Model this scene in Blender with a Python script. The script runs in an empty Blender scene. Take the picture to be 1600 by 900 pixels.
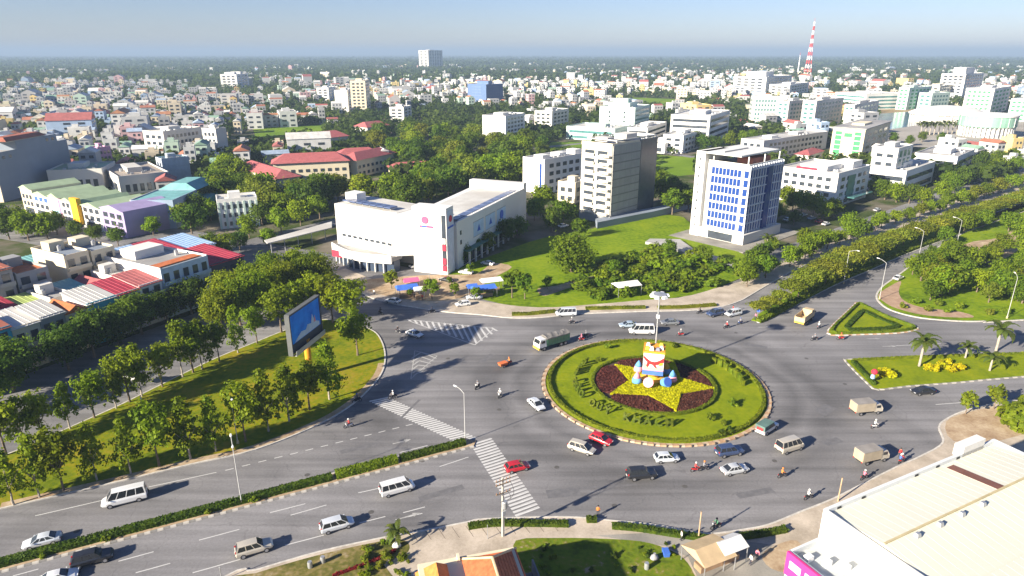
import bpy, bmesh, math, random
import numpy as np
from mathutils import Vector, Matrix
from mathutils.geometry import tessellate_polygon

# ------------------------------------------------------------------ camera, sky, sun, exposure
scene = bpy.context.scene
COL = scene.collection
CAM_H = 62.0                       # drone height in metres
FOCAL = 1040.0                     # focal length in pixels of a 1600 px wide frame
PITCH = math.atan(368.0 / FOCAL)   # downward tilt
SUN_AZ, SUN_EL = math.radians(36.0), math.radians(22.0)   # shadows run towards +36 deg on the ground

cam_data = bpy.data.cameras.new('camera')
cam_data.sensor_width = 36.0
cam_data.lens = FOCAL / 1600.0 * 36.0
cam_data.clip_start, cam_data.clip_end = 1.0, 90000.0
cam = bpy.data.objects.new('camera', cam_data)
COL.objects.link(cam)
cam.location = (0, 0, CAM_H)
cam.rotation_euler = (math.pi / 2 - PITCH, 0, 0)
scene.camera = cam

world = bpy.data.worlds.new('World')
scene.world = world
world.use_nodes = True
wn, wl = world.node_tree.nodes, world.node_tree.links
sky = wn.new('ShaderNodeTexSky')
sky.sky_type = 'NISHITA'
sky.sun_disc = False
sky.sun_elevation = SUN_EL
sky.sun_rotation = math.radians(270) - SUN_AZ - math.pi * 0      # sun stands opposite the shadows
sky.air_density, sky.dust_density, sky.ozone_density = 1.0, 0.2, 4.0
wn['Background'].inputs['Strength'].default_value = 0.052
sky_tint = wn.new('ShaderNodeMix'); sky_tint.data_type = 'RGBA'; sky_tint.blend_type = 'MULTIPLY'; sky_tint.inputs[0].default_value = 1.0
sky_tint.inputs[7].default_value = (0.53, 0.51, 0.63, 1)
wl.new(sky.outputs[0], sky_tint.inputs[6]); wl.new(sky_tint.outputs[2], wn['Background'].inputs['Color'])

sun_data = bpy.data.lights.new('sun', 'SUN')
sun_data.energy = 3.35
sun_data.angle = math.radians(0.9)
sun_data.color = (1.0, 0.90, 0.74)
sun = bpy.data.objects.new('sun', sun_data)
COL.objects.link(sun)
light_dir = Vector((math.cos(SUN_AZ) * math.cos(SUN_EL), math.sin(SUN_AZ) * math.cos(SUN_EL), -math.sin(SUN_EL)))
sun.rotation_euler = light_dir.to_track_quat('-Z', 'Y').to_euler()
sun.location = (-60, -40, 90)

scene.view_settings.view_transform = 'Standard'
scene.view_settings.look = 'None'
scene.view_settings.exposure = 2.18
scene.view_settings.gamma = 1.0
scene.view_settings.use_curve_mapping = False
scene.cycles.use_denoising = True
scene.cycles.max_bounces = 5
scene.cycles.diffuse_bounces = 3
scene.cycles.glossy_bounces = 2
scene.cycles.transmission_bounces = 2
scene.cycles.transparent_max_bounces = 4
scene.cycles.volume_bounces = 0
scene.cycles.caustics_reflective = scene.cycles.caustics_refractive = False

rng = random.Random(7)

# ------------------------------------------------------------------ measuring the photograph: pixel -> metres on a level plane
def spot(u, v, z=0.0):
    x, y = u - 800.0, 450.0 - v
    dy = FOCAL * math.cos(PITCH) + y * math.sin(PITCH)
    dz = -FOCAL * math.sin(PITCH) + y * math.cos(PITCH)
    t = (z - CAM_H) / dz
    return Vector((x * t, dy * t))
def spots(pts, z=0.0):
    return [spot(u, v, z) for u, v in pts]
def height_at(p, v):
    """height of a point above ground spot p that the photograph shows at image row v"""
    lo, hi = 0.0, 200.0
    for _ in range(40):
        m = (lo + hi) / 2
        d = p[1] * math.cos(PITCH) - (m - CAM_H) * math.sin(PITCH)
        up = p[1] * math.sin(PITCH) + (m - CAM_H) * math.cos(PITCH)
        if 450 - FOCAL * up / d > v: lo = m
        else: hi = m
    return lo
def seen_at(x, y, z=0.0):
    d = y * math.cos(PITCH) - (z - CAM_H) * math.sin(PITCH)
    up = y * math.sin(PITCH) + (z - CAM_H) * math.cos(PITCH)
    return 800 + FOCAL * x / d, 450 - FOCAL * up / d

# ------------------------------------------------------------------ materials
MATS = {}
def node_mat(name):
    m = bpy.data.materials.new(name)
    m.use_nodes = True
    nt = m.node_tree
    return m, nt, nt.nodes['Principled BSDF']
def mat(name, c, rough=0.7, var=0.12, scale=0.6, metal=0.0, spec=0.3, bump=0.0, detail=4, tint=None, coat=0.0, rnd=0.0):
    """plain painted or mineral surface: base colour with a soft noise mottling"""
    if name in MATS: return MATS[name]
    m, nt, b = node_mat(name)
    N, L = nt.nodes, nt.links
    tc = N.new('ShaderNodeTexCoord')
    no = N.new('ShaderNodeTexNoise'); no.inputs['Scale'].default_value = scale; no.inputs['Detail'].default_value = detail
    L.new(tc.outputs['Object'], no.inputs['Vector'])
    rp = N.new('ShaderNodeMapRange'); rp.inputs[1].default_value = 0.3; rp.inputs[2].default_value = 0.7
    rp.inputs[3].default_value = 1 - var; rp.inputs[4].default_value = 1 + var
    L.new(no.outputs['Fac'], rp.inputs[0])
    mx = N.new('ShaderNodeMix'); mx.data_type = 'RGBA'; mx.blend_type = 'MULTIPLY'; mx.inputs[0].default_value = 1
    mx.inputs[6].default_value = (*c, 1)
    cm = N.new('ShaderNodeCombineColor')
    for i in range(3): L.new(rp.outputs[0], cm.inputs[i])
    L.new(cm.outputs[0], mx.inputs[7])
    out = mx.outputs[2]
    if tint:
        n2 = N.new('ShaderNodeTexNoise'); n2.inputs['Scale'].default_value = scale * 0.23; n2.inputs['Detail'].default_value = 3
        L.new(tc.outputs['Object'], n2.inputs['Vector'])
        r2 = N.new('ShaderNodeMapRange'); r2.inputs[1].default_value = 0.42; r2.inputs[2].default_value = 0.62
        L.new(n2.outputs['Fac'], r2.inputs[0])
        m2 = N.new('ShaderNodeMix'); m2.data_type = 'RGBA'
        L.new(r2.outputs[0], m2.inputs[0]); L.new(out, m2.inputs[6]); m2.inputs[7].default_value = (*tint, 1)
        out = m2.outputs[2]
    if rnd:
        oi = N.new('ShaderNodeObjectInfo')
        r3 = N.new('ShaderNodeMapRange'); r3.inputs[3].default_value = 1 - rnd; r3.inputs[4].default_value = 1 + rnd
        L.new(oi.outputs['Random'], r3.inputs[0])
        hs = N.new('ShaderNodeHueSaturation'); L.new(r3.outputs[0], hs.inputs['Value']); L.new(out, hs.inputs['Color'])
        out = hs.outputs[0]
    L.new(out, b.inputs['Base Color'])
    b.inputs['Roughness'].default_value = rough
    b.inputs['Metallic'].default_value = metal
    b.inputs['Specular IOR Level'].default_value = spec
    b.inputs['Coat Weight'].default_value = coat
    if bump:
        bp = N.new('ShaderNodeBump'); bp.inputs['Strength'].default_value = bump; bp.inputs['Distance'].default_value = 0.1
        n4 = N.new('ShaderNodeTexNoise'); n4.inputs['Scale'].default_value = scale * 6; L.new(tc.outputs['Object'], n4.inputs['Vector'])
        L.new(n4.outputs['Fac'], bp.inputs['Height']); L.new(bp.outputs[0], b.inputs['Normal'])
    MATS[name] = m
    return m
def ramp_mat(name, stops, scale=1.0, rough=0.9, detail=5, spec=0.1, bump=0.0, distort=0.0, fine=None):
    """natural surface: noise through a colour ramp"""
    if name in MATS: return MATS[name]
    m, nt, b = node_mat(name)
    N, L = nt.nodes, nt.links
    tc = N.new('ShaderNodeTexCoord')
    no = N.new('ShaderNodeTexNoise'); no.inputs['Scale'].default_value = scale; no.inputs['Detail'].default_value = detail
    no.inputs['Distortion'].default_value = distort
    L.new(tc.outputs['Object'], no.inputs['Vector'])
    fac = no.outputs['Fac']
    if fine:
        n2 = N.new('ShaderNodeTexNoise'); n2.inputs['Scale'].default_value = fine[0]; n2.inputs['Detail'].default_value = 3
        L.new(tc.outputs['Object'], n2.inputs['Vector'])
        ma = N.new('ShaderNodeMath'); ma.operation = 'MULTIPLY_ADD'; ma.inputs[1].default_value = fine[1]
        sb = N.new('ShaderNodeMath'); sb.operation = 'SUBTRACT'; sb.inputs[1].default_value = 0.5
        L.new(n2.outputs['Fac'], sb.inputs[0]); L.new(sb.outputs[0], ma.inputs[0]); L.new(fac, ma.inputs[2])
        fac = ma.outputs[0]
    r = N.new('ShaderNodeValToRGB')
    el = r.color_ramp.elements
    while len(el) < len(stops): el.new(0.5)
    for e, (p, c) in zip(el, stops): e.position = p; e.color = (*c, 1)
    L.new(fac, r.inputs['Fac']); L.new(r.outputs[0], b.inputs['Base Color'])
    b.inputs['Roughness'].default_value = rough; b.inputs['Specular IOR Level'].default_value = spec
    if bump:
        bp = N.new('ShaderNodeBump'); bp.inputs['Strength'].default_value = bump; bp.inputs['Distance'].default_value = 0.15
        L.new(fac, bp.inputs['Height']); L.new(bp.outputs[0], b.inputs['Normal'])
    MATS[name] = m
    return m
def leaf_mat(name, dark, light, scale=0.5, rnd=0.22, translucent=0.55):
    """foliage: two leaf greens mixed clump by clump, each plant a little different, light passing through"""
    if name in MATS: return MATS[name]
    m, nt, b = node_mat(name)
    N, L = nt.nodes, nt.links
    tc = N.new('ShaderNodeTexCoord')
    no = N.new('ShaderNodeTexNoise'); no.inputs['Scale'].default_value = scale; no.inputs['Detail'].default_value = 5
    L.new(tc.outputs['Object'], no.inputs['Vector'])
    r = N.new('ShaderNodeMapRange'); r.inputs[1].default_value = 0.33; r.inputs[2].default_value = 0.67
    L.new(no.outputs['Fac'], r.inputs[0])
    mx = N.new('ShaderNodeMix'); mx.data_type = 'RGBA'
    L.new(r.outputs[0], mx.inputs[0]); mx.inputs[6].default_value = (*dark, 1); mx.inputs[7].default_value = (*light, 1)
    oi = N.new('ShaderNodeObjectInfo')
    rv = N.new('ShaderNodeMapRange'); rv.inputs[3].default_value = 1 - rnd; rv.inputs[4].default_value = 1 + rnd
    L.new(oi.outputs['Random'], rv.inputs[0])
    hv = N.new('ShaderNodeMapRange'); hv.inputs[3].default_value = 0.482; hv.inputs[4].default_value = 0.51
    mu = N.new('ShaderNodeMath'); mu.operation = 'FRACT'
    m7 = N.new('ShaderNodeMath'); m7.operation = 'MULTIPLY'; m7.inputs[1].default_value = 7.31
    L.new(oi.outputs['Random'], m7.inputs[0]); L.new(m7.outputs[0], mu.inputs[0]); L.new(mu.outputs[0], hv.inputs[0])
    hs = N.new('ShaderNodeHueSaturation')
    L.new(hv.outputs[0], hs.inputs['Hue']); L.new(rv.outputs[0], hs.inputs['Value']); L.new(mx.outputs[2], hs.inputs['Color'])
    L.new(hs.outputs[0], b.inputs['Base Color'])
    b.inputs['Roughness'].default_value = 0.6; b.inputs['Specular IOR Level'].default_value = 0.15
    tr = N.new('ShaderNodeBsdfTranslucent'); L.new(hs.outputs[0], tr.inputs['Color'])
    ms = N.new('ShaderNodeMixShader'); ms.inputs[0].default_value = translucent
    L.new(b.outputs[0], ms.inputs[1]); L.new(tr.outputs[0], ms.inputs[2])
    L.new(ms.outputs[0], N['Material Output'].inputs['Surface'])
    MATS[name] = m
    return m
def glass_mat(name, c, rough=0.12):
    return mat(name, c, rough=rough, var=0.25, scale=0.35, spec=0.8)

# ------------------------------------------------------------------ mesh collecting
class MB:
    """collects shapes; build() links them as one mesh object"""
    def __init__(s): s.v, s.f, s.mi = [], [], []
    def add(s, vs, fs, mi=0):
        k = len(s.v); s.v += [tuple(p) for p in vs]; s.f += [tuple(k + i for i in f) for f in fs]; s.mi += [mi] * len(fs); return s
    def box(s, x0, x1, y0, y1, z0, z1, mi=0, M=None):
        vs = [Vector(p) for p in ((x0,y0,z0),(x1,y0,z0),(x1,y1,z0),(x0,y1,z0),(x0,y0,z1),(x1,y0,z1),(x1,y1,z1),(x0,y1,z1))]
        if M: vs = [M @ p for p in vs]
        return s.add(vs, [(0,3,2,1),(4,5,6,7),(0,1,5,4),(1,2,6,5),(2,3,7,6),(3,0,4,7)], mi)
    def frustum(s, b, t, z0, z1, mi=0):
        """b, t = (x0,x1,y0,y1) at the foot and at the top"""
        vs = [(b[0],b[2],z0),(b[1],b[2],z0),(b[1],b[3],z0),(b[0],b[3],z0),(t[0],t[2],z1),(t[1],t[2],z1),(t[1],t[3],z1),(t[0],t[3],z1)]
        return s.add(vs, [(0,3,2,1),(4,5,6,7),(0,1,5,4),(1,2,6,5),(2,3,7,6),(3,0,4,7)], mi)
    def prism(s, pts, z0, z1, mi=0, base=True):
        n = len(pts)
        vs = [(p[0],p[1],z0) for p in pts] + [(p[0],p[1],z1) for p in pts]
        area = sum(pts[i][0]*pts[(i+1)%n][1]-pts[(i+1)%n][0]*pts[i][1] for i in range(n))
        tri = tessellate_polygon([[Vector((p[0],p[1],0)) for p in pts]])
        fs = []
        for t in tri:
            a, b, c = t
            cr = (pts[b][0]-pts[a][0])*(pts[c][1]-pts[a][1])-(pts[b][1]-pts[a][1])*(pts[c][0]-pts[a][0])
            if cr < 0: a, c = c, a
            fs.append((n+a, n+b, n+c))
            if base: fs.append((c, b, a))
        for i in range(n):
            j = (i+1) % n
            fs.append((i, j, n+j, n+i) if area > 0 else (j, i, n+i, n+j))
        return s.add(vs, fs, mi)
    def sheet(s, pts, z, mi=0):
        fs = []
        for a, b, c in tessellate_polygon([[Vector((p[0],p[1],0)) for p in pts]]):
            cr = (pts[b][0]-pts[a][0])*(pts[c][1]-pts[a][1])-(pts[b][1]-pts[a][1])*(pts[c][0]-pts[a][0])
            fs.append((a, b, c) if cr > 0 else (c, b, a))
        return s.add([(p[0],p[1],z) for p in pts], fs, mi)
    def tube(s, p0, p1, r0, r1=None, n=8, mi=0, caps=True):
        p0, p1 = Vector(p0), Vector(p1); r1 = r0 if r1 is None else r1
        q = (p1-p0).to_track_quat('Z', 'Y') if (p1-p0).length > 1e-6 else Matrix.Identity(3).to_quaternion()
        vs = []
        for p, r in ((p0, r0), (p1, r1)):
            for i in range(n):
                a = 2*math.pi*i/n
                vs.append(p + q @ Vector((r*math.cos(a), r*math.sin(a), 0)))
        fs = [(i, (i+1)%n, n+(i+1)%n, n+i) for i in range(n)]
        if caps: fs += [tuple(range(n-1,-1,-1)), tuple(range(n, 2*n))]
        return s.add(vs, fs, mi)
    def lathe(s, prof, n=16, mi=0, c=(0,0), sy=1.0):
        vs = []
        for r, z in prof:
            for i in range(n):
                a = 2*math.pi*i/n; vs.append((c[0]+r*math.cos(a), c[1]+sy*r*math.sin(a), z))
        fs = []
        for k in range(len(prof)-1):
            for i in range(n):
                j = (i+1) % n
                fs.append((k*n+i, k*n+j, (k+1)*n+j, (k+1)*n+i))
        fs.append(tuple(range(n-1,-1,-1))); fs.append(tuple((len(prof)-1)*n+i for i in range(n)))
        return s.add(vs, fs, mi)
    def cards(s, P, Nn, size, rnd, mi=0, aspect=1.4):
        """small leaf-sized quads at points P facing roughly Nn"""
        P, Nn = np.asarray(P, float), np.asarray(Nn, float)
        n = len(P)
        if n == 0: return s
        Nn = Nn + rnd.normal(0, 0.55, (n, 3)); Nn /= np.linalg.norm(Nn, axis=1)[:, None] + 1e-9
        t = np.cross(Nn, rnd.normal(0, 1, (n, 3))); t /= np.linalg.norm(t, axis=1)[:, None] + 1e-9
        b = np.cross(Nn, t)
        sz = size * rnd.uniform(0.65, 1.3, (n, 1))
        q = np.stack([P - t*sz*.5*aspect, P - b*sz*.5, P + t*sz*.5*aspect, P + b*sz*.5], 1).reshape(-1, 3)
        k = len(s.v); s.v += [tuple(p) for p in q.tolist()]
        s.f += [(k+4*i, k+4*i+1, k+4*i+2, k+4*i+3) for i in range(n)]; s.mi += [mi]*n
        return s
    def mesh(s, name, mats, smooth=False):
        me = bpy.data.meshes.new(name)
        me.from_pydata(s.v, [], s.f)
        for m in (mats if isinstance(mats, (list, tuple)) else [mats]): me.materials.append(m)
        if len(me.materials) > 1: me.polygons.foreach_set('material_index', s.mi)
        if smooth: me.polygons.foreach_set('use_smooth', [True]*len(me.polygons))
        me.update()
        return me
    def build(s, name, mats, parent=None, smooth=False, loc=None, rz=0.0):
        return put(name, s.mesh(name, mats, smooth), parent, loc, rz)

def put(name, me, parent=None, loc=None, rz=0.0, scale=None, m=None):
    o = bpy.data.objects.new(name, me)
    COL.objects.link(o)
    if parent is not None: o.parent = parent
    if loc is not None: o.location = loc
    if rz: o.rotation_euler = (0, 0, rz)
    if scale is not None: o.scale = scale if hasattr(scale, '__len__') else (scale,)*3
    if m is not None: paint(o, m)
    return o
def paint(o, m, slot=0):
    o.material_slots[slot].link = 'OBJECT'; o.material_slots[slot].material = m
def tag(o, label=None, cat=None, group=None, kind=None):
    if label: o['label'] = label
    if cat: o['category'] = cat
    if group: o['group'] = group
    if kind: o['kind'] = kind
    return o
def thing(name, label, cat, loc=(0,0,0), rz=0.0, group=None, scale=None):
    o = bpy.data.objects.new(name, None)
    COL.objects.link(o)
    o.empty_display_size = 0.3
    o.location = loc; o.rotation_euler = (0, 0, rz)
    if scale is not None: o.scale = scale if hasattr(scale, '__len__') else (scale,)*3
    return tag(o, label, cat, group)
def structure(o, label=None): return tag(o, label, kind='structure')
BOXES = {}
def box_mesh(name, sx, sy, sz, m):
    """shared box standing on z=0, centred in x and y"""
    k = (name, round(sx,2), round(sy,2), round(sz,2), m.name)
    if k not in BOXES: BOXES[k] = MB().box(-sx/2, sx/2, -sy/2, sy/2, 0, sz).mesh(name, m)
    return BOXES[k]
ORD = 'nearest second third fourth fifth sixth seventh eighth ninth tenth eleventh twelfth thirteenth fourteenth fifteenth sixteenth seventeenth eighteenth nineteenth twentieth'.split()
ORD += [f'twenty-{w}' for w in 'first second third fourth fifth sixth seventh eighth ninth'.split()] + ['thirtieth']
ORD += [f'thirty-{w}' for w in 'first second third fourth fifth sixth seventh eighth ninth'.split()] + ['fortieth']
ORD += [f'forty-{w}' for w in 'first second third fourth fifth sixth seventh eighth ninth'.split()] + ['fiftieth']
ORD += [f'fifty-{w}' for w in 'first second third fourth fifth sixth seventh eighth ninth'.split()] + ['sixtieth']
for t_ in ('sixty', 'seventy', 'eighty', 'ninety'):
    ORD += [f'{t_}-{w}' for w in 'first second third fourth fifth sixth seventh eighth ninth'.split()] + [{'sixty':'seventieth','seventy':'eightieth','eighty':'ninetieth','ninety':'hundredth'}[t_]]
ORD1 = ['first'] + ORD[1:]
LANDMARKS = []                      # (what, x, y): named places that labels refer to
def rank_labels(items):
    """items: (object, look, x, y). Label = look + its rank by distance from the nearest landmark, so each is single"""
    by = {}
    for o, look, x, y in items:
        lm = min(LANDMARKS, key=lambda l: (l[1]-x)**2 + (l[2]-y)**2)
        by.setdefault((look, lm[0]), []).append(((lm[1]-x)**2 + (lm[2]-y)**2, o))
    for (look, w), v in by.items():
        v.sort(key=lambda t: t[0])
        for i, (_, o) in enumerate(v):
            o['label'] = f'{look}, nearest the {w}' if i == 0 else f'{look}, {ORD[i] if i < len(ORD) else ORD[-1]} nearest the {w}'
# ------------------------------------------------------------------ foliage
LEAF = {
    'street': leaf_mat('leaf_street', (0.119,0.189,0.006), (0.259,0.330,0.012)),
    'dark': leaf_mat('leaf_dark', (0.056,0.119,0.012), (0.136,0.213,0.017)),
    'wood': leaf_mat('leaf_wood', (0.078,0.151,0.008), (0.194,0.278,0.014)),
    'fresh': leaf_mat('leaf_fresh', (0.119,0.194,0.007), (0.262,0.354,0.014)),
    'olive': leaf_mat('leaf_olive', (0.131,0.175,0.013), (0.275,0.311,0.027)),
    'yellow': leaf_mat('leaf_yellow', (0.46,0.45,0.006), (0.72,0.66,0.008), scale=1.5, rnd=0.08),
    'lime':   leaf_mat('leaf_lime', (0.13,0.20,0.012), (0.26,0.32,0.018), scale=1.0, rnd=0.1),
    'hedge':  leaf_mat('leaf_hedge', (0.050,0.095,0.010), (0.12,0.175,0.016), scale=1.0, rnd=0.12),
    'letter': leaf_mat('leaf_letter', (0.09,0.14,0.014), (0.20,0.25,0.022), scale=2.0, rnd=0.1),
    'plum':   leaf_mat('leaf_plum', (0.050,0.016,0.012), (0.115,0.040,0.026), scale=1.6, rnd=0.08, translucent=0.1),
    'red':    leaf_mat('leaf_red', (0.20,0.03,0.02), (0.38,0.06,0.04), scale=1.6, rnd=0.08),
    'palm':   leaf_mat('leaf_palm', (0.055,0.095,0.016), (0.13,0.17,0.028), scale=0.8),
}
def letter_mesh(ch, size):
    cu = bpy.data.curves.new('letter', 'FONT'); cu.body = ch; cu.size = size; cu.extrude = .2; cu.offset = .035*size; cu.align_x = 'CENTER'; cu.resolution_u = 3
    tmp = bpy.data.objects.new('letter', cu); COL.objects.link(tmp)
    dg = bpy.context.evaluated_depsgraph_get()
    me = bpy.data.meshes.new_from_object(tmp.evaluated_get(dg))
    vs = [v.co.copy() for v in me.vertices]; fs = [tuple(p.vertices) for p in me.polygons]
    q = np.random.default_rng(ord(ch[0])); mb = MB().add([(v.x, v.z, v.y) for v in vs], [tuple(reversed(f)) for f in fs])
    tris = [(vs[f[0]], vs[f[k]], vs[f[k+1]]) for f in fs for k in range(1, len(f)-1)]
    P, Q = [], []
    for a, b, c in tris:
        n = (b-a).cross(c-a); ar = n.length/2
        for _ in range(q.poisson(ar*22)):
            u, v = q.uniform(), q.uniform()
            if u+v > 1: u, v = 1-u, 1-v
            p = a + (b-a)*u + (c-a)*v; P.append((p.x, p.z, p.y)); n2 = n.normalized(); Q.append((n2.x, n2.z, n2.y))
    mb.cards(P, Q, .16, q)
    bpy.data.objects.remove(tmp); bpy.data.curves.remove(cu); bpy.data.meshes.remove(me)
    return mb.mesh('letter', LEAF['letter'])
LETTERS = {ch: letter_mesh(ch, 1.95) for ch in sorted(set('KÍNHCHÀOQUÝKHÁCH'))}
SKIN = mat('skin', (0.36,0.20,0.13), var=.06, rough=.6)
def skinned(name, verts, edges, radii, mats, level=1):
    me = bpy.data.meshes.new(name); me.from_pydata(verts, edges, [])
    ob = bpy.data.objects.new(name, me); COL.objects.link(ob)
    sk = ob.modifiers.new('skin', 'SKIN'); sk.use_smooth_shade = True
    for i, rd in enumerate(radii): me.skin_vertices[0].data[i].radius = rd if hasattr(rd, '__len__') else (rd, rd); me.skin_vertices[0].data[i].use_root = (i == 0)
    sb = ob.modifiers.new('sub', 'SUBSURF'); sb.levels = sb.render_levels = level
    dg = bpy.context.evaluated_depsgraph_get()
    out = bpy.data.meshes.new_from_object(ob.evaluated_get(dg)); out.name = name
    bpy.data.objects.remove(ob); bpy.data.meshes.remove(me)
    out.materials.clear()
    for m in mats: out.materials.append(m)
    return out
CLOTH = [mat('cloth_'+k, c, var=.15, rough=.85) for k, c in (('white',(0.62,0.62,0.60)),('red',(0.50,0.05,0.05)),('blue',(0.08,0.14,0.35)),('orange',(0.60,0.20,0.05)),('grey',(0.20,0.20,0.22)),('pink',(0.55,0.18,0.25)),('green',(0.08,0.22,0.12)),('dark',(0.04,0.04,0.05)))]
CN = ['white','red','blue','orange','grey','pink','green','dark']
TROUSERS = mat('trousers_dark', (0.045,0.045,0.06), var=.1, rough=.9)
def figure(seated):
    """one continuous body: pelvis, spine, head, two jointed arms, two jointed legs; trousers, shirt and skin by region"""
    if seated:
        V = [(0,0,.86),(-.02,0,1.08),(0,0,1.30),(.03,0,1.42),(.05,0,1.52),(.07,0,1.66)]
        arm = lambda s: [(.0,s*.19,1.34),(.16,s*.27,1.12),(.42,s*.29,1.06),(.50,s*.29,1.06)]
        leg = lambda s: [(.02,s*.10,.84),(.40,s*.17,.78),(.30,s*.19,.40),(.42,s*.19,.34)]
    else:
        V = [(0,0,.92),(0,0,1.12),(0,0,1.34),(0,0,1.45),(.01,0,1.54),(.02,0,1.67)]
        arm = lambda s: [(0,s*.19,1.38),(-.03,s*.25,1.12),(.06,s*.26,.88),(.08,s*.26,.79)]
        leg = lambda s: [(0,s*.10,.90),(.06*s,s*.11,.50),(-.04*s+.02,s*.12,.09),(.16-.04*s,s*.12,.05)]
    E = [(0,1),(1,2),(2,3),(3,4),(4,5)]; R = [.15,.145,.165,.075,.085,.105]
    for s in (-1, 1):
        k = len(V); V += arm(s); E += [(2,k),(k,k+1),(k+1,k+2),(k+2,k+3)]; R += [.075,.055,.042,.04]
        k = len(V); V += leg(s); E += [(0,k),(k,k+1),(k+1,k+2),(k+2,k+3)]; R += [.105,.075,.055,.05]
    me = skinned('person', V, E, R, [TROUSERS, CLOTH[0], SKIN], 1)
    for p in me.polygons:
        c = p.center; hand = abs(c.y) > .2 and ((c.x > .36 and c.z > 1.0) if seated else (.7 < c.z < .9))
        p.material_index = 2 if c.z > (1.44 if seated else 1.47) or hand else (1 if c.z > (.92 if seated else .95) else 0)
        p.use_smooth = True
    return me
SEATED, STANDING = figure(True), figure(False)
# ------------------------------------------------------------------ surface materials
def asphalt_material():
    m, nt, b = node_mat('asphalt')
    N, L = nt.nodes, nt.links
    tc = N.new('ShaderNodeTexCoord')
    def noise(scale, detail, vec=None, dist=0):
        n = N.new('ShaderNodeTexNoise'); n.inputs['Scale'].default_value = scale; n.inputs['Detail'].default_value = detail
        n.inputs['Distortion'].default_value = dist
        L.new(vec or tc.outputs['Object'], n.inputs['Vector']); return n.outputs['Fac']
    def mrange(x, a, b_, c, d):
        r = N.new('ShaderNodeMapRange'); r.inputs[1].default_value, r.inputs[2].default_value, r.inputs[3].default_value, r.inputs[4].default_value = a, b_, c, d
        L.new(x, r.inputs[0]); return r.outputs[0]
    def math2(op, a, b_):
        k = N.new('ShaderNodeMath'); k.operation = op
        for i, x in enumerate((a, b_)):
            if isinstance(x, (int, float)): k.inputs[i].default_value = x
            else: L.new(x, k.inputs[i])
        return k.outputs[0]
    patch = mrange(noise(0.045, 4), 0.35, 0.65, 0.78, 1.14)
    grain = mrange(noise(3.0, 5), 0.3, 0.7, 0.9, 1.1)
    streak_map = N.new('ShaderNodeMapping'); streak_map.inputs['Rotation'].default_value = (0, 0, -math.radians(26.5)); streak_map.inputs['Scale'].default_value = (0.02, 0.55, 1)
    L.new(tc.outputs['Object'], streak_map.inputs['Vector'])
    streak = mrange(noise(1.0, 4, streak_map.outputs[0], 0.3), 0.36, 0.64, 0.78, 1.10)
    # rubber worn into the circulating lanes round the island
    sp = N.new('ShaderNodeSeparateXYZ'); L.new(tc.outputs['Object'], sp.inputs[0])
    dx, dy = math2('SUBTRACT', sp.outputs[0], 27.9), math2('SUBTRACT', sp.outputs[1], 117.7)
    rr = math2('SQRT', math2('ADD', math2('MULTIPLY', dx, dx), math2('MULTIPLY', dy, dy)), 0)
    wob = math2('ADD', rr, math2('MULTIPLY', math2('SUBTRACT', noise(0.06, 3), 0.5), 6.0))
    ring = N.new('ShaderNodeValToRGB')
    el = ring.color_ramp.elements
    while len(el) < 6: el.new(0.5)
    for e, (p, v) in zip(el, ((0.0, 1), (0.58, 1), (0.655, 0.72), (0.71, 0.98), (0.79, 0.70), (0.92, 1))): e.position = p; e.color = (v, v, v, 1)
    L.new(math2('DIVIDE', wob, 40.0), ring.inputs['Fac'])
    dark = mrange(noise(0.028, 5, None, 1.2), 0.54, 0.72, 1.0, 0.66)
    k = math2('MULTIPLY', math2('MULTIPLY', patch, grain), math2('MULTIPLY', streak, ring.outputs[0]))
    k = math2('MULTIPLY', k, dark)
    # fine cracks and sealed joints
    vo = N.new('ShaderNodeTexVoronoi'); vo.feature = 'DISTANCE_TO_EDGE'; vo.inputs['Scale'].default_value = 0.11
    nv = N.new('ShaderNodeTexNoise'); nv.inputs['Scale'].default_value = 0.35; nv.inputs['Detail'].default_value = 4
    L.new(tc.outputs['Object'], nv.inputs['Vector'])
    va = N.new('ShaderNodeVectorMath'); va.operation = 'MULTIPLY_ADD'; va.inputs[1].default_value = (4, 4, 0)
    L.new(nv.outputs['Color'], va.inputs[0]); L.new(tc.outputs['Object'], va.inputs[2]); L.new(va.outputs[0], vo.inputs['Vector'])
    k = math2('MULTIPLY', k, mrange(vo.outputs['Distance'], 0.0, 0.008, 0.8, 1.0))
    mx = N.new('ShaderNodeMix'); mx.data_type = 'RGBA'; mx.blend_type = 'MULTIPLY'; mx.inputs[0].default_value = 1
    mx.inputs[6].default_value = (0.208, 0.202, 0.204, 1)
    cm = N.new('ShaderNodeCombineColor')
    for i in range(3): L.new(k, cm.inputs[i])
    L.new(cm.outputs[0], mx.inputs[7]); L.new(mx.outputs[2], b.inputs['Base Color'])
    b.inputs['Roughness'].default_value = 0.8; b.inputs['Specular IOR Level'].default_value = 0.25
    return m
ASPHALT = asphalt_material()
PAVING = ramp_mat('paving', [(0.3, (0.33,0.28,0.22)), (0.55, (0.45,0.385,0.31)), (0.75, (0.54,0.465,0.38))], scale=0.25, fine=(3, 0.4))
CONCRETE = ramp_mat('concrete_paving', [(0.3, (0.20,0.19,0.17)), (0.7, (0.33,0.31,0.27))], scale=0.2, fine=(4, 0.3))
DIRT = ramp_mat('dirt', [(0.3, (0.28,0.19,0.115)), (0.55, (0.40,0.30,0.195)), (0.75, (0.50,0.40,0.275))], scale=0.3, fine=(2.5, 0.5))
LAWN = ramp_mat('lawn', [(0.25, (0.12,0.165,0.003)), (0.5, (0.17,0.215,0.003)), (0.75, (0.22,0.245,0.005))], scale=0.22, fine=(1.3, 0.7), bump=0.5)
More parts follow.
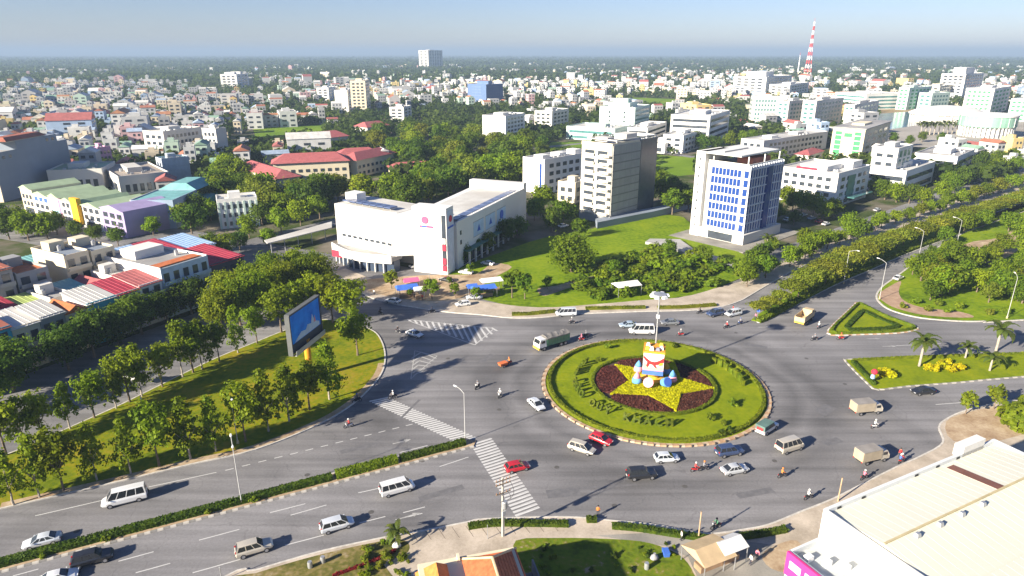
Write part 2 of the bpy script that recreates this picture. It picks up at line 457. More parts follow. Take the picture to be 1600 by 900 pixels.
DRYLAWN = ramp_mat('park_lawn', [(0.26, (0.085,0.125,0.003)), (0.48, (0.15,0.178,0.004)), (0.62, (0.21,0.195,0.006)), (0.8, (0.26,0.20,0.02))], scale=0.11, fine=(1.1, 0.8), bump=0.5)
MEADOW = ramp_mat('meadow', [(0.28, (0.075,0.13,0.004)), (0.5, (0.14,0.215,0.005)), (0.72, (0.20,0.26,0.008))], scale=0.07, fine=(0.8, 0.8), bump=0.6)
WEEDS = ramp_mat('weedy_ground', [(0.28, (0.06,0.07,0.015)), (0.5, (0.13,0.12,0.03)), (0.66, (0.22,0.17,0.07)), (0.8, (0.30,0.25,0.16))], scale=0.22, fine=(1.6, 0.7), bump=0.6)
KERB_PALE = mat('kerb_pale', (0.50,0.47,0.42), var=0.2, scale=1.5)
KERB_WARM = mat('kerb_warm', (0.42,0.27,0.16), var=0.25, scale=1.5)
KERB_DARK = mat('kerb_dark', (0.07,0.06,0.055), var=0.2, scale=1.5)
PAINT = mat('road_paint', (0.50,0.495,0.48), var=0.34, scale=1.3, detail=6)
PAINT_WORN = mat('worn_road_paint', (0.34,0.335,0.32), var=0.3, scale=1.0, detail=6)

def terrain_material():
    m, nt, b = node_mat('terrain')
    N, L = nt.nodes, nt.links
    tc = N.new('ShaderNodeTexCoord')
    n1 = N.new('ShaderNodeTexNoise'); n1.inputs['Scale'].default_value = 0.004; n1.inputs['Detail'].default_value = 8; n1.inputs['Roughness'].default_value = 0.65
    n2 = N.new('ShaderNodeTexNoise'); n2.inputs['Scale'].default_value = 0.06; n2.inputs['Detail'].default_value = 6
    L.new(tc.outputs['Object'], n1.inputs['Vector']); L.new(tc.outputs['Object'], n2.inputs['Vector'])
    r1 = N.new('ShaderNodeValToRGB'); e = r1.color_ramp.elements
    while len(e) < 4: e.new(0.5)
    for q, (p, c) in zip(e, ((0.30, (0.018,0.040,0.012)), (0.48, (0.035,0.062,0.014)), (0.58, (0.07,0.085,0.025)), (0.72, (0.15,0.125,0.07)))): q.position = p; q.color = (*c, 1)
    r2 = N.new('ShaderNodeValToRGB'); e = r2.color_ramp.elements
    while len(e) < 4: e.new(0.5)
    for q, (p, c) in zip(e, ((0.32, (0.028,0.05,0.012)), (0.47, (0.06,0.08,0.022)), (0.56, (0.14,0.125,0.09)), (0.7, (0.22,0.19,0.15)))): q.position = p; q.color = (*c, 1)
    L.new(n1.outputs['Fac'], r1.inputs['Fac']); L.new(n2.outputs['Fac'], r2.inputs['Fac'])
    sp = N.new('ShaderNodeSeparateXYZ'); L.new(tc.outputs['Object'], sp.inputs[0])
    mr = N.new('ShaderNodeMapRange'); mr.inputs[1].default_value = 700; mr.inputs[2].default_value = 1700
    L.new(sp.outputs[1], mr.inputs[0])
    mx = N.new('ShaderNodeMix'); mx.data_type = 'RGBA'
    L.new(mr.outputs[0], mx.inputs[0]); L.new(r2.outputs[0], mx.inputs[6]); L.new(r1.outputs[0], mx.inputs[7])
    L.new(mx.outputs[2], b.inputs['Base Color']); b.inputs['Roughness'].default_value = 0.95; b.inputs['Specular IOR Level'].default_value = 0.05
    return m
# ------------------------------------------------------------------ terrain: one sheet to the horizon
def make_terrain():
    ax = [-38000,-16000,-8000,-4000,-2000,-1000,-500,-250,-120,-60,0,60,120,250,500,1000,2000,4000,8000,16000,38000]
    ay = [-400,-100,0,60,120,180,250,350,500,750,1100,1600,2400,4000,7000,12000,22000,40000]
    vs = [(x, y, -0.06) for y in ay for x in ax]
    n = len(ax)
    fs = [(j*n+i, j*n+i+1, (j+1)*n+i+1, (j+1)*n+i) for j in range(len(ay)-1) for i in range(n-1)]
    structure(MB().add(vs, fs).build('ground', terrain_material()))
make_terrain()
def smooth_line(pts, n=6, closed=False):
    """Catmull-Rom through 2D points"""
    out, N_ = [], len(pts)
    rngi = range(N_ if closed else N_-1)
    for i in rngi:
        p0 = pts[(i-1) % N_] if closed or i > 0 else pts[i]
        p1, p2 = pts[i], pts[(i+1) % N_]
        p3 = pts[(i+2) % N_] if closed or i+2 < N_ else p2
        for k in range(n):
            t = k/n
            out.append(0.5*((2*p1) + (p2-p0)*t + (2*p0-5*p1+4*p2-p3)*t*t + (3*p1-p0-3*p2+p3)*t*t*t))
    if not closed: out.append(pts[-1])
    return out
def along(pts, step, start=0.0):
    """(point, direction angle) every step metres along a polyline"""
    out, need = [], start
    for a, b in zip(pts[:-1], pts[1:]):
        d = b - a; l = d.length
        if l < 1e-6: continue
        t = need
        while t <= l:
            out.append((a + d*(t/l), math.atan2(d.y, d.x))); t += step
        need = t - l
    return out
def offset(pts, d):
    out = []
    for i, p in enumerate(pts):
        a, b = pts[max(i-1,0)], pts[min(i+1,len(pts)-1)]
        t = (b-a).normalized(); out.append(p + Vector((-t.y, t.x))*d)
    return out
def slab(name, pts, top, m):
    return structure(MB().prism(pts, -0.05, top, base=False).build(name, m))
def sheet(name, pts, z, m, parent=None):
    o = MB().sheet(pts, z).build(name, m, parent)
    return o if parent else structure(o)
def kerb_stones(parent, line, mats, L=1.0, w=0.30, h=0.17, base=0.0, every=None):
    """each kerb stone a piece of its own, laid along a line"""
    me = [MB().frustum((-L*.485, L*.485, -w/2, w/2), (-L*.475, L*.475, -w/2+.03, w/2-.01), base, base+h).mesh('kerb_stone', m) for m in mats]
    for i, (p, a) in enumerate(along(line, every or L, L/2)):
        put('kerb_stone', me[i % len(me)], parent, (p.x, p.y, 0), a)
def kerb_run(name, line, w, h, m, parent=None):
    """a continuous kerb as one swept strip"""
    a, b = offset(line, w/2), offset(line, -w/2)
    mb = MB(); n = len(line)
    for i in range(n-1):
        q = [a[i], a[i+1], b[i+1], b[i]]
        vs = [(p.x,p.y,-0.02) for p in q] + [(p.x,p.y,h) for p in q]
        mb.add(vs, [(4,7,6,5),(0,1,5,4),(1,2,6,5),(2,3,7,6),(3,0,4,7)])
    o = mb.build(name, m, parent)
    return o if parent else structure(o)

# asphalt of the whole junction
road_poly = [Vector(p) for p in ((-230,-30),(40,20),(170,20),(190,175),(150,210),(330,350),(640,610),(610,640),(300,395),(60,190),(-20,188),(-110,235),(-330,330),(-345,300),(-130,205),(-75,165),(-135,60),(-260,10))]
ROAD = sheet('road', road_poly, 0.0, ASPHALT)
MEDIAN_DIR = (spot(738,692) - spot(0,885)).normalized()

# park wedge on the near side street
park_near = smooth_line(spots([(0,795),(100,772),(200,749),(300,725),(400,702),(500,662),(550,632),(582,602),(597,580),(601,560),(598,540),(588,522),(572,512)]), 5)
park_far = smooth_line(spots([(572,512),(540,505),(500,500),(450,515),(400,535),(350,555),(310,573),(225,615),(180,637),(110,668),(45,697),(0,715)]), 4)
park_poly = [Vector((-180,26))] + park_near + park_far[1:] + [Vector((-112,38))]
PARK = slab('park_lawn', park_poly, 0.14, DRYLAWN)
kerb_run('kerb', offset([Vector((-180,26))] + park_near, -0.1), 0.3, 0.16, KERB_PALE, PARK)
kerb_run('kerb', park_far, 0.3, 0.155, KERB_PALE, PARK)
# worn strip of bare earth along the road edge of the park
sheet('bare_earth', [*park_near[:44], *reversed(offset(park_near[:44], 1.3))], 0.146, DIRT, PARK)

# central reserve of the near road
mid_a, mid_b = spot(0,885) - MEDIAN_DIR*60, spot(736,692)
RESERVE_LINE = [mid_a, mid_b]
perp = Vector((-MEDIAN_DIR.y, MEDIAN_DIR.x))
reserve_poly = [mid_a - perp*1.15, mid_b - perp*1.15, mid_b + MEDIAN_DIR*0.9, mid_b + perp*1.15, mid_a + perp*1.15]
RESERVE = slab('central_reserve', reserve_poly, 0.14, DIRT)
kerb_stones(RESERVE, [spot(0,885) - MEDIAN_DIR*6 - perp*1.3, mid_b - perp*1.3], [KERB_PALE, mat('kerb_grey', (0.24,0.23,0.215), var=0.2, scale=1.5)], L=0.8, w=0.42, h=0.18)
kerb_stones(RESERVE, [spot(0,885) - MEDIAN_DIR*6 + perp*1.3, mid_b + perp*1.3], [KERB_PALE], L=1.2, w=0.3, h=0.18)

# south side: pavement, plots and verge
south_edge = smooth_line([Vector((-95,18)), Vector((-60,40))] + spots([(330,912),(400,891),(500,862),(600,840),(625,836),(680,826),(730,816),(760,811),(885,808),(960,814),(1020,820),(1085,832),(1115,834),(1160,828),(1200,820),(1250,800),(1300,780),(1350,755),(1400,730),(1440,712),(1472,692),(1466,668),(1478,655),(1510,641),(1560,630),(1600,626)]) + [Vector((150,112))], 4)
SOUTH = slab('pavement', south_edge + [Vector((150,20)), Vector((-95,-10))], 0.14, PAVING)
kerb_run('kerb', offset(south_edge, -0.1), 0.28, 0.165, KERB_PALE, SOUTH)
sheet('verge', smooth_line(spots([(330,925),(400,897),(500,868),(600,846),(632,846),(640,858),(628,872),(600,884)]) + [Vector((-14,58)), Vector((-50,40))], 3, True), 0.152, WEEDS, SOUTH)
sheet('lawn', smooth_line(spots([(806,846),(870,842),(940,843),(1000,847),(1040,858),(1068,874),(1085,900),(1090,930),(960,950),(850,930),(812,880)]), 3, True), 0.153, ramp_mat('rough_lawn', [(0.28,(0.07,0.10,0.008)),(0.48,(0.11,0.16,0.008)),(0.66,(0.15,0.16,0.02)),(0.8,(0.30,0.24,0.15))], scale=.3, fine=(1.6,.9), bump=.6), SOUTH)
sheet('concrete_forecourt', spots([(930,838),(1010,834),(1110,842),(1190,850),(1255,862),(1258,905),(1150,925),(1090,905),(1075,872),(1040,855)]), 0.149, CONCRETE, SOUTH)
sheet('bare_plot', smooth_line(spots([(1190,868),(1215,852),(1245,846),(1258,870),(1240,895),(1205,890)]), 3, True), 0.156, DIRT, SOUTH)
sheet('bare_plot', smooth_line(spots([(1478,660),(1510,646),(1560,636),(1610,634),(1640,660),(1560,690),(1490,690)]), 3, True), 0.152, DIRT, SOUTH)
def slab_joints():
    """shallow joints scored over the concrete walk"""
    for k in range(11):
        a, b = spot(640+k*22, 828-k*1.2), spot(652+k*22, 846-k*1.5)
        d = b-a
        put('joint', box_mesh('joint', d.length, 0.07, 0.006, mat('joint_dark', (0.14,0.11,0.085))), SOUTH, ((a.x+b.x)/2, (a.y+b.y)/2, 0.14), math.atan2(d.y, d.x))
slab_joints()

# islands on the east side
def island(name, pts_px, m, colours, n=3, L=1.0, extra=()):
    pts = smooth_line(spots(pts_px) + list(extra), n, True)
    o = slab(name, pts, 0.14, m)
    kerb_stones(o, [*pts, pts[0]], colours, L=L, w=0.34, h=0.18)
    return o, pts
TRI, tri_pts = island('traffic_island', [(1294,516),(1301,524),(1345,523),(1400,521),(1428,517),(1434,513),(1420,507),(1380,492),(1352,478),(1341,473),(1334,477),(1313,497)], LAWN, [KERB_PALE, KERB_WARM], 2)
EAST, east_pts = island('traffic_island', [(1322,566),(1330,562),(1400,559),(1500,556),(1620,551),(1800,545),(1840,560),(1800,578),(1600,589),(1500,598),(1420,604),(1380,609),(1366,608),(1358,602)], LAWN, [KERB_PALE, mat('kerb_grey', (0.24,0.23,0.215))], 2)
# north-east park corner
ne_edge = smooth_line([Vector((230,168))] + spots([(1600,500),(1540,502),(1500,502),(1440,497),(1398,487),(1378,476),(1370,463),(1380,448),(1402,432),(1450,397),(1500,368),(1600,316)]) + [Vector((420,420))], 4)
NEPARK = slab('park_corner', ne_edge + [Vector((700,420)), Vector((600,160))], 0.14, MEADOW)
kerb_run('kerb', offset(ne_edge, 0.1), 0.45, 0.17, KERB_PALE, NEPARK)
sheet('footpath', smooth_line(spots([(1372,461),(1392,447),(1408,440),(1404,456),(1412,470),(1440,481),(1500,488),(1520,497),(1450,494),(1402,483),(1382,473)]), 3, True), 0.15, ramp_mat('brick_path', [(0.3,(0.30,0.19,0.13)),(0.7,(0.42,0.30,0.21))], scale=0.6, fine=(5,0.4)), NEPARK)
sheet('bare_plot', smooth_line(spots([(1490,392),(1520,378),(1560,372),(1600,352),(1640,352),(1590,392),(1548,412),(1505,404)]), 3, True), 0.152, DIRT, NEPARK)
# avenue median, planted with umbrella trees
av_right = smooth_line(spots([(1183,503),(1193,502),(1246,475.6),(1306,445),(1363,421),(1410,400),(1500,366),(1600,331)]), 3)
av_dir = (av_right[-1] - av_right[3]).normalized(); av_n = Vector((-av_dir.y, av_dir.x))
av_right = av_right + [av_right[-1] + av_dir*330]
av_left = [p + av_n*min(9.5, 0.8+0.32*i*2.0) for i, p in enumerate(av_right)]
AVENUE = slab('avenue_median', av_right + list(reversed(av_left)), 0.14, MEADOW)
kerb_run('kerb', av_right, 0.3, 0.17, KERB_PALE, AVENUE)
# north side pavement and plots
av_pave = [p + av_n*7.5 for p in av_left[6:]]
n_edge = smooth_line(spots([(520,425),(545,442),(572,462),(610,474),(650,481),(700,488),(750,492),(800,497),(850,496),(900,491),(1000,487),(1080,485),(1130,479),(1160,469)]), 4) + av_pave
NORTH = slab('north_pavement', n_edge + [av_pave[-1] + av_n*14] + [p + av_n*9 for p in reversed(av_pave[1:])] + spots([(1160,440),(1060,466),(900,476),(800,478),(690,462),(640,455),(590,440),(540,420)]), 0.14, PAVING)
kerb_run('kerb', n_edge, 0.35, 0.17, KERB_PALE, NORTH)
LOT = sheet('vacant_lot', smooth_line(spots([(690,440),(760,470),(840,481),(930,476),(1000,470),(1080,462),(1150,438),(1190,415),(1150,392),(1080,350),(1060,338),(1000,338),(925,358),(850,372),(790,392),(730,415)]), 3, True), 0.145, MEADOW)
sheet('dirt_patch', smooth_line(spots([(560,440),(640,432),(700,430),(745,428),(770,412),(800,418),(765,438),(742,456),(700,470),(630,468),(575,455)]), 3, True), 0.155, DIRT, LOT)
sheet('dirt_patch', smooth_line(spots([(840,452),(870,447),(900,438),(930,432),(900,446),(868,458),(848,463)]), 3, True), 0.156, DIRT, LOT)
# open fields and plazas farther out
FIELD = ramp_mat('far_field', [(0.3,(0.10,0.18,0.008)),(0.6,(0.16,0.25,0.012)),(0.8,(0.22,0.26,0.03))], scale=0.03, fine=(0.3,0.4))
TAN = ramp_mat('tan_field', [(0.3,(0.26,0.19,0.10)),(0.7,(0.42,0.32,0.19))], scale=0.03, fine=(0.3,0.4))
PLAZA = ramp_mat('plaza', [(0.3,(0.26,0.24,0.21)),(0.7,(0.40,0.37,0.33))], scale=0.03, fine=(0.3,0.3))
for nm, pts, m in (('field', [(1022,242),(1090,246),(1092,272),(1060,275),(1022,268)], FIELD), ('field', [(1218,262),(1236,262),(1236,305),(1218,305)], FIELD),
                   ('field', [(862,222),(918,222),(930,236),(880,242),(850,232)], FIELD), ('field', [(985,152),(1060,155),(1060,170),(990,168)], FIELD),
                   ('field', [(395,200),(520,194),(500,215),(400,217)], FIELD), ('sandy_field', [(352,218),(450,210),(470,224),(400,232),(355,229)], TAN),
                   ('plaza', [(1370,215),(1400,196),(1600,186),(1600,252),(1540,240),(1480,232),(1400,228)], PLAZA),
                   ('sandy_field', [(1360,172),(1430,168),(1440,176),(1370,182)], TAN), ('field', [(1165,93),(1210,93),(1205,98),(1160,98)], FIELD)):
    sheet(nm, spots(pts), 0.0, m)
structure(MB().sheet(spots([(1368,178),(1430,174),(1432,196),(1392,202),(1366,196)]), 0.05).build('lake', mat('lake_water', (0.05,0.10,0.15), rough=0.15, spec=0.6, var=0.1, scale=0.05)))
# streets of the quarters behind
for pts, w in (([(330,398),(420,372),(530,345),(600,330)], 9), ([(1000,330),(1060,345)], 6), ([(0,372),(90,352),(160,362),(300,400)], 9), ([(830,232),(930,222),(1080,245),(1180,235)], 8)):
    l = spots(pts); a, b = offset(l, w/2), offset(l, -w/2)
    sheet('side_street', a + list(reversed(b)), 0.004, ASPHALT)

# ------------------------------------------------------------------ painted markings (children of the road)
def strip(name, a, b, w, m=PAINT, z=0.004):
    d = b - a
    q = Vector((-d.y, d.x)).normalized()*w/2
    k = (name, m.name)
    if k not in BOXES: BOXES[k] = MB().add([(-.5,-.5,0),(.5,-.5,0),(.5,.5,0),(-.5,.5,0)], [(0,1,2,3)]).mesh(name, m)
    return put(name, BOXES[k], ROAD, ((a.x+b.x)/2, (a.y+b.y)/2, z), math.atan2(d.y, d.x), (d.length, w, 1))
def zebra(a, b, n, length, dirv, w=0.45):
    for i in range(n):
        c = a + (b-a)*(i/(n-1)); strip('crossing_stripe', c - dirv*length/2, c + dirv*length/2, w)
zebra(spot(592,624), spot(728,687), 30, 3.6, MEDIAN_DIR)
zebra(spot(752,690), spot(824,799), 26, 4.0, (spot(840,793)-spot(800,808)).normalized())
def dashes(a, b, n, frac=0.5, w=0.18, m=PAINT):
    for i in range(n):
        p = a + (b-a)*((i)/n); strip('lane_dash', p, p + (b-a)*(frac/n), w, m)
dashes(spot(352,735), spot(655,660), 13, 0.5)
for a, b in (((55,806),(163,781)),((232,761),(338,738)),((311,844),(374,827)),((185,877),(240,862)),((212,895),(266,880)),((301,895),(375,874)),((422,801),(477,787)),((454,805),(510,789)),
             ((445,852),(506,836)),((562,817),(602,807)),((687,729),(732,714)),((625,707),(668,696)),((630,801),(664,792)),((20,900),(60,889)),((40,780),(52,777)),((1490,554),(1560,551)),((1462,632),(1530,627)),((1400,540),(1470,537)),((560,770),(596,762)),((516,858),(560,848)),((618,812),(660,802))):
    strip('lane_line', spot(*a), spot(*b), 0.17)
for u, v in ((628,690),(640,806),(1365,529),(1390,541),(1195,511)):     # lane arrows, worn
    p = spot(u, v); d = MEDIAN_DIR if u < 1000 else Vector((1, 0.05)).normalized()
    n_ = Vector((-d.y, d.x))
    pts = [p-d*1.6+n_*.12, p-d*1.6-n_*.12, p+d*.5-n_*.12, p+d*.5-n_*.45, p+d*1.6, p+d*.5+n_*.45, p+d*.5+n_*.12]
    MB().sheet(pts, 0.005).build('lane_arrow', PAINT_WORN, ROAD)
for i in range(15):                # hatched zone beyond the park tip
    t = i/14
    top = spot(638+130*t, 499+13*t)
    bx = 642+138*t if t < 0.1 else 640+137*t
    bot = spot(bx+ (10*t if t < .72 else 10*.72*(1-t)/.28), (502+35*t/.72) if t < .72 else 537-(t-.72)/.28*20)
    strip('hatch_bar', top, bot, 0.5)
strip('hatch_edge', spot(636,499), spot(770,513), 0.2); strip('hatch_edge', spot(638,501), spot(742,539), 0.2); strip('hatch_edge', spot(742,539), spot(771,514), 0.2)
for i in range(6):
    t = i/5
    a, b, c = spot(643+3*(1-t), 588-28*t), spot(650+8*t, 584-34*t), spot(660+22*t, 580-20*t)
    strip('chevron_bar', a, b, 0.35, PAINT_WORN); strip('chevron_bar', b, c, 0.35, PAINT_WORN)
for a, b in (((642,592),(648,548)),((648,548),(683,556)),((683,556),(642,592))): strip('hatch_edge', spot(*a), spot(*b), 0.2, PAINT_WORN, 0.006)
BARK = mat('bark', (0.17,0.13,0.095), var=0.3, scale=3.0, rough=0.95, spec=0.1)
BARK_PALE = mat('bark_whitewashed', (0.34,0.30,0.25), var=0.25, scale=3.0, rough=0.95, spec=0.1)

def crown_points(r, n, clumps, rx, rz, zc, shape):
    """points and outward normals of leaves gathered in clumps over an uneven crown"""
    P, Q = [], []
    clumps = int(clumps*1.5)
    for _ in range(clumps):
        d = r.normal(0, 1, 3); d /= np.linalg.norm(d)
        if shape == 'umbrella': d[2] = abs(d[2])*0.8 - 0.12
        k = r.uniform(0.30, 1.0)
        c = np.array([d[0]*rx*k, d[1]*rx*k, d[2]*rz*k])
        if shape == 'cone':
            t = r.uniform(-1, 1); w = (1 - (t+1)/2)**0.75*0.9 + 0.12
            a = r.uniform(0, 2*math.pi); q = r.uniform(0.35, 0.95)
            c = np.array([math.cos(a)*rx*w*q, math.sin(a)*rx*w*q, t*rz])
        cr = r.uniform(0.16, 0.44)*rx*(0.8 if shape == 'cone' else 1)
        m = max(4, int(n/clumps*(cr/(.3*rx))**1.6))
        dd = r.normal(0, 1, (m, 3)); dd /= np.linalg.norm(dd, axis=1)[:, None]
        rad = cr*np.abs(r.normal(0.8, 0.28, (m, 1)))
        flat = np.array([1, 1, 0.62 if shape == 'umbrella' else 0.8])
        p = c + dd*rad*flat
        P.append(p + np.array([0, 0, zc])); Q.append(dd*0.8 + p/np.array([rx, rx, rz])*0.5 + np.array([0, 0, 0.25]))
    return np.concatenate(P), np.concatenate(Q)
def crown_mesh(seed, n, clumps, rx, rz, zc, size, shape, m):
    r = np.random.default_rng(seed)
    P, Q = crown_points(r, n, clumps, rx, rz, zc, shape)
    return MB().cards(P, Q, size, r).mesh('crown', m)
def trunk_mesh(seed, h, r0, top, rx, m, limbs=5):
    r = random.Random(seed); mb = MB()
    p = Vector((0, 0, -0.1)); pts = [p]
    for i in range(3): pts.append(Vector((r.uniform(-.12, .12)*h*.12, r.uniform(-.12, .12)*h*.12, h*(i+1)/3)))
    rad = [r0*1.25, r0, r0*.85, r0*.7]
    for i in range(3): mb.tube(pts[i], pts[i+1], rad[i], rad[i+1], 7, caps=False)
    for i in range(limbs):
        a = 2*math.pi*i/limbs + r.uniform(-.4, .4)
        e = Vector((math.cos(a)*rx*.6, math.sin(a)*rx*.6, h + (top-h)*r.uniform(.35, .75)))
        mid = pts[3].lerp(e, .5) + Vector((0, 0, -.06*h))
        mb.tube(pts[3], mid, r0*.5, r0*.35, 5, caps=False); mb.tube(mid, e, r0*.35, r0*.1, 5, caps=False)
    mb.tube(pts[3], (pts[3].x, pts[3].y, h + (top-h)*.7), r0*.6, r0*.12, 5, caps=False)
    return mb.mesh('trunk', m)
# kind: (variants, leaves, clumps, crown radius, crown half height, crown centre, leaf size, shape, trunk height, trunk radius, bark, leaf material)
KIND = {
    'street': (4, 1900, 40, 2.7, 3.7, 5.6, 0.36, 'cone', 2.8, .15, BARK_PALE, 'street'),
    'oval':   (4, 1900, 40, 2.7, 3.3, 5.9, 0.36, 'round', 3.0, .16, BARK, 'street'),
    'big':    (4, 4200, 60, 4.6, 4.0, 6.6, 0.42, 'round', 3.0, .26, BARK, 'dark'),
    'wood':   (6, 1800, 46, 4.4, 3.8, 6.0, 0.60, 'round', 2.6, .25, BARK, 'wood'),
    'umbrella': (4, 2400, 44, 4.6, 2.2, 5.0, 0.46, 'umbrella', 3.4, .17, BARK, 'olive'),
    'small':  (3, 600, 16, 1.5, 1.4, 3.0, 0.36, 'round', 1.8, .09, BARK, 'fresh'),
    'shrub':  (4, 420, 14, 1.2, 0.9, 0.8, 0.34, 'round', 0.3, .06, BARK, 'fresh'),
    'great':  (1, 4200, 70, 7.6, 5.6, 6.4, 0.62, 'round', 2.6, .55, BARK, 'wood'),
}
PROTO = {}
for ki, (k, (nv, n, cl, rx, rz, zc, sz, sh, th, tr, bk, lm)) in enumerate(KIND.items()):
    PROTO[k] = [(crown_mesh(100*ki+i, n, cl, rx*(1+.12*math.sin(i*2.1)), rz*(1+.12*math.cos(i*1.7)), zc, sz, sh, LEAF[lm]), trunk_mesh(100*ki+i, th, tr, zc+rz*.6, rx, bk)) for i in range(nv)]
TREES = []
def plant(kind, p, scale=1.0, name='tree', label=None, cat='tree', group=None, leaf=None, z=0.0, wide=1.0, look=None):
    cm, tm = PROTO[kind][rng.randrange(len(PROTO[kind]))]
    o = thing(name, label, cat, (p[0], p[1], z), rng.uniform(0, 6.28), group, (scale*wide, scale*wide, scale))
    put('trunk', tm, o)
    c = put('crown', cm, o)
    if leaf: paint(c, LEAF[leaf])
    if look: TREES.append((o, look, p[0], p[1]))
    return o
def frond_mesh(seed, L=2.4):
    r = random.Random(seed); mb = MB(); n = 7
    rise, drop = r.uniform(.25, .8), r.uniform(1.0, 1.9)
    c = [Vector((L*(i/n)*(1-.12*(i/n)**2), 0, rise*L*.5*math.sin(math.pi*.6*i/n) - drop*(i/n)**2.2*L*.35)) for i in range(n+1)]
    for i in range(n):
        w0, w1 = .42*math.sin(math.pi*min(1, .15+.85*i/n))+.05, .42*math.sin(math.pi*min(1, .15+.85*(i+1)/n))*.97+.02
        a, b = c[i], c[i+1]
        for s in (-1, 1):
            mb.add([a, b, b+Vector((.10, s*w1, -.22*w1)), a+Vector((.16, s*w0, -.22*w0))], [(0,1,2,3)])
    return mb.mesh('frond', LEAF['palm'])
FRONDS = [frond_mesh(i) for i in range(5)]
def palm(p, h, label, scale=1.0, n=16, z=0.14, group=None):
    o = thing('palm_tree', label, 'palm tree', (p[0], p[1], z), rng.uniform(0, 6), group)
    mb = MB(); r = .17*scale
    prof = [(r*1.35, -.1), (r*1.15, h*.08), (r*1.05, h*.3), (r*1.12, h*.5), (r*.9, h*.75), (r*.75, h)]
    mb.lathe(prof, 9).build('trunk', BARK_PALE, o, True)
    for i in range(n):
        f = put('frond', FRONDS[i % 5], o, (0, 0, h-.05*(i % 3)), 2*math.pi*i/n + rng.uniform(-.2, .2), scale)
        f.rotation_euler[1] = rng.uniform(-.75, .35)
    return o
def cover_cards(mb, sampler, n, size, r, normal=(0,0,1)):
    P = [sampler() for _ in range(n)]
    mb.cards(P, np.tile(np.array(normal, float), (n, 1)), size, r)
def inside(p, poly):
    c, j = False, len(poly)-1
    for i in range(len(poly)):
        a, b = poly[i], poly[j]
        if (a[1] > p[1]) != (b[1] > p[1]) and p[0] < (b[0]-a[0])*(p[1]-a[1])/(b[1]-a[1])+a[0]: c = not c
        j = i
    return c
def bed_mesh(name, poly, z0, z1, density, size, m, seed=1):
    """planted bed: a low slab of growth with leaves standing out of it"""
    r = np.random.default_rng(seed); mb = MB().prism(poly, z0, z1, base=False)
    xs, ys = [p[0] for p in poly], [p[1] for p in poly]
    n = int((max(xs)-min(xs))*(max(ys)-min(ys))*density)
    c = np.stack([r.uniform(min(xs), max(xs), n), r.uniform(min(ys), max(ys), n)], 1)
    pts = [(x, y, z1 + r.uniform(-.02, size*.35)) for x, y in c if inside((x, y), poly)]
    mb.cards(pts, np.tile(np.array([0, 0, 1.0]), (len(pts), 1)), size, r)
    return mb.mesh(name, m)
def hedge_mesh(line, w, h, m, seed=1, density=26, size=0.22, base=0.1, closed=False):
    """clipped hedge swept along a line, leaves over its faces"""
    r = np.random.default_rng(seed); mb = MB()
    if closed: line = [*line, line[0]]
    a, b = offset(line, w/2), offset(line, -w/2)
    if closed:
        a[0] = a[-1] = (a[0]+a[-1])/2; b[0] = b[-1] = (b[0]+b[-1])/2
    n = len(line)
    for i in range(n-1):
        q = [a[i], a[i+1], b[i+1], b[i]]
        qt = [a[i].lerp(b[i], .06), a[i+1].lerp(b[i+1], .06), b[i+1].lerp(a[i+1], .06), b[i].lerp(a[i], .06)]
        vs = [(p.x, p.y, base-.05) for p in q] + [(p.x, p.y, base+h*(.94+.08*math.sin(i*1.9))) for p in qt]
        fs = [(4,7,6,5),(0,1,5,4),(2,3,7,6)]
        if not closed and i == 0: fs.append((3,0,4,7))
        if not closed and i == n-2: fs.append((1,2,6,5))
        mb.add(vs, fs)
        l = (line[i+1]-line[i]).length
        t3 = (line[i+1]-line[i]).normalized(); nn = Vector((-t3.y, t3.x))
        for face, k in (('t', w), ('a', h), ('b', h)):
            cnt = r.poisson(max(0.01, l*k*density))
            P = []
            for _ in range(cnt):
                u, v = r.uniform(), r.uniform()
                if face == 't': p = a[i].lerp(a[i+1], u).lerp(b[i].lerp(b[i+1], u), v); P.append((p.x, p.y, base+h+r.uniform(-.03, .07)))
                else:
                    p = (a if face == 'a' else b)[i].lerp((a if face == 'a' else b)[i+1], u); P.append((p.x, p.y, base+h*v))
            if P:
                nv = (0, 0, 1) if face == 't' else ((nn.x, nn.y, .2) if face == 'a' else (-nn.x, -nn.y, .2))
                mb.cards(P, np.tile(np.array(nv, float), (len(P), 1)), size, r)
    return mb.mesh('hedge', m)
def hedge(line, w, h, leaf, label, group=None, name='hedge', closed=False, density=26, size=.22, base=.1):
    return tag(put(name, hedge_mesh(line, w, h, LEAF[leaf], rng.randrange(9999), density, size, base, closed)), label, 'hedge', group)

# ---- trees of the wedge park: front row beside the main road, back row beside the side street
frow = [(62,778),(100,767),(152,751),(205,741),(249,729),(298,718),(338,706),(384,691),(420,675),(452,659),(484,641),(515,625)]
for i, (u, v) in enumerate(frow):
    k = 'oval' if i % 3 == 1 else 'street'
    plant(k, spot(u, v), rng.uniform(.98, 1.3), 'street_tree', f'{"pointed" if k=="street" else "round-headed"} young tree, {ORD1[i]} from the frame edge in the park row beside the main road', group='park row beside the main road', z=.14, wide=rng.uniform(.8,1.0))
plant('street', spot(22,790), 1.0, 'street_tree', 'young tree cut by the frame edge, starting the park row beside the main road', group='park row beside the main road', z=.14)
brow = [(10,712),(40,700),(68,690),(110,671),(148,654),(182,639),(203,629),(222,620),(254,605),(286,590),(302,583),(316,577),(343,566),(372,552),(402,537)]
for i, (u, v) in enumerate(brow):
    k = 'street' if i % 2 else 'oval'
    plant(k, spot(u, v), rng.uniform(.95, 1.35), 'street_tree', f'slim tree, {ORD1[i]} from the frame edge in the park row beside the side street', group='park row beside the side street', z=.14, wide=rng.uniform(.78,.98))
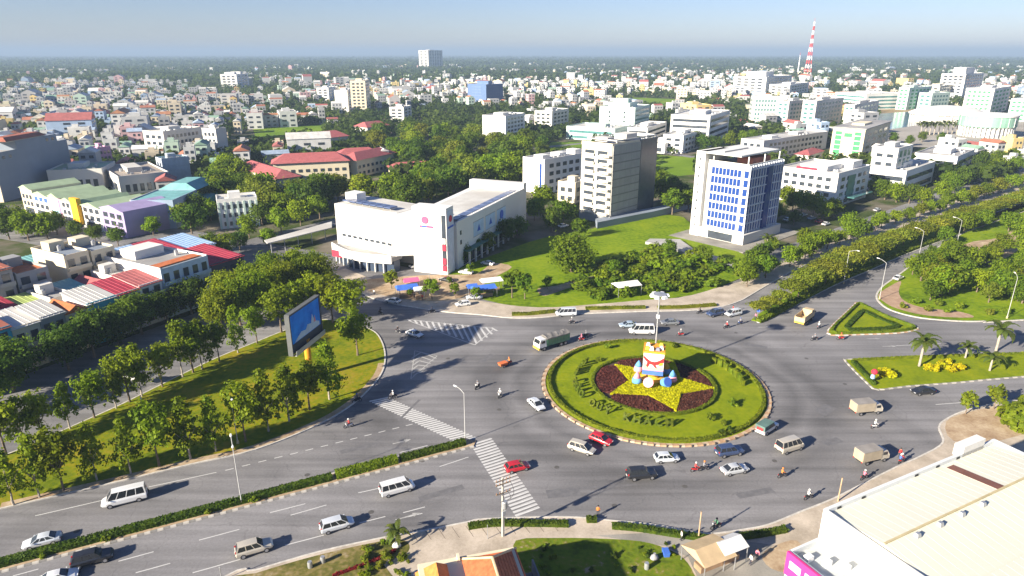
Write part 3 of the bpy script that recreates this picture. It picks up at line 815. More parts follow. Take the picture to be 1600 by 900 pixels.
plant('oval', spot(559,556), 1.18, 'street_tree', 'full round tree standing alone near the rounded tip of the park', z=.14, wide=1.1)
for i, (u, v, s) in enumerate(((440,520,1.25),(468,505,1.25),(495,496,1.35),(520,505,1.3),(548,512,1.35))):
    plant('oval', spot(u, v), s, 'street_tree', f'tall tree, {ORD1[i]} along the park end from the billboard towards the roundabout', group='tall trees behind the billboard', z=.14, wide=1.1)
for i, (u, v, s) in enumerate(((348,520,1.1),(376,508,1.15),(402,498,1.15),(428,482,1.1),(452,470,1.1),(478,460,1.0),(505,455,1.0),(395,470,1.05),(355,490,1.05),(425,450,1.0),(460,440,.95))):
    plant('big', spot(u, v), s, 'street_tree', f'leafy tree, {ORD1[i]} in the clump across the side street from the billboard', group='clump across the side street', leaf='street', wide=.82)
for i, (u, v, s) in enumerate(((-15,640,1.0),(22,612,1.05),(108,578,.95),(148,558,1.05),(186,540,.9),(222,522,1.0),(262,505,.85),(300,490,.95),(-40,665,1.0))):
    plant('big', spot(u, v), s, 'shade_tree', f'large dark tree, {ORD1[i]} in the row shading the townhouse fronts', group='dark trees before the townhouses')
# ---- vacant lot, mall and tower surroundings
plant('great', spot(893,425), .92, 'spreading_tree', 'broad rounded tree standing in the middle of the green vacant lot', leaf='wood')
plant('great', spot(492,432), .62, 'spreading_tree', 'bright leafy tree in front of the curved end of the white mall', leaf='fresh')
plant('small', spot(612,452), 1.25, 'roadside_tree', 'lime green round tree beside the blue market canopy', leaf='lime', wide=1.2)
for i, (u, v, s, lf) in enumerate(((675,468,1.3,'fresh'),(712,466,1.0,'fresh'),(745,470,.9,'fresh'),(800,466,1.9,'wood'),(820,468,1.7,'wood'),(640,466,.7,'fresh'),(735,430,.8,'wood'),(702,446,.6,'fresh'),(855,452,.9,'wood'))):
    plant('small', spot(u, v), s, 'roadside_tree', None, group='small trees along the north pavement', leaf=lf, look='small tree along the north pavement')
lot = spots([(900,470),(1000,465),(1090,456),(1160,432),(1178,418),(1120,408),(1060,392),(1010,392),(940,420),(905,440)])
for i in range(120):
    while True:
        u, v = rng.uniform(895,1180), rng.uniform(392,470); p = spot(u, v)
        if inside(p, lot): break
    plant('shrub', p, rng.uniform(.7, 1.9), 'shrub', None, 'shrub', 'shrubs on the vacant lot', wide=rng.uniform(1.0,1.6), leaf=rng.choice(['fresh','wood','wood','lime']), look='bushy shrub on the vacant lot')
for u, v, s in ((1045,402,.8),(1100,412,.8),(960,430,.7)):
    plant('wood', spot(u, v), s*.75, 'tree', None, group='trees on the vacant lot', leaf='wood', look='low tree in the vacant lot scrub')
for u, v, s, lf in ((848,330,1.2,'fresh'),(835,345,.9,'wood'),(880,352,1.0,'wood'),(862,362,.9,'dark'),(905,372,.8,'wood'),(740,400,.7,'dark'),(760,395,.7,'wood'),(790,380,.8,'dark'),(808,372,.8,'dark'),(725,412,.6,'dark'),
                    (1035,320,1.2,'wood'),(1050,335,1.1,'wood'),(1062,320,1.1,'dark'),(1030,305,1.1,'wood'),(1075,330,1.0,'wood'),(1048,308,1.1,'dark')):
    plant('wood', spot(u, v), s, 'tree', None, leaf=lf, look='dense tree', group='trees among the white blocks')
# ---- the wood behind the mall
wood_poly = spots([(520,318),(470,345),(410,330),(335,325),(345,290),(375,262),(385,305),(450,322),(480,305),(600,285),(640,290),(690,275),(640,262),(600,262),(560,232),(600,218),(640,212),(760,215),(768,228),(830,226),(862,236),(850,250),(822,258),(815,292),(740,300),(640,330)])
made = 0
while made < 190:
    u, v = rng.uniform(335,865), rng.uniform(210,345); p = spot(u, v)
    if not inside(p, wood_poly) or (375 < u < 690 and 282 < v < 322 and u < 640-.0*v and v < 318 and u > 440): continue
    if rng.random() > (v-150)/190*1.2: continue
    made += 1
    plant('wood', p, rng.uniform(.85, 1.5), 'tree', None, group='wood behind the mall', leaf=rng.choice(['wood','wood','dark','fresh','olive']), look='broadleaf tree in the wood')
for u, v, s in ((30,364,1.0),(60,368,.9),(90,366,.8),(5,362,1),(15,374,1),(45,376,1.0),(75,374,.9),(120,372,.6),(150,378,.6),(185,384,.7),(300,365,1.1),(290,358,1),(240,368,.7),(205,365,.9),(410,352,1.0),(440,365,1),(470,352,1),(390,372,.8),(330,395,.7),(350,402,.8),(375,392,.7),(420,385,.7),(440,345,1.1),(500,342,1.0),(310,345,1),(330,345,.9)):
    plant('wood', spot(u, v), s, 'tree', None, leaf=rng.choice(['wood','dark','fresh']), look='leafy street tree', group='trees along the shop street')
# ---- avenue: umbrella trees on the median, rows on both pavements
mid = [a.lerp(b, .5) for a, b in zip(av_right, av_left)]
for i, (p, a) in enumerate(along(mid, 5.4, 3.0)[:66]):
    n_ = Vector((-math.sin(a), math.cos(a)))
    plant('umbrella', p + n_*rng.uniform(-1, 1), rng.uniform(.82, 1.0)*(1 if i > 2 else .7), 'avenue_tree', f'flat-topped tree, {ORD1[i]} on the avenue median counted from the roundabout', group='trees on the avenue median', z=.14)
for i, (p, a) in enumerate(along([q + av_n*3.5 for q in av_pave], 9.0, 2.0)[:40]):
    plant('wood', p + Vector((rng.uniform(-1.5,1.5), rng.uniform(-1.5,1.5))), rng.uniform(.5, .8), 'avenue_tree', f'leafy tree, {ORD1[i]} on the office side of the avenue from the roundabout', group='trees on the office side of the avenue', z=.14, leaf=rng.choice(['fresh','wood','olive']))
nep = spots([(1410,440),(1440,420),(1500,412),(1600,400),(1700,420),(1700,470),(1600,480),(1520,478),(1440,475)])
for i in range(46):
    while True:
        u, v = rng.uniform(1405,1700), rng.uniform(395,485); p = spot(u, v)
        if inside(p, nep): break
    plant('wood', p, rng.uniform(.55, .85), 'tree', None, group='thicket in the corner park', leaf=rng.choice(['fresh','wood','wood','olive']), z=.14, look='leafy tree in the corner park thicket')
for i, (u, v) in enumerate(((1440,370),(1470,352),(1500,345),(1530,385),(1560,372),(1580,345),(1610,330),(1600,385),(1650,340),(1540,350),(1420,402),(1445,393))):
    plant('wood', spot(u+35, v+12), rng.uniform(.6, .9), 'tree', None, group='trees beyond the corner park', leaf=rng.choice(['fresh','wood']), look='tree beyond the corner park')
for i, (u, v, s) in enumerate(((1410,482,.8),(1450,487,.9),(1480,489,.9),(1430,474,.9),(1500,483,1),(1465,478,1),(1545,492,.9),(1570,490,1))):
    plant('shrub', spot(u, v), s, 'shrub', None, 'shrub', 'shrubs in the corner park', leaf=rng.choice(['olive','lime','fresh']), look='pale shrub edging the corner park', z=.14)
for i, (u, v, s) in enumerate(((1508,648,1.05),(1552,640,1.05),(1575,660,1.5),(1600,676,1.6),(1610,655,1.5))):
    plant('small' if i < 2 else 'shrub', spot(u, v), s*(1.0 if i < 2 else 1.5), 'roadside_tree' if i < 2 else 'shrub', ('small round street tree on the dirt corner, ' + ('nearer the traffic island' if i == 0 else 'nearer the frame edge')) if i < 2 else None, 'tree' if i < 2 else 'shrub', None if i < 2 else 'shrubs above the pale roof', leaf='lime', z=.14, look=None if i < 2 else 'bright green shrub above the pale warehouse roof')
# ---- office district trees
for u, v, s in ((1225,322,.9),(1238,330,.9),(1252,334,.9),(1270,338,.9),(1285,345,.8),(1215,345,.7),(1240,352,.6),(1275,395,.7),(1255,385,.6),(1300,340,.8),(1365,305,.9),(1382,312,.9),(1400,316,.9),(1420,318,.9),(1440,322,.8),(1470,310,.8),(1490,300,.8),(1505,290,.9),(1480,292,.8),(1340,375,.8),(1325,365,.8),
                (1085,232,1.1),(1100,236,1.1),(1118,236,1),(1140,232,1.1),(1160,226,1),(1175,222,1),(1310,262,.7),(1350,262,.7),(1345,232,.9),(1395,224,.8),(1440,222,.8),(1420,228,.7),(1470,226,.8),(1555,262,1),(1580,256,1),(1530,268,1),(1560,275,1),(1585,270,1),(1540,285,.9),(1520,252,1),(1535,245,1),(1300,308,.8),(1195,405,.6),(1175,420,.6),(1160,440,.7),(1185,412,.6),(1205,392,.5)):
    plant('wood', spot(u, v), s, 'tree', None, leaf=rng.choice(['fresh','wood','wood','dark']), look='green tree among the office blocks', group='office district trees')
for i, u in enumerate(range(1438, 1500, 7)):
    palm(spot(u, 212 - .05*(u-1438)), 9, f'tall palm, {ORD1[i]} in the row before the round hall', 2.2, 10, 0, 'palms before the round hall')
# ---- palms of the junction
palm(spot(1436,573), 5.8, 'royal palm at the pointed end of the long traffic island', 1.35)
palm(spot(1556,549), 5.2, 'royal palm farther along the long traffic island', 1.45)
palm(spot(1508,560), 2.6, 'young short palm between the two royal palms', 1.0)
palm(spot(1546,580), 3.0, 'leaning palm beside the yellow shrubs on the long island', 1.1)
palm(spot(622,848), 1.8, 'small palm on the corner of the near verge', .85)
palm(spot(1197,392), 4.5, 'palm beside the forecourt of the blue office tower', 1.2, 12, 0)
# ------------------------------------------------------------------ buildings
WHITE = mat('white_render', (0.74,0.73,0.70), var=0.06, scale=0.15, tint=(0.62,0.60,0.56))
OFFWHITE = mat('offwhite_render', (0.62,0.60,0.55), var=0.08, scale=0.15, tint=(0.5,0.48,0.44))
CREAM = mat('cream_render', (0.66,0.58,0.42), var=0.08, scale=0.15)
PALEGREEN = mat('pale_green_render', (0.50,0.62,0.55), var=0.08, scale=0.15)
GREEN = mat('green_cladding', (0.06,0.32,0.12), var=0.15, scale=0.3)
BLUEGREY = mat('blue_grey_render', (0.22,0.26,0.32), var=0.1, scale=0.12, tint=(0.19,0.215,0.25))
GREY = mat('grey_render', (0.30,0.30,0.30), var=0.1, scale=0.2)
ROOFGREY = mat('roof_concrete', (0.36,0.35,0.33), var=0.18, scale=0.3, tint=(0.26,0.25,0.24))
ROOFWHITE = mat('roof_pale', (0.58,0.57,0.53), var=0.1, scale=0.3, tint=(0.46,0.44,0.40))
REDTILE = mat('red_tile', (0.34,0.10,0.10), var=0.16, scale=0.8)
ORANGETILE = mat('orange_tile', (0.46,0.14,0.05), var=0.22, scale=0.9)
BRICKRED = mat('rust_sheet', (0.32,0.11,0.07), var=0.25, scale=0.5)
CRIMSON = mat('crimson_sheet', (0.34,0.035,0.06), var=0.15, scale=0.4)
BLUESHEET = mat('blue_sheet', (0.26,0.38,0.56), var=0.15, scale=0.4)
TEALSHEET = mat('teal_sheet', (0.16,0.36,0.36), var=0.18, scale=0.4)
LIMESHEET = mat('lime_sheet', (0.36,0.44,0.14), var=0.15, scale=0.4)
GREENROOF = mat('sage_sheet', (0.33,0.42,0.26), var=0.12, scale=0.3)
CYANWALL = mat('cyan_render', (0.05,0.36,0.46), var=0.12, scale=0.3)
LILAC = mat('lilac_render', (0.34,0.28,0.46), var=0.1, scale=0.3)
PINK = mat('pink_render', (0.55,0.28,0.42), var=0.1, scale=0.3)
GLASS = glass_mat('window_glass', (0.045,0.055,0.07))
GLASSBLUE = glass_mat('blue_glass', (0.022,0.06,0.24))
GLASSTEAL = glass_mat('teal_glass', (0.08,0.20,0.20))
DARK = mat('dark_void', (0.03,0.03,0.032), var=0.2, scale=0.5)
STEEL = mat('steel', (0.45,0.46,0.47), rough=0.45, metal=0.6, var=0.08, scale=1.0)
SIGNRED = mat('sign_red', (0.55,0.03,0.06), var=0.06, scale=0.5)
SIGNBLUE = mat('sign_blue', (0.05,0.12,0.50), var=0.06, scale=0.5)
YELLOW = mat('sign_yellow', (0.75,0.42,0.02), var=0.06, scale=0.5)

class Block:
    """a building in its own frame: origin at its near corner, x along the face that recedes to one side, y along the other"""
    def __init__(s, name, label, cat, C, L, R, group=None, lm=None):
        C, L, R = (p.copy() if isinstance(p, Vector) else spot(*p) for p in (C, L, R))
        d = R - C; s.W = d.length; s.rz = math.atan2(d.y, d.x)
        n = Vector((-d.y, d.x)).normalized(); s.D = max(4.0, (L-C).dot(n))
        s.o = thing(name, label, cat, (C.x, C.y, -0.05), s.rz, group)
        s.C = C; s.n = n; s.d = d.normalized()
        LOCK.append((C + (s.d*s.W + n*s.D)/2, max(s.W, s.D)*.62))
        if lm: LANDMARKS.append((lm, *(C + (s.d*s.W + n*s.D)/2)))
    def part(s, name, m, *boxes):
        mb = MB()
        for b in boxes: mb.box(*b)
        return mb.build(name, m, s.o)
    def shell(s, h, wall, roof=ROOFGREY, parapet=0.7, t=0.3):
        """walls with a parapet, roof deck set down behind it"""
        s.h = h; W, D = s.W, s.D
        mb = MB().box(0, W, 0, D, 0, h)
        w = mb.build('wall', wall, s.o)
        MB().box(t, W-t, t, D-t, h+.002, h+.06).build('roof', roof, s.o)
        if parapet:
            MB().box(0, W, 0, t, h, h+parapet).box(0, W, D-t, D, h, h+parapet).box(0, t, t, D-t, h, h+parapet).box(W-t, W, t, D-t, h, h+parapet).build('parapet', wall, s.o)
        return w
    def win(s, face, a, z, w, h, m=GLASS, name='window', proud=0.06):
        """one window on face 'r' (y=0) or 'l' (x=0), a = distance of its centre from the near corner"""
        if face == 'r': return put(name, box_mesh(name, w, .3, h, m), s.o, (a, .15-proud, z))
        return put(name, box_mesh(name, .3, w, h, m), s.o, (.15-proud, a, z))
    def grid(s, face, rows, cols, z0, dz, w, h, m=GLASS, a0=None, a1=None, name='window'):
        L = s.W if face == 'r' else s.D
        a0 = .08*L if a0 is None else a0; a1 = .92*L if a1 is None else a1
        for i in range(rows):
            for j in range(cols):
                s.win(face, a0 + (a1-a0)*(j+.5)/cols, z0 + i*dz, w or (a1-a0)/cols*.6, h, m, name)
    def bands(s, face, rows, z0, dz, h, m=GLASS, a0=None, a1=None):
        L = s.W if face == 'r' else s.D
        a0 = .06*L if a0 is None else a0; a1 = .94*L if a1 is None else a1
        for i in range(rows): s.win(face, (a0+a1)/2, z0 + i*dz, a1-a0, h, m, 'window_band')
    def fins(s, face, n, z0, z1, m, a0=None, a1=None, w=.35, out=.4, name='fin'):
        L = s.W if face == 'r' else s.D
        a0 = 0 if a0 is None else a0; a1 = L if a1 is None else a1
        for i in range(n+1):
            a = a0 + (a1-a0)*i/n
            if face == 'r': put(name, box_mesh(name, w, out+.2, z1-z0, m), s.o, (a, .2-(out+.2)/2, z0))
            else: put(name, box_mesh(name, out+.2, w, z1-z0, m), s.o, (.2-(out+.2)/2, a, z0))
    def ledges(s, face, zs, m, out=.35, h=.4, a0=0, a1=None, name='ledge'):
        L = s.W if face == 'r' else s.D
        a1 = L if a1 is None else a1
        for z in zs:
            if face == 'r': put(name, box_mesh(name, a1-a0, out+.2, h, m), s.o, ((a0+a1)/2, .2-(out+.2)/2+.004, z))
            else: put(name, box_mesh(name, out+.2, a1-a0, h, m), s.o, (.2-(out+.2)/2+.004, (a0+a1)/2, z))
    def roof_plant(s, boxes, m=WHITE, name='stair_house'):
        for b in boxes:
            x0, x1, y0, y1, h = b
            put(name, MB().box(x0*s.W, x1*s.W, y0*s.D, y1*s.D, s.h+.05, s.h+h).mesh(name, m), s.o)
    def tanks(s, n, r=.6):
        for i in range(n):
            t = MB().lathe([(r, 0), (r, 1.3), (r*.4, 1.5)], 10).mesh('water_tank', STEEL)
            put('water_tank', t, s.o, (s.W*rng.uniform(.2,.8), s.D*rng.uniform(.3,.8), s.h+.06))
    def pt(s, x, y): return s.C + s.d*x + s.n*y
LOCK = []          # (centre, radius) of ground already built on

# ---- blue glass office tower by the avenue
def blue_tower():
    b = Block('office_tower', 'white office tower with blue glass windows and vertical fins beside the avenue', 'building', (1158,382), (1086,374), (1211,364), lm='blue office tower')
    b.D = 17.5; H = 26.0
    b.h = H
    W, D = b.W, b.D
    b.part('wall', WHITE, (0.5, W-.5, .5, D-.5, 0, H))
    b.part('podium', OFFWHITE, (-1.2, W+1, -1.2, D+1, 0, 3.6))
    b.part('entrance_glass', GLASS, (-1.3, -1.1, 3, D-5, .4, 3.0))
    b.part('side_slab', WHITE, (-1.6, W*.55, D-1.4, D+2.2, 0, 30.0))
    for i in range(9): put('slit_window', box_mesh('slit_window', .3, .5, .9, GLASS), b.o, (-1.52, D+.6, 3.6+i*2.9))
    for i in range(7):           # front bays facing the roundabout
        z = 4.3 + i*3.05
        for j in range(8):
            put('window', box_mesh('window', .3, 1.38, 2.55, GLASSBLUE), b.o, (.42, 3.6 + j*1.42, z))
        put('window', box_mesh('window', .3, 1.5, 2.2, GLASSBLUE), b.o, (.42, 1.2, z))
        put('ledge', box_mesh('ledge', .7, D-4, .42, WHITE), b.o, (.3, (D-4)/2+.3, z+2.35))
        for j in range(10):
            put('window', box_mesh('window', 1.75, .3, 2.55, GLASSBLUE), b.o, (1.6 + j*(W-2.6)/9.6, .30, z))
        put('ledge', box_mesh('ledge', W-1, .7, .3, mat('tower_fin', (0.60,0.63,0.68))), b.o, (W/2, .22, z+2.6))
    for j in range(14): put('fin', box_mesh('fin', .22, .7, 23, mat('tower_fin', (0.60,0.63,0.68))), b.o, (.6 + j*(W-1.2)/13, .2, 3.7))
    for j in range(10): put('fin', box_mesh('fin', .5, .16, 22.0, WHITE), b.o, (.3, 2.9 + j*1.42, 3.9))
    b.part('glass_wall', GLASSBLUE, (.9, W-.7, .38, .6, 4.2, H-.5))
    b.part('recess', mat('deep_blue_glass', (0.02,0.05,0.22), rough=.1), (W*.52, W*.66, -.28, .3, 3.8, H-.6))
    b.part('roof', ROOFGREY, (.8, W-.8, .8, D-1.5, H+.01, H+.1))
    b.part('parapet', WHITE, (.5, W-.5, .5, .8, H, H+1.1), (.5, .8, .8, D-1.5, H, H+1.1))
    b.part('roof_wall', BRICKRED, (W*.3, W*.8, 3, 9, H+.1, H+2.3))
    for x, y in ((1.2,1.4),(W-1.5,1.4),(W/2,1.4),(1.2,D-3),(W-1.5,D-3),(W/2,8)): put('post', box_mesh('post', .35, .35, 3.4, WHITE), b.o, (x, y, H+.1))
    b.part('roof_canopy', mat('canopy_pale', (0.62,0.62,0.60)), (-1.8, W+.3, 2.5, D+.8, H+3.5, H+4.0))
    b.part('canopy_rib', GREY, (1, W*.7, D*.6, D*.6+.5, H+4.0, H+4.35))
    b.part('forecourt', CONCRETE, (-9, W+8, -6, D+6, -.02, .22))
blue_tower()
tag(MB().prism([p for l in [spots([(1015,377),(1062,378),(1090,398),(1150,412),(1180,425),(1176,430),(1140,420),(1080,405),(1050,390),(1008,382)])] for p in l], 0, 1.0).build('garden_wall', ROOFGREY), 'low pale wall round the forecourt of the blue office tower', 'wall')

# ---- grey curtain-wall tower
def grey_tower():
    b = Block('office_tower', 'grey slab tower with a cream balconied end and dark glass corner', 'building', (951,350), (918,337), (1018,330), lm='grey slab tower')
    H = 30.0; W, D = b.W, b.D; b.h = H
    cream_ = mat('taupe_render', (0.58,0.54,0.46), var=.08, scale=.15)
    b.part('wall', cream_, (0.1, W-.1, .1, D-.1, 0, H-1))
    b.part('curtain_wall', mat('grey_panel', (0.34,0.325,0.30), var=.08, scale=.3), (.4, W*.62, -.35, .2, 3.2, H-.5))
    b.part('glass_corner', mat('slate_glass', (0.06,0.075,0.10), rough=.2), (W*.62, W+.2, -.5, .3, 1.0, H+.4))
    for i in range(8): put('floor_band', box_mesh('floor_band', W*.6, .08, .45, mat('band_taupe', (0.22,0.21,0.195))), b.o, (W*.31, -.36, 4.5+i*3.05))
    for j in range(5): put('joint', box_mesh('joint', .08, .06, H-4, GREY), b.o, (1.5+j*W*.12, -.37, 3.2))
    for i in range(8):
        z = 3.2 + i*3.15
        for j in range(2): put('window', box_mesh('window', .3, D*.3, 1.6, GLASS), b.o, (0, D*(.3+.42*j), z+.4))
        put('balcony', MB().box(-1.5, 0, .3, D*.32, z, z+.25).box(-1.5, -1.38, .3, D*.32, z+.25, z+1.1).mesh('balcony', cream_), b.o)
        put('balcony', MB().box(-.7, 0, D*.55, D*.95, z, z+.2).box(-.7, -.58, D*.55, D*.95, z+.2, z+.9).mesh('balcony', cream_), b.o)
    b.part('base', GREY, (-.2, W, -.45, D, 0, 2.9))
    b.part('parapet', CREAM, (0, W*.6, 0, .4, H-1, H+.3), (0, .4, .4, D, H-1, H+.3))
    b.part('roof', ROOFGREY, (.4, W-.2, .4, D-.2, H-.99, H-.9))
    b.part('roof_frame', OFFWHITE, (W*.1, W, .2, .6, H+.9, H+1.3), (W*.1, W, D-.6, D-.2, H+.9, H+1.3), (W*.1, W*.1+.4, .6, D-.6, H+.9, H+1.3), (W*.1+.01, W*.1+.39, .21, .59, H-.9, H+.9), (W-.4, W, .6, D-.6, H+.9, H+1.3), (W-.39, W-.01, .21, .59, H-.9, H+.9), (W-.39, W-.01, D-.59, D-.21, H-.9, H+.9))
    b.roof_plant([(.5,.75,.3,.7,2.2),(.15,.3,.4,.8,1.6)], OFFWHITE)
grey_tower()
tag(MB().prism(spots([(930,352),(933,358),(1022,340),(1082,325),(1080,321),(1018,334)]), 0, 2.6).build('boundary_wall', BLUEGREY), 'long blue grey boundary wall below the grey slab tower', 'wall')

# ---- the white mall
def mall():
    C = spot(690,428); Rr = spot(822,352); Ll = spot(530,402)
    b = Block('shopping_mall', 'white angular shopping mall with a tall sign tower at its corner', 'building', Vector((C.x+3, C.y+1)), Ll, Rr, lm='white mall')
    W = b.W; H = 15.5; b.h = H
    inv = Matrix.Rotation(-b.rz, 4, 'Z') @ Matrix.Translation((-b.C.x, -b.C.y, 0))
    loc = lambda p: (inv @ Vector((p[0], p[1], 0))).xy
    # right wing
    MB().prism([Vector((4,0)), Vector((W,0)), Vector((W,22)), Vector((4,20))], 0, H-2).build('right_wing', WHITE, b.o)
    MB().box(W-3, W, 0, 22, H-2, H+1).build('end_wall', WHITE, b.o)
    MB().box(4, W-3, 0, .4, H-2, H-.9).build('parapet', WHITE, b.o)
    MB().box(5, W-3.2, .8, 19, H-1.98, H-1.9).build('roof', ROOFWHITE, b.o)
    for k in range(9): put('roof_panel', box_mesh('roof_panel', (W-12)/9*.86, 2.6, .25, mat('solar_blue', (0.09,0.12,0.22), rough=.3)), b.o, (8+(W-12)*(k+.5)/9, 3.4, H-1.5))
    for k in range(9): put('roof_panel', box_mesh('roof_panel', (W-12)/9*.86, 1.2, .25, WHITE), b.o, (8+(W-12)*(k+.5)/9, 1.2, H-1.6))
    MB().box(8, W*.72, -2.2, 0, 4.6, 4.9).build('awning', mat('awning_green', (0.06,0.16,0.13)), b.o)
    for k in range(9): put('column', box_mesh('column', .5, .5, 4.6, OFFWHITE), b.o, (8.6+k*(W*.72-9)/8, -1.8, 0))
    MB().box(8, W*.7, -.05, .1, .2, 4.3).build('shopfront', GLASS, b.o)
    for k, x in enumerate((W*.31, W*.46, W*.61)):
        put('poster_panel', box_mesh('poster_panel', W*.12, .12, 4.6, mat('poster_pale', (0.45,0.58,0.72))), b.o, (x, -.02, 7.2))
        f = put('poster_frame', MB().box(-W*.062, W*.062, -.05, .05, -.15, 0).box(-W*.062, W*.062, -.05, .05, 4.6, 4.75).mesh('poster_frame', GREY), b.o, (x, -.06, 7.2))
    for x, z, r in ((W*.61, 9.7, 1.5),):
        put('round_logo', MB().tube((0,0,0), (0,-.12,0), r, r, 20).mesh('round_logo', SIGNBLUE), b.o, (x, -.12, z))
    for x in (W*.31, W*.46):
        put('poster_mark', MB().add([(-1.3,0,-1),(1.3,0,-1),(.2,0,1.3)], [(0,1,2)]).mesh('poster_mark', SIGNBLUE), b.o, (x, -.12, 9.4))
    for z in (7.2, 10.2): put('window', box_mesh('window', .8, .2, 1.3, GLASS), b.o, (6.5, -.03, z))
    # sign tower
    t0, t1 = loc(spot(648,424)), loc(spot(700,430))
    d = (t1-t0).normalized(); n = Vector((-d.y, d.x))
    MB().prism([t0, t1, t1+n*5, t0+n*5], 0, 20).build('sign_tower', WHITE, b.o)
    a = math.atan2(d.y, d.x); L_ = (t1-t0).length
    def on_tower(name, m, u, z, w, h, out=.12):
        p = t0 + d*u - n*(out/2)
        return put(name, box_mesh(name, w, out, h, m), b.o, (p.x, p.y, z), a)
    on_tower('glass_slot', GLASS, L_-.9, 3, 1.1, 15, .2)  # tall slot of dark window glass in the sign face
    for z, m in ((1.2, SIGNRED), (3.4, SIGNRED), (7.5, SIGNRED), (9.5, OFFWHITE)): on_tower('advert', m, L_-.9, z, 1.15, 1.7, .3)
    p = t0 + d*(L_*.38) - n*.1
    put('flower_logo', MB().tube((0,.05,0), (0,-.1,0), 1.1, 1.1, 14).mesh('flower_logo', mat('sign_rose', (0.62,0.10,0.20))), b.o, (p.x, p.y, 16.2), a)
    on_tower('sign_letters', mat('sign_letter', (0.40,0.05,0.16)), L_*.42, 14.0, 4.4, .5); on_tower('sign_letters', SIGNBLUE, L_*.36, 14.0, 1.6, .48, .16)
    # side face of the sign tower, towards the lot
    s0, s1 = t1, t1 + n*5
    MB().box(-.12, 0, .4, 4.6, 1, 19).build('side_board', mat('sign_side', (0.58,0.62,0.70)), b.o).matrix_basis = Matrix.Translation((t1.x, t1.y, 0)) @ Matrix.Rotation(a, 4, 'Z') @ Matrix.Translation((.13,0,0))
    put('flower_logo', MB().tube((0,0,0), (.12,0,0), 1.0, 1.0, 14).mesh('flower_logo', SIGNRED), b.o, (t1.x+n.x*2.6+d.x*.13, t1.y+n.y*2.6+d.y*.13, 16.6), a)
    put('sign_letters', MB().box(0,.12,-1.9,1.9,0,.55).mesh('sign_letters', SIGNBLUE), b.o, (t1.x+n.x*2.5+d.x*.13, t1.y+n.y*2.5+d.y*.13, 13.9), a)
    # left wing, a shallow curve of window rows over a curved podium
    q0, q1 = loc(spot(530,402)), loc(spot(622,424))
    dl = (q1-q0).normalized(); nl = Vector((-dl.y, dl.x)); LL = (q1-q0).length
    MB().prism([q0, q1, t0+n*1.0, t0+n*6, q1+nl*14, q0+nl*14], 4.8, 17.6).build('left_wing', WHITE, b.o)
    al = math.atan2(dl.y, dl.x)
    for i in range(3):
        for j in range(9):
            p = q0 + dl*(LL*(.08+.86*(j+.5)/9)) - nl*.02
            put('window', box_mesh('window', LL*.062, .12, .55 if i else .75, GLASS if i == 0 else GREY), b.o, (p.x, p.y, 7.6+i*2.6), al)
    arc = [q0 + dl*(LL*k/10) - nl*(2.2 + 3.4*math.sin(math.pi*k/10)) for k in range(11)]
    MB().prism([*arc, q1+nl*2, q0+nl*2], 3.6, 4.8).build('podium_roof', ROOFGREY, b.o)
    arc2 = [q0 + dl*(LL*k/10) - nl*(2.6 + 3.6*math.sin(math.pi*k/10)) for k in range(11)]
    mb = MB(); 
    for i in range(10):
        a0, a1_, b0, b1 = arc2[i], arc2[i+1], arc[i], arc[i+1]
        mb.prism([a0, a1_, b1, b0], 3.0, 5.6)
    mb.build('podium_fascia', WHITE, b.o)
    MB().prism([*[p+nl*.6 for p in arc], q1+nl*1, q0+nl*1], 0, 3.55).build('podium_glass', mat('podium_glass', (0.05,0.07,0.11), rough=.2), b.o)
    for k in range(1, 10):
        p = arc[k]; put('column', box_mesh('column', .35, .35, 3.0, OFFWHITE), b.o, (p.x, p.y, 0), al)
    p = arc2[2]-nl*.2; put('entrance_sign', box_mesh('entrance_sign', 4.2, .3, 2.0, SIGNRED), b.o, (p.x, p.y, 2.3), al+.1)
    MB().prism([q0+nl*1+dl*.5, q1+nl*1, q1+nl*13, q0+nl*13+dl*.5], 17.61, 17.7).build('roof', ROOFWHITE, b.o)
    for k in range(7):
        p = q0 + dl*(LL*(.14+.8*k/7)) + nl*3
        put('roof_panel', box_mesh('roof_panel', LL*.1, 3.2, .3, mat('solar_blue', (0.09,0.12,0.22))), b.o, (p.x, p.y, 18.5), al)
        put('roof_post', box_mesh('roof_post', .2, .2, .85, STEEL), b.o, (p.x, p.y, 17.68), al)
    p = q0 + dl*2.2 + nl*7; put('stair_house', box_mesh('stair_house', 5, 4, 2.6, WHITE), b.o, (p.x, p.y, 17.7), al)
    MB().prism([t0+n*6, t1+n*5, Vector((5,12)), q1+nl*14], 15.2, 15.6).build('roof', ROOFGREY, b.o)
    MB().prism([t0+n*6, t1+n*5, Vector((4.5,12)), q1+nl*13.9], 0, 15.19).build('core_wall', WHITE, b.o)
    LOCK.append((spot(600,380), 32))
mall()
tag(MB().prism(spots([(415,393),(420,398),(520,372),(520,362)]), 3.6, 3.9).build('canopy', ROOFWHITE), 'long white canopy roof running from the street to the mall', 'canopy')
for i in range(5):
    p = spot(425+i*21, 397-i*5.5); put('post', box_mesh('post', .2, .2, 3.6, STEEL), bpy.data.objects['canopy'], (p.x, p.y, 0))

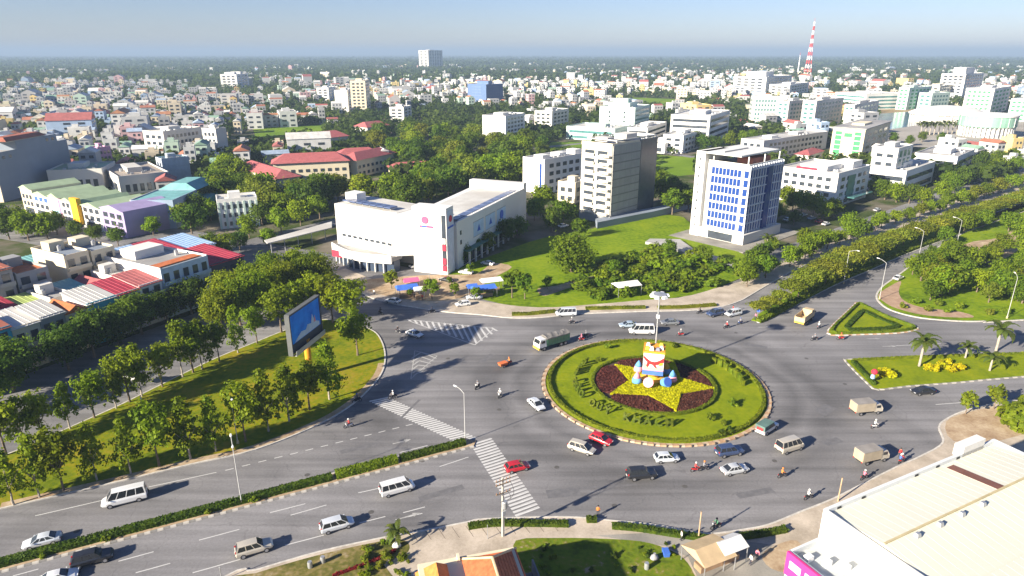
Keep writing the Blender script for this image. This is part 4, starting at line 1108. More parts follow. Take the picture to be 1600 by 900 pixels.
# ---- office district
def office(name, label, C, L, R, h, wall, rows, cr, cl, wins='grid', roof=ROOFWHITE, lm=None, glass=GLASS, plant_=((.3,.6,.3,.7,2.4),), cat='building', group=None):
    b = Block(name, label, cat, C, L, R, group, lm)
    b.shell(h, wall, roof)
    dz = (h-1.0)/rows
    if wins == 'grid':
        if cr: b.grid('r', rows, cr, 1.0, dz, None, dz*.5, glass)
        if cl: b.grid('l', rows, cl, 1.0, dz, None, dz*.5, glass)
    elif wins == 'bands':
        if cr: b.bands('r', rows, 1.1, dz, dz*.45, glass)
        if cl: b.bands('l', rows, 1.1, dz, dz*.45, glass)
    b.roof_plant(plant_, wall)
    for _ in range(5): put('air_unit', box_mesh('air_unit', 1.3, 1.0, .9, STEEL), b.o, (b.W*rng.uniform(.1,.9), b.D*rng.uniform(.12,.3), h+.06))
    b.tanks(1, .7)
    return b
d = office('office_block', 'white four storey office with small square windows and red roof sign by the avenue', (1302,325), (1230,305), (1352,308), 14.0, WHITE, 4, 5, 6, plant_=((.1,.55,.25,.7,2.2),(.6,.9,.1,.4,3.0)), lm='red sign office')
put('roof_sign', MB().box(-.1,.1,d.D*.35,d.D*.7,14.75,15.7).mesh('roof_sign', SIGNRED), d.o)
put('entrance_canopy', MB().box(d.W*.3,d.W*.9,-4,-.05,3.2,3.6).mesh('entrance_canopy', GLASSTEAL), d.o)
put('tall_glazing', box_mesh('tall_glazing', d.W*.22, .25, 11, GLASSTEAL), d.o, (d.W*.42, -.05, 1.5))
e = office('office_block', 'white stepped office block with wide dark windows beside the tree-lined avenue', (1410,303), (1357,291), (1455,285), 10.0, WHITE, 2, 4, 4, 'bands')
e2 = Block('office_block', 'taller white block rising behind the stepped office on the avenue', 'building', e.pt(3,6), e.pt(3,e.D-1), e.pt(e.W*.55,6), lm='white stepped office')
e2.shell(19.5, WHITE, ROOFWHITE); e2.grid('l', 4, 2, 11.4 if False else 3.5, 4.0, None, 1.6); e2.grid('r', 4, 3, 3.5, 4.0, None, 3.0, GLASSTEAL); e2.roof_plant(((.2,.6,.3,.7,2.4),), WHITE)
office('office_block', 'low white hall with a pitched bluish side, farthest of the avenue offices', (1490,276), (1440,262), (1517,262), 10.0, WHITE, 2, 3, 3, 'bands', roof=ROOFGREY)
g = office('office_block', 'cream and green tower block with broad green glass strips', (1343,258), (1297,252), (1383,240), 19.5, CREAM, 5, 4, 0, lm='cream and green block')
for a_, w_ in ((g.D*.2, g.D*.2), (g.D*.8, g.D*.2)): put('green_strip', box_mesh('green_strip', .3, w_, 17.5, GREEN), g.o, (.05, a_, 1.0))
put('green_strip', box_mesh('green_strip', .3, g.D*.25, 2.2, GREEN), g.o, (.05, g.D*.5, 15.5))
for a_ in (g.D*.2, g.D*.8):
    for i in range(6): put('mullion', box_mesh('mullion', .34, g.D*.2, .35, WHITE), g.o, (.04, a_, 2.2+i*2.8))
put('roof_slab', MB().box(-.6,g.W+.6,-.6,g.D+.6,20.3,20.8).mesh('roof_slab', ROOFGREY), g.o)
office('office_block', 'long white institute with rows of small windows behind the blue tower', (1190,250), (1170,243), (1290,232), 11.0, WHITE, 3, 14, 3, plant_=((.2,.3,.3,.7,1.8),(.6,.7,.3,.7,1.8)), lm='long white institute')
hr = office('small_hall', 'small white building with a red hipped roof beside the cream and green block', (1262,258), (1245,254), (1285,250), 5.0, OFFWHITE, 1, 4, 2, plant_=())
put('hip_roof', MB().frustum((-.6,hr.W+.6,-.6,hr.D+.6),(hr.W*.3,hr.W*.7,hr.D*.45,hr.D*.55),5.7,8.0).mesh('hip_roof', REDTILE), hr.o)
t = office('glass_block', 'teal glass office block with a white stepped top', (990,212), (938,208), (1013,205), 21.0, PALEGREEN, 6, 5, 0, 'bands', glass=GLASSTEAL, plant_=((.1,.6,.2,.8,3.5),(.2,.45,.3,.7,6.5)), lm='teal glass block')
t.grid('l', 5, 2, 3.0, 3.4, 1.4, 1.6, GLASS)
for i in range(6): put('ledge', box_mesh('ledge', .25, t.D*.98, .5, WHITE), t.o, (-.02, t.D/2, 2.2+i*3.3))
office('office_block', 'low teal glass annex before the teal block', (960,222), (922,208), (985,215), 9.0, PALEGREEN, 2, 3, 4, 'bands', glass=GLASSTEAL)
office('office_block', 'white wing beside the low teal annex', (1010,226), (985,222), (1040,214), 11.0, WHITE, 3, 5, 2, 'bands')
office('office_block', 'large white office with long window bands behind the green field', (1105,232), (1050,226), (1136,218), 21.0, WHITE, 5, 4, 3, 'bands', lm='large white office')
office('office_block', 'lower white front wing of the large white office', (1066,240), (1045,234), (1100,228), 11.0, WHITE, 3, 6, 2)
office('office_block', 'small white gatehouse block on the lawn edge behind the grey tower', (1038,240), (1018,234), (1060,232), 6.0, WHITE, 1, 3, 2)
office('white_block', 'plain white six storey block at the edge of the wood', (790,222), (766,217), (820,215), 18.0, WHITE, 6, 5, 0, plant_=((.1,.4,.2,.6,2.4),(.6,.75,.3,.6,1.6)), lm='plain white block')
office('white_block', 'pale block with blue shaded side beside the plain white block', (862,206), (846,202), (888,200), 16.0, OFFWHITE, 5, 4, 3)
office('white_block', 'low white pavilion wing behind the plain white block', (826,205), (812,203), (848,200), 10.0, WHITE, 3, 4, 2)
l = office('white_block', 'white terrace of tall narrow houses with a dark slot behind the mall', (850,304), (817,298), (920,288), 15.5, WHITE, 4, 6, 0, plant_=((.05,.2,.2,.6,2.0),(.45,.6,.3,.7,1.6),(.75,.9,.2,.6,2.2)), lm='slotted white terrace')
put('dark_slot', box_mesh('dark_slot', .3, 1.2, 13, GLASSBLUE), l.o, (.05, 2.2, 1))
office('white_block', 'cream low house between the white terrace and the grey tower', (898,318), (878,312), (920,310), 8.5, CREAM, 2, 3, 2)
# ---- government quarter behind
def row_block(C, L, R, h, label, wall=WHITE, rows=5, cr=10, cl=3, wins='grid', **k): return office('government_block', label, C, L, R, h, wall, rows, cr, cl, wins, group='government quarter', **k)
row_block((1172,195),(1160,192),(1222,196), 24, 'long pale office block with green ground floor, first of the government row', OFFWHITE, 6, 9, 2, glass=GLASSTEAL)
row_block((1228,200),(1222,197),(1262,196), 22, 'middle pale office block of the government row', OFFWHITE, 6, 6, 2, glass=GLASSTEAL)
row_block((1270,202),(1262,198),(1312,194), 23, 'pale government block with a blue shaded flank', OFFWHITE, 6, 7, 2, glass=GLASSTEAL, lm='government row')
row_block((1330,200),(1322,197),(1368,190), 19, 'end block of the government row beside the lake', OFFWHITE, 5, 6, 2, glass=GLASSTEAL)
row_block((1350,172),(1280,168),(1410,170), 17, 'long white government office with teal glass end behind the lake', WHITE, 4, 10, 4, 'bands', glass=GLASSTEAL)
row_block((1415,172),(1408,170),(1450,168), 24, 'green glazed government block beside the lake', PALEGREEN, 6, 5, 2, glass=GREEN)
row_block((1452,172),(1440,170),(1480,170), 18, 'pale green block between the two taller green blocks', PALEGREEN, 4, 5, 2, glass=GLASSTEAL)
row_block((1545,180),(1508,176),(1572,172), 26, 'white and green tower with a grey flank by the plaza', WHITE, 6, 4, 5, glass=GREEN, lm='white and green tower')
row_block((1600,190),(1582,186),(1640,180), 20, 'pale green block cut by the frame edge beyond the plaza', PALEGREEN, 5, 4, 3, glass=GREEN)
row_block((1502,152),(1468,150),(1530,148), 32, 'tall white administrative block with stepped shoulders', WHITE, 7, 6, 4, plant_=((.2,.7,.2,.7,9),(.0,.2,.0,.9,-8)), lm='administrative block')
row_block((1465,155),(1440,153),(1490,150), 17, 'cream lower wing beside the tall white administrative block', CREAM, 4, 6, 3)
row_block((1195,145),(1155,142),(1235,140), 24, 'white hospital block near the red and white mast', WHITE, 5, 8, 4, plant_=((.2,.5,.2,.8,8),))
row_block((1232,152),(1205,150),(1262,146), 17, 'low white block in front of the mast', WHITE, 4, 6, 3)
def round_hall():
    c = spot(1538,212)
    o = thing('round_hall', 'round assembly hall with a green glass drum and colonnade on the plaza', 'building', (c.x, c.y, -.05), 0)
    MB().lathe([(16.5,0),(16.5,7.5)], 40).build('wall', WHITE, o)
    MB().lathe([(19,7.5),(19.6,8),(19.6,15),(19,15.5)], 44).build('glass_drum', mat('drum_glass', (0.24,0.42,0.32), rough=.2, var=.2, scale=.1), o)
    MB().lathe([(20,15.5),(20,16.6),(18.5,17)], 44).build('roof_ring', WHITE, o)
    for i in range(40):
        a = 2*math.pi*i/40
        if math.sin(a) < .35: put('column', box_mesh('column', .8, .8, 7.5, WHITE), o, (18.6*math.cos(a), 18.6*math.sin(a), 0), a)
        if math.sin(a) < .35 and i % 2: put('mullion', box_mesh('mullion', .25, .25, 7, WHITE), o, (19.7*math.cos(a), 19.7*math.sin(a), 8), a)
    LOCK.append((c, 24)); LANDMARKS.append(('round hall', c.x, c.y))
    c = spot(1478,190)
    o = thing('oval_hall', 'low white oval hall with a domed roof beside the round hall', 'building', (c.x, c.y, -.05), 0)
    MB().lathe([(32,0),(32,7)], 40, sy=.8).build('wall', OFFWHITE, o)
    MB().lathe([(34,7),(34,8.5),(24,12.5),(10,14.5),(1,15)], 40, sy=.8).build('dome', WHITE, o, True)
    for i in range(36):
        a = 2*math.pi*i/36
        if math.sin(a) < .3: put('column', box_mesh('column', .9, .9, 7, WHITE), o, (33*math.cos(a), 26.4*math.sin(a), 0), a)
    LOCK.append((c, 48))
round_hall()
# ---- red and white lattice mast
def mast():
    c = spot(1260,126)
    o = thing('lattice_mast', 'tall red and white banded lattice radio mast on the horizon', 'mast', (c.x, c.y, -.05), .4)
    H, n = 128.0, 14; red = mat('mast_red', (0.55,0.05,0.04)); wht = mat('mast_white', (0.8,0.8,0.8))
    wd = lambda z: 5.5*(1-z/H)**1.6 + .8
    for i in range(n):
        z0, z1 = H*i/n, H*(i+1)/n; mb = MB(); a, b = wd(z0), wd(z1)
        for sx, sy in ((-1,-1),(1,-1),(1,1),(-1,1)):
            mb.tube((sx*a,sy*a,z0),(sx*b,sy*b,z1), .75, .7, 5)
        for (p, q) in (((-1,-1),(1,-1)),((1,-1),(1,1)),((1,1),(-1,1)),((-1,1),(-1,-1))):
            mb.tube((p[0]*a,p[1]*a,z0),(q[0]*b,q[1]*b,z1), .4, .4, 4); mb.tube((q[0]*a,q[1]*a,z0),(p[0]*b,p[1]*b,z1), .4, .4, 4)
        mb.build('mast_section', red if i % 2 == 0 else wht, o)
    MB().tube((0,0,H),(0,0,H+8), .4, .2, 6).build('antenna', red, o)
    LANDMARKS.append(('banded mast', c.x, c.y)); LOCK.append((c, 18))
    c = spot(1246,118); o = thing('radio_mast', 'slender white radio mast behind the red and white one', 'mast', (c.x, c.y, -.05), 0)
    MB().tube((0,0,0),(0,0,55), 2.2, .7, 6).build('pole', wht, o); MB().tube((0,0,55),(0,0,62), .5, .2, 5).build('antenna', red, o)
mast()
# ---- towers farther out
office('tower_block', 'cream and grey striped high-rise standing among the houses', (574,180), (556,177), (580,176), 34, CREAM, 10, 2, 3, lm='cream high-rise')
office('white_block', 'plain white block at the foot of the cream and grey high-rise', (545,176), (531,174), (556,172), 23, WHITE, 7, 2, 0)
office('white_block', 'small white block with a reddish base near the high-rise', (515,160), (504,158), (526,157), 18, WHITE, 5, 2, 2)
office('glass_block', 'blue glass slab among the far houses', (760,166), (756,162), (786,164), 25, mat('far_blue', (0.10,0.16,0.30)), 7, 6, 1, glass=mat('pale_blue_glass', (0.12,0.18,0.30)), plant_=((.35,.6,.2,.8,4),), lm='blue glass slab')
office('tower_block', 'hazy pale high-rise on the far horizon', (670,107), (667,106.4), (692,106.2), 70, OFFWHITE, 12, 5, 2)
office('white_block', 'white narrow block at the edge of the wood', (632,195), (618,192), (644,191), 15, OFFWHITE, 5, 2, 2)
office('white_block', 'white twin-topped hospital among far houses', (372,138), (360,136), (390,135), 24, WHITE, 5, 3, 3, plant_=((.1,.3,.2,.8,4),(.6,.8,.2,.8,4)))
# ---- left side
def left_quarter():
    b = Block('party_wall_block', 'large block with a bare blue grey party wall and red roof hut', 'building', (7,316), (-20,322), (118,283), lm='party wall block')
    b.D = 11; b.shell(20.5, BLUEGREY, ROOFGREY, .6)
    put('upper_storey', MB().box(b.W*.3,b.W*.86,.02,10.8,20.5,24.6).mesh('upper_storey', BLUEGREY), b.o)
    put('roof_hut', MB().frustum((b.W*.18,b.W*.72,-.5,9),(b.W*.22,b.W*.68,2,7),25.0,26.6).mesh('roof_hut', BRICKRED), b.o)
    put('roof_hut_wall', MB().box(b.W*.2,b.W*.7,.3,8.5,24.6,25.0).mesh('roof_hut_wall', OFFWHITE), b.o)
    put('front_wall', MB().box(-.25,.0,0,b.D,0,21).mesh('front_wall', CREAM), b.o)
    for i in range(5):
        for j in range(2): b.win('l', 3+j*5.4, 2+i*3.6, 2.4, 2.0, proud=.34)
    for a, z in ((b.W*.12, 18), (b.W*.2, 18), (b.W*.72, 22), (b.W*.8, 22)): b.win('r', a, z, 1.6, 1.3)
    # shop row
    base, tip = spot(40,332), spot(200,372)
    dr = (tip-base).normalized(); nr = Vector((-dr.y, dr.x)); L_ = (tip-base).length
    specs = [(0,.13,11.5,CREAM,GREENROOF,'narrow cream shophouse with a pink flank at the end of the shop row','pink'),(.13,.30,10,OFFWHITE,GREENROOF,'white shop with a blue window band in the shop row','blue'),(.30,.42,10.4,PINK,GREENROOF,'shop with a large pale advertising screen in the shop row','screen'),
             (.42,.56,9.8,OFFWHITE,GREENROOF,'white arched shop between the screen and the yellow sign','arch'),(.56,.62,9.6,OFFWHITE,GREENROOF,'narrow shop with a tall yellow sign fin','yellow'),(.62,.80,9.8,WHITE,GREENROOF,'white corner shop with a sage roof beside the yellow sign','plain'),(.80,1.0,10.5,LILAC,LILAC,'lilac walled shop with a white front at the row end','lilac')]
    for a0, a1, h, wall, roof, lab, kind in specs:
        p0, p1 = base + dr*(L_*a0+.05), base + dr*(L_*a1-.05)
        q = Block('shophouse', lab, 'shop', p1, p0, p1+nr*19, 'shop row', lm='shop row' if kind == 'arch' else None)
        q.D = (p1-p0).length
        MB().box(0,q.W,0,q.D,0,h-1).build('wall', wall, q.o)
        MB().add([(-.6,-.05,h-1),(q.W,-.05,h-1),(q.W,q.D+.05,h-1),(-.6,q.D+.05,h-1),(-.6,q.D/2,h+.6),(q.W,q.D/2,h+.6)], [(0,1,5,4),(2,3,4,5),(1,2,5),(3,0,4)]).build('roof', roof, q.o)
        if kind in ('blue','arch','plain','lilac','pink'):
            for i in range(2):
                for j in range(3): q.win('l', q.D*(.2+.3*j), 3.6+i*2.8, q.D*.2, 1.7, SIGNBLUE if kind == 'blue' and i else GLASS)
        if kind == 'screen': q.win('l', q.D*.5, 2.6, q.D*.7, 6.0, mat('screen_pale', (0.42,0.62,0.78)), 'advert_screen', .2)
        if kind == 'yellow': put('sign_fin', MB().box(-1.4,.2,-.2,q.D+.2,1.5,h+1.5).mesh('sign_fin', YELLOW), q.o)
        q.win('l', q.D*.5, .3, q.D*.75, 2.4, GLASS, 'shopfront')
    b = Block('warehouse', 'blue grey windowless shed at the end of the shop row', 'building', (212,357), (190,346), (277,357), lm='blue grey shed')
    b.D = 20; b.shell(10.5, mat('blue_sheet_wall', (0.24,0.31,0.40), var=.06, scale=.1), TEALSHEET, .3)
    put('front_wall', MB().box(-.2,.0,0,b.D,0,10.9).mesh('front_wall', WHITE), b.o)
    put('back_shed', MB().box(b.W*.2,b.W*1.2,b.D,b.D+16,0,7).mesh('back_shed', TEALSHEET), b.o)
    put('ridge_roof', MB().frustum((0,b.W,b.D,b.D+18),(b.W*.3,b.W*.7,b.D+2,b.D+16),10.6,13).mesh('ridge_roof', TEALSHEET), b.o)
    b = office('terrace_house', 'white terrace with pale green pilasters near the shed', (345,358), (333,350), (407,352), 10.5, WHITE, 3, 6, 2, lm='pilaster terrace')
    for i in range(7): put('pilaster', box_mesh('pilaster', .7, .4, 10, PALEGREEN), b.o, (.4+i*(b.W-.8)/6, -.02, 0))
    office('terrace_house', 'white four storey block with open balconies behind the shop row', (262,250), (240,246), (320,240), 16.5, OFFWHITE, 4, 8, 3, lm='white balcony block')
    office('terrace_house', 'white tower house with a dark grey flank beside the sandy field', (343,246), (325,244), (359,243), 17, OFFWHITE, 4, 0, 3)
    office('terrace_house', 'pink and white tall narrow house behind the shop row', (160,270), (148,268), (180,267), 13, PINK, 4, 3, 2)
    office('terrace_house', 'bare pale party wall house near the trees', (258,284), (252,280), (300,279), 11, mat('pale_blue_wall', (0.40,0.45,0.52)), 3, 0, 2, roof=TEALSHEET)
    office('market_hall', 'large low hall with a grey brown roof behind the shop row', (190,305), (168,285), (268,296), 8, OFFWHITE, 1, 6, 3, roof=mat('brown_roof', (0.34,0.29,0.24)))
    office('market_hall', 'low hall with a sage green roof joined to the grey brown one', (80,300), (60,288), (165,296), 9.5, OFFWHITE, 1, 6, 3, roof=GREENROOF)
    # red roofed school
    c = [(385,286),(447,313),(470,300),(600,270)]
    o = thing('school', 'red hipped roof school with cream walls spreading among the trees', 'school', (*spot(470,280), -.05), 0)
    O = spot(470,280); LANDMARKS.append(('red roofed school', O.x, O.y)); LOCK.append((O, 44))
    def wing(a, b_, w, h, rh):
        A, B = spot(*a)-O, spot(*b_)-O; d = B-A; L = d.length; rz = math.atan2(d.y, d.x)
        f = put('wing_wall', MB().box(0,L,-w/2,w/2,0,h).mesh('wing_wall', CREAM), o, (A.x, A.y, 0), rz)
        put('roof', MB().frustum((-1,L+1,-w/2-1,w/2+1),(w*.45,L-w*.45,-.3,.3),h,h+rh).mesh('roof', REDTILE), o, (A.x, A.y, 0), rz)
        for i in range(2):
            for j in range(int(L/3.6)): put('window', box_mesh('window', 1.8, .3, 1.5, GLASS), f, (2+j*3.6, -w/2, 1.2+i*3.4))
            for s in (0, L): put('window', box_mesh('window', .3, w*.3, 1.4, GLASS), f, (s, 0, 1.2+i*3.4))
    wing((392,284),(452,306), 11, 8.5, 3.0); wing((430,282),(545,276), 13, 9.5, 4.0); wing((545,276),(605,262), 12, 9, 3.2); wing((610,276),(678,272), 9, 5, 2.4); wing((530,262),(590,258), 10, 8, 2.8)
    for i, (a, L, R, lab) in enumerate((((500,236),(484,231),(545,231),'long red roofed hall beside the sandy field'),((575,216),(562,213),(608,212),'small red roofed hall behind the school'))):
        h = office('school_hall', lab, a, L, R, 7.5, OFFWHITE, 2, 8, 2, plant_=())
        put('hip_roof', MB().frustum((-1,h.W+1,-1,h.D+1),(h.W*.15,h.W*.85,h.D*.45,h.D*.55),8.2,11.5).mesh('hip_roof', REDTILE), h.o)
left_quarter()
# ------------------------------------------------------------------ townhouses beside the side street
def townhouse(name, label, C, R, depth, h, wall, front, roof, kind='flat', group=None, cols=2, awn=None):
    n = (R-C); n = Vector((-n.y, n.x)).normalized()
    b = Block(name, label, 'house', C, C+n*depth, R, group)
    W, D = b.W, b.D; b.h = h
    b.part('wall', wall, (.02, W-.02, 0, D, 0, h))
    b.part('front_wall', front, (0, W, -.15, 0, 0, h+.5))
    fl = max(2, int(h/3.2))
    for i in range(fl):
        z = .4 + i*(h/fl)
        for j in range(cols): b.win('r', W*(j+.5)/cols, z+.5, W/cols*.55, h/fl*.55, proud=.2)
        if i: put('balcony', MB().box(.2, W-.2, -1.1, -.15, z-.15, z).box(.2, W-.2, -1.1, -1.0, z, z+.8).mesh('balcony', front), b.o)
    if kind == 'flat':
        b.part('roof', roof, (.25, W-.25, .2, D-.25, h+.002, h+.1))
        b.part('parapet', wall, (.02, .25, 0, D, h, h+.7), (W-.25, W-.02, 0, D, h, h+.7), (.25, W-.25, D-.25, D, h, h+.7))
        b.part('stair_house', wall, (W*.2, W*.8, D*.55, D*.8, h+.1, h+2.3)); b.tanks(1, .5)
    elif kind == 'shed':
        b.roof_m = MB().add([(-.2,-.6,h+.1),(W+.2,-.6,h+.1),(W+.2,D+.3,h+1.5),(-.2,D+.3,h+1.5),(-.2,-.6,h+.25),(W+.2,-.6,h+.25),(W+.2,D+.3,h+1.65),(-.2,D+.3,h+1.65)], [(0,3,2,1),(4,5,6,7),(0,1,5,4),(1,2,6,5),(2,3,7,6),(3,0,4,7)]).build('roof', roof, b.o)
        MB().add([(.02,0,h),(.02,D,h),(.02,D,h+1.45),(W-.02,0,h),(W-.02,D,h),(W-.02,D,h+1.45)], [(0,2,1),(3,4,5),(1,2,5,4)]).build('gable', wall, b.o)
        for k in range(int(W/1.1)): put('sheet_rib', MB().add([(-.05,-.6,h+.25),(.05,-.6,h+.25),(.05,D+.3,h+1.65),(-.05,D+.3,h+1.65),(0,-.6,h+.33),(0,D+.3,h+1.73)], [(0,4,5,3),(4,1,2,5)]).mesh('sheet_rib', roof), b.o, (.6+k*1.1, 0, 0))
    else:
        MB().add([(-.2,-.5,h),(W+.2,-.5,h),(W+.2,D+.3,h),(-.2,D+.3,h),(W/2,-.5,h+1.5),(W/2,D+.3,h+1.5)], [(0,4,5,3),(4,1,2,5),(0,1,4),(2,3,5),(0,3,2,1)]).build('roof', roof, b.o)
    if awn: put('awning', MB().add([(0,-.15,3.2),(W,-.15,3.2),(W,-3.4,2.5),(0,-3.4,2.5),(0,-.15,3.1),(W,-.15,3.1),(W,-3.4,2.4),(0,-3.4,2.4)], [(0,3,2,1),(4,5,6,7),(2,3,7,6),(1,2,6,5),(3,0,4,7)]).mesh('awning', awn), b.o)
    return b
SDIR = Vector((math.cos(math.radians(62)), math.sin(math.radians(62)))); SN = Vector((-SDIR.y, SDIR.x))
F0 = Vector((-107.0, 112.0))
rowA = [(-10,5.5,9,CYANWALL,CYANWALL,BLUESHEET,'shed',16,'blue awninged townhouse at the frame edge',BLUESHEET),(-4.4,5.2,9.5,OFFWHITE,CYANWALL,LIMESHEET,'shed',15,'townhouse with a yellow-green sheet roof at the frame edge',BLUESHEET),(.9,5.4,9.8,OFFWHITE,PALEGREEN,BRICKRED,'shed',15,'townhouse with a rust red roof beside the yellow-green one',BLUESHEET),(6.4,6.6,10,CYANWALL,CYANWALL,BRICKRED,'shed',13,'cyan fronted townhouse with a rust red roof',SIGNBLUE),
        (13.1,5.2,9.2,OFFWHITE,CREAM,OFFWHITE,'shed',17,'townhouse with a long cream roof among the rust roofs',None),(18.4,5.0,9.6,OFFWHITE,GREY,ROOFWHITE,'shed',14,'townhouse with a pale roof and grey front',None),(23.5,4.6,9.0,OFFWHITE,CREAM,ORANGETILE,'gable',14,'townhouse with a small orange tile roof',None),(28.2,6.6,9.4,WHITE,CYANWALL,ROOFWHITE,'shed',16,'bright cyan fronted townhouse with a white roof',None),
        (34.9,5.6,9.4,WHITE,OFFWHITE,CRIMSON,'shed',17,'townhouse with a red roof next to the cyan front',None),(40.6,5.8,9.8,WHITE,WHITE,REDTILE,'shed',17,'townhouse with a faded red roof before the white corner house',None)]
for s, w, h, wall, front, roof, kind, dep, lab, awn in rowA:
    a = F0 + SDIR*s; townhouse('townhouse', lab, a, a + SDIR*w, dep*.56, h, wall, front, roof, kind, 'townhouses on the side street', 2, awn)
b = townhouse('townhouse', 'white corner house with a brown roof strip and pale blue edge', F0+SDIR*46.6, F0+SDIR*60, 24, 12.2, WHITE, mat('pale_blue_front', (0.45,0.55,0.62)), ROOFGREY, 'flat', 'townhouses on the side street', 5)
put('roof_strip', box_mesh('roof_strip', b.W-1, 3.2, .2, ORANGETILE), b.o, (b.W/2, 3.4, 12.4))
townhouse('townhouse', 'dark fronted building with a crimson roof beyond the white corner house', F0+SDIR*60.6, F0+SDIR*71, 15, 9.5, GREY, mat('dark_front', (0.06,0.06,0.08)), CRIMSON, 'shed', 'townhouses on the side street', 4)
rear = [(OFFWHITE,ROOFWHITE,'pale','flat',10.2),(CREAM,BRICKRED,'rust','shed',8.4),(WHITE,BLUESHEET,'blue','shed',9.6),(GREY,ORANGETILE,'orange','gable',8.0),(OFFWHITE,ROOFGREY,'grey','flat',11.0),(WHITE,CRIMSON,'crimson','shed',8.8),(CREAM,LIMESHEET,'lime','shed',8.2),(OFFWHITE,ROOFGREY,'flat grey','flat',9.4),(WHITE,TEALSHEET,'teal','shed',8.6),(WHITE,REDTILE,'red','gable',9.0),(OFFWHITE,ROOFWHITE,'white','flat',10.0)]
for i, (wall, roof, colour, kind, h) in enumerate(rear):
    a = F0 + SDIR*(-9 + i*5.05) + SN*10.5
    townhouse('townhouse', f'rear house with a {colour} roof behind the street fronts, {ORD1[i]} from the frame edge', a, a + SDIR*4.9, 9.5, h, wall, wall, roof, kind, 'rear houses behind the street fronts', 2)
LANDMARKS.append(('cyan fronted townhouse', *(F0+SDIR*9)))
LANDMARKS.append(('white corner house', *(F0+SDIR*53)))
rowB = [(-12,6,9,OFFWHITE,BLUESHEET,'shed'),(-5.5,6,8.5,BLUEGREY,GREY,'flat'),(1,6,10.5,BLUEGREY,BLUESHEET,'shed'),(7.5,5.5,9.5,BLUEGREY,BLUESHEET,'gable'),(13.5,5.5,10,mat('strong_blue', (0.10,0.20,0.42)),BLUESHEET,'flat'),(19.5,6,15.5,GREY,BRICKRED,'shed'),(26,7,13.5,GREY,ORANGETILE,'flat'),(37,6,15,CREAM,BLUEGREY,'flat'),(43.5,6,14.5,CREAM,BLUEGREY,'flat'),(50,6,9,OFFWHITE,LIMESHEET,'shed'),(56.5,6,8.5,OFFWHITE,BLUESHEET,'shed'),(63,7,8.5,OFFWHITE,CRIMSON,'shed'),(70.5,9,8,OFFWHITE,BLUESHEET,'shed')]
names = ['house with a pale blue roof at the frame edge behind the street row','flat grey house second behind the street row','house with a blue sheet roof third behind the street row','blue gabled house fourth behind the street row','narrow strong blue house behind the pale roofs','tall grey house with a maroon top behind the row','tall grey house with an orange terrace roof','tall cream house with a grey terrace, nearer the maroon one','tall cream house with a grey terrace, nearer the lime roof','house with a lime green roof behind the white corner house','house with a light blue roof behind the lime one','house with a small crimson roof behind the white corner house','wide house with a light blue sheet roof by the crimson roof']
for (s, w, h, wall, roof, kind), lab in zip(rowB, names):
    a = F0 + SDIR*s + SN*22; townhouse('townhouse', lab, a, a + SDIR*w, 14, h, wall, wall, roof, kind, 'houses behind the side street', 2)
rowC = [(-8,7,8,OFFWHITE,ROOFWHITE,'shed'),(0,7,8.5,PALEGREEN,TEALSHEET,'shed'),(8,7,8.5,OFFWHITE,BLUESHEET,'shed'),(16,7,9,CREAM,LIMESHEET,'shed'),(24,6,8,OFFWHITE,BRICKRED,'shed'),(31,7,8.5,GREY,ROOFWHITE,'flat'),(39,7,8,PALEGREEN,TEALSHEET,'shed'),(47,8,8,OFFWHITE,BLUESHEET,'shed'),(56,7,7.5,OFFWHITE,LIMESHEET,'gable')]
names = ['pale roofed house in the third row at the frame edge','house with a teal roof in the third row','house with a blue roof in the third row before the trees','cream house with a lime roof in the third row','house with a rust roof in the third row','flat grey house in the third row','house with a teal sheet roof behind the tall cream houses','wide blue roofed house behind the lime roof','small lime gabled house at the end of the third row']
for (s, w, h, wall, roof, kind), lab in zip(rowC, names):
    a = F0 + SDIR*s + SN*39; townhouse('townhouse', lab, a, a + SDIR*w, 13, h, wall, wall, roof, kind, 'houses in the third row', 2)

rowD = [(-2,8,8,OFFWHITE,ROOFWHITE,'shed','pale roofed house in the fourth row before the street trees'),(7,8,7.5,GREY,BLUESHEET,'shed','blue roofed house in the fourth row before the street trees'),(16,8,8,CREAM,BRICKRED,'gable','cream gabled house in the fourth row'),(25,8,7.5,OFFWHITE,TEALSHEET,'shed','teal roofed house ending the fourth row')]
for s, w, h, wall, roof, kind, lab in rowD:
    a = F0 + SDIR*s + SN*55; townhouse('townhouse', lab, a, a + SDIR*w, 13, h, wall, wall, roof, kind, 'houses in the fourth row', 2)

# ------------------------------------------------------------------ the far city
HOLES = [wood_poly, lot, spots([(1000,330),(1090,330),(1092,245),(1015,242)]), spots([(395,200),(520,194),(500,215),(400,232),(352,230),(352,218)]), spots([(1370,250),(1370,168),(1440,168),(1600,186),(1700,250)]), spots([(1150,470),(1700,215),(1900,330),(1900,520)]), spots([(835,245),(860,220),(930,220),(930,245)]), spots([(1215,310),(1240,310),(1240,260),(1215,260)]), spots([(985,152),(1060,155),(1060,170),(990,168)])]
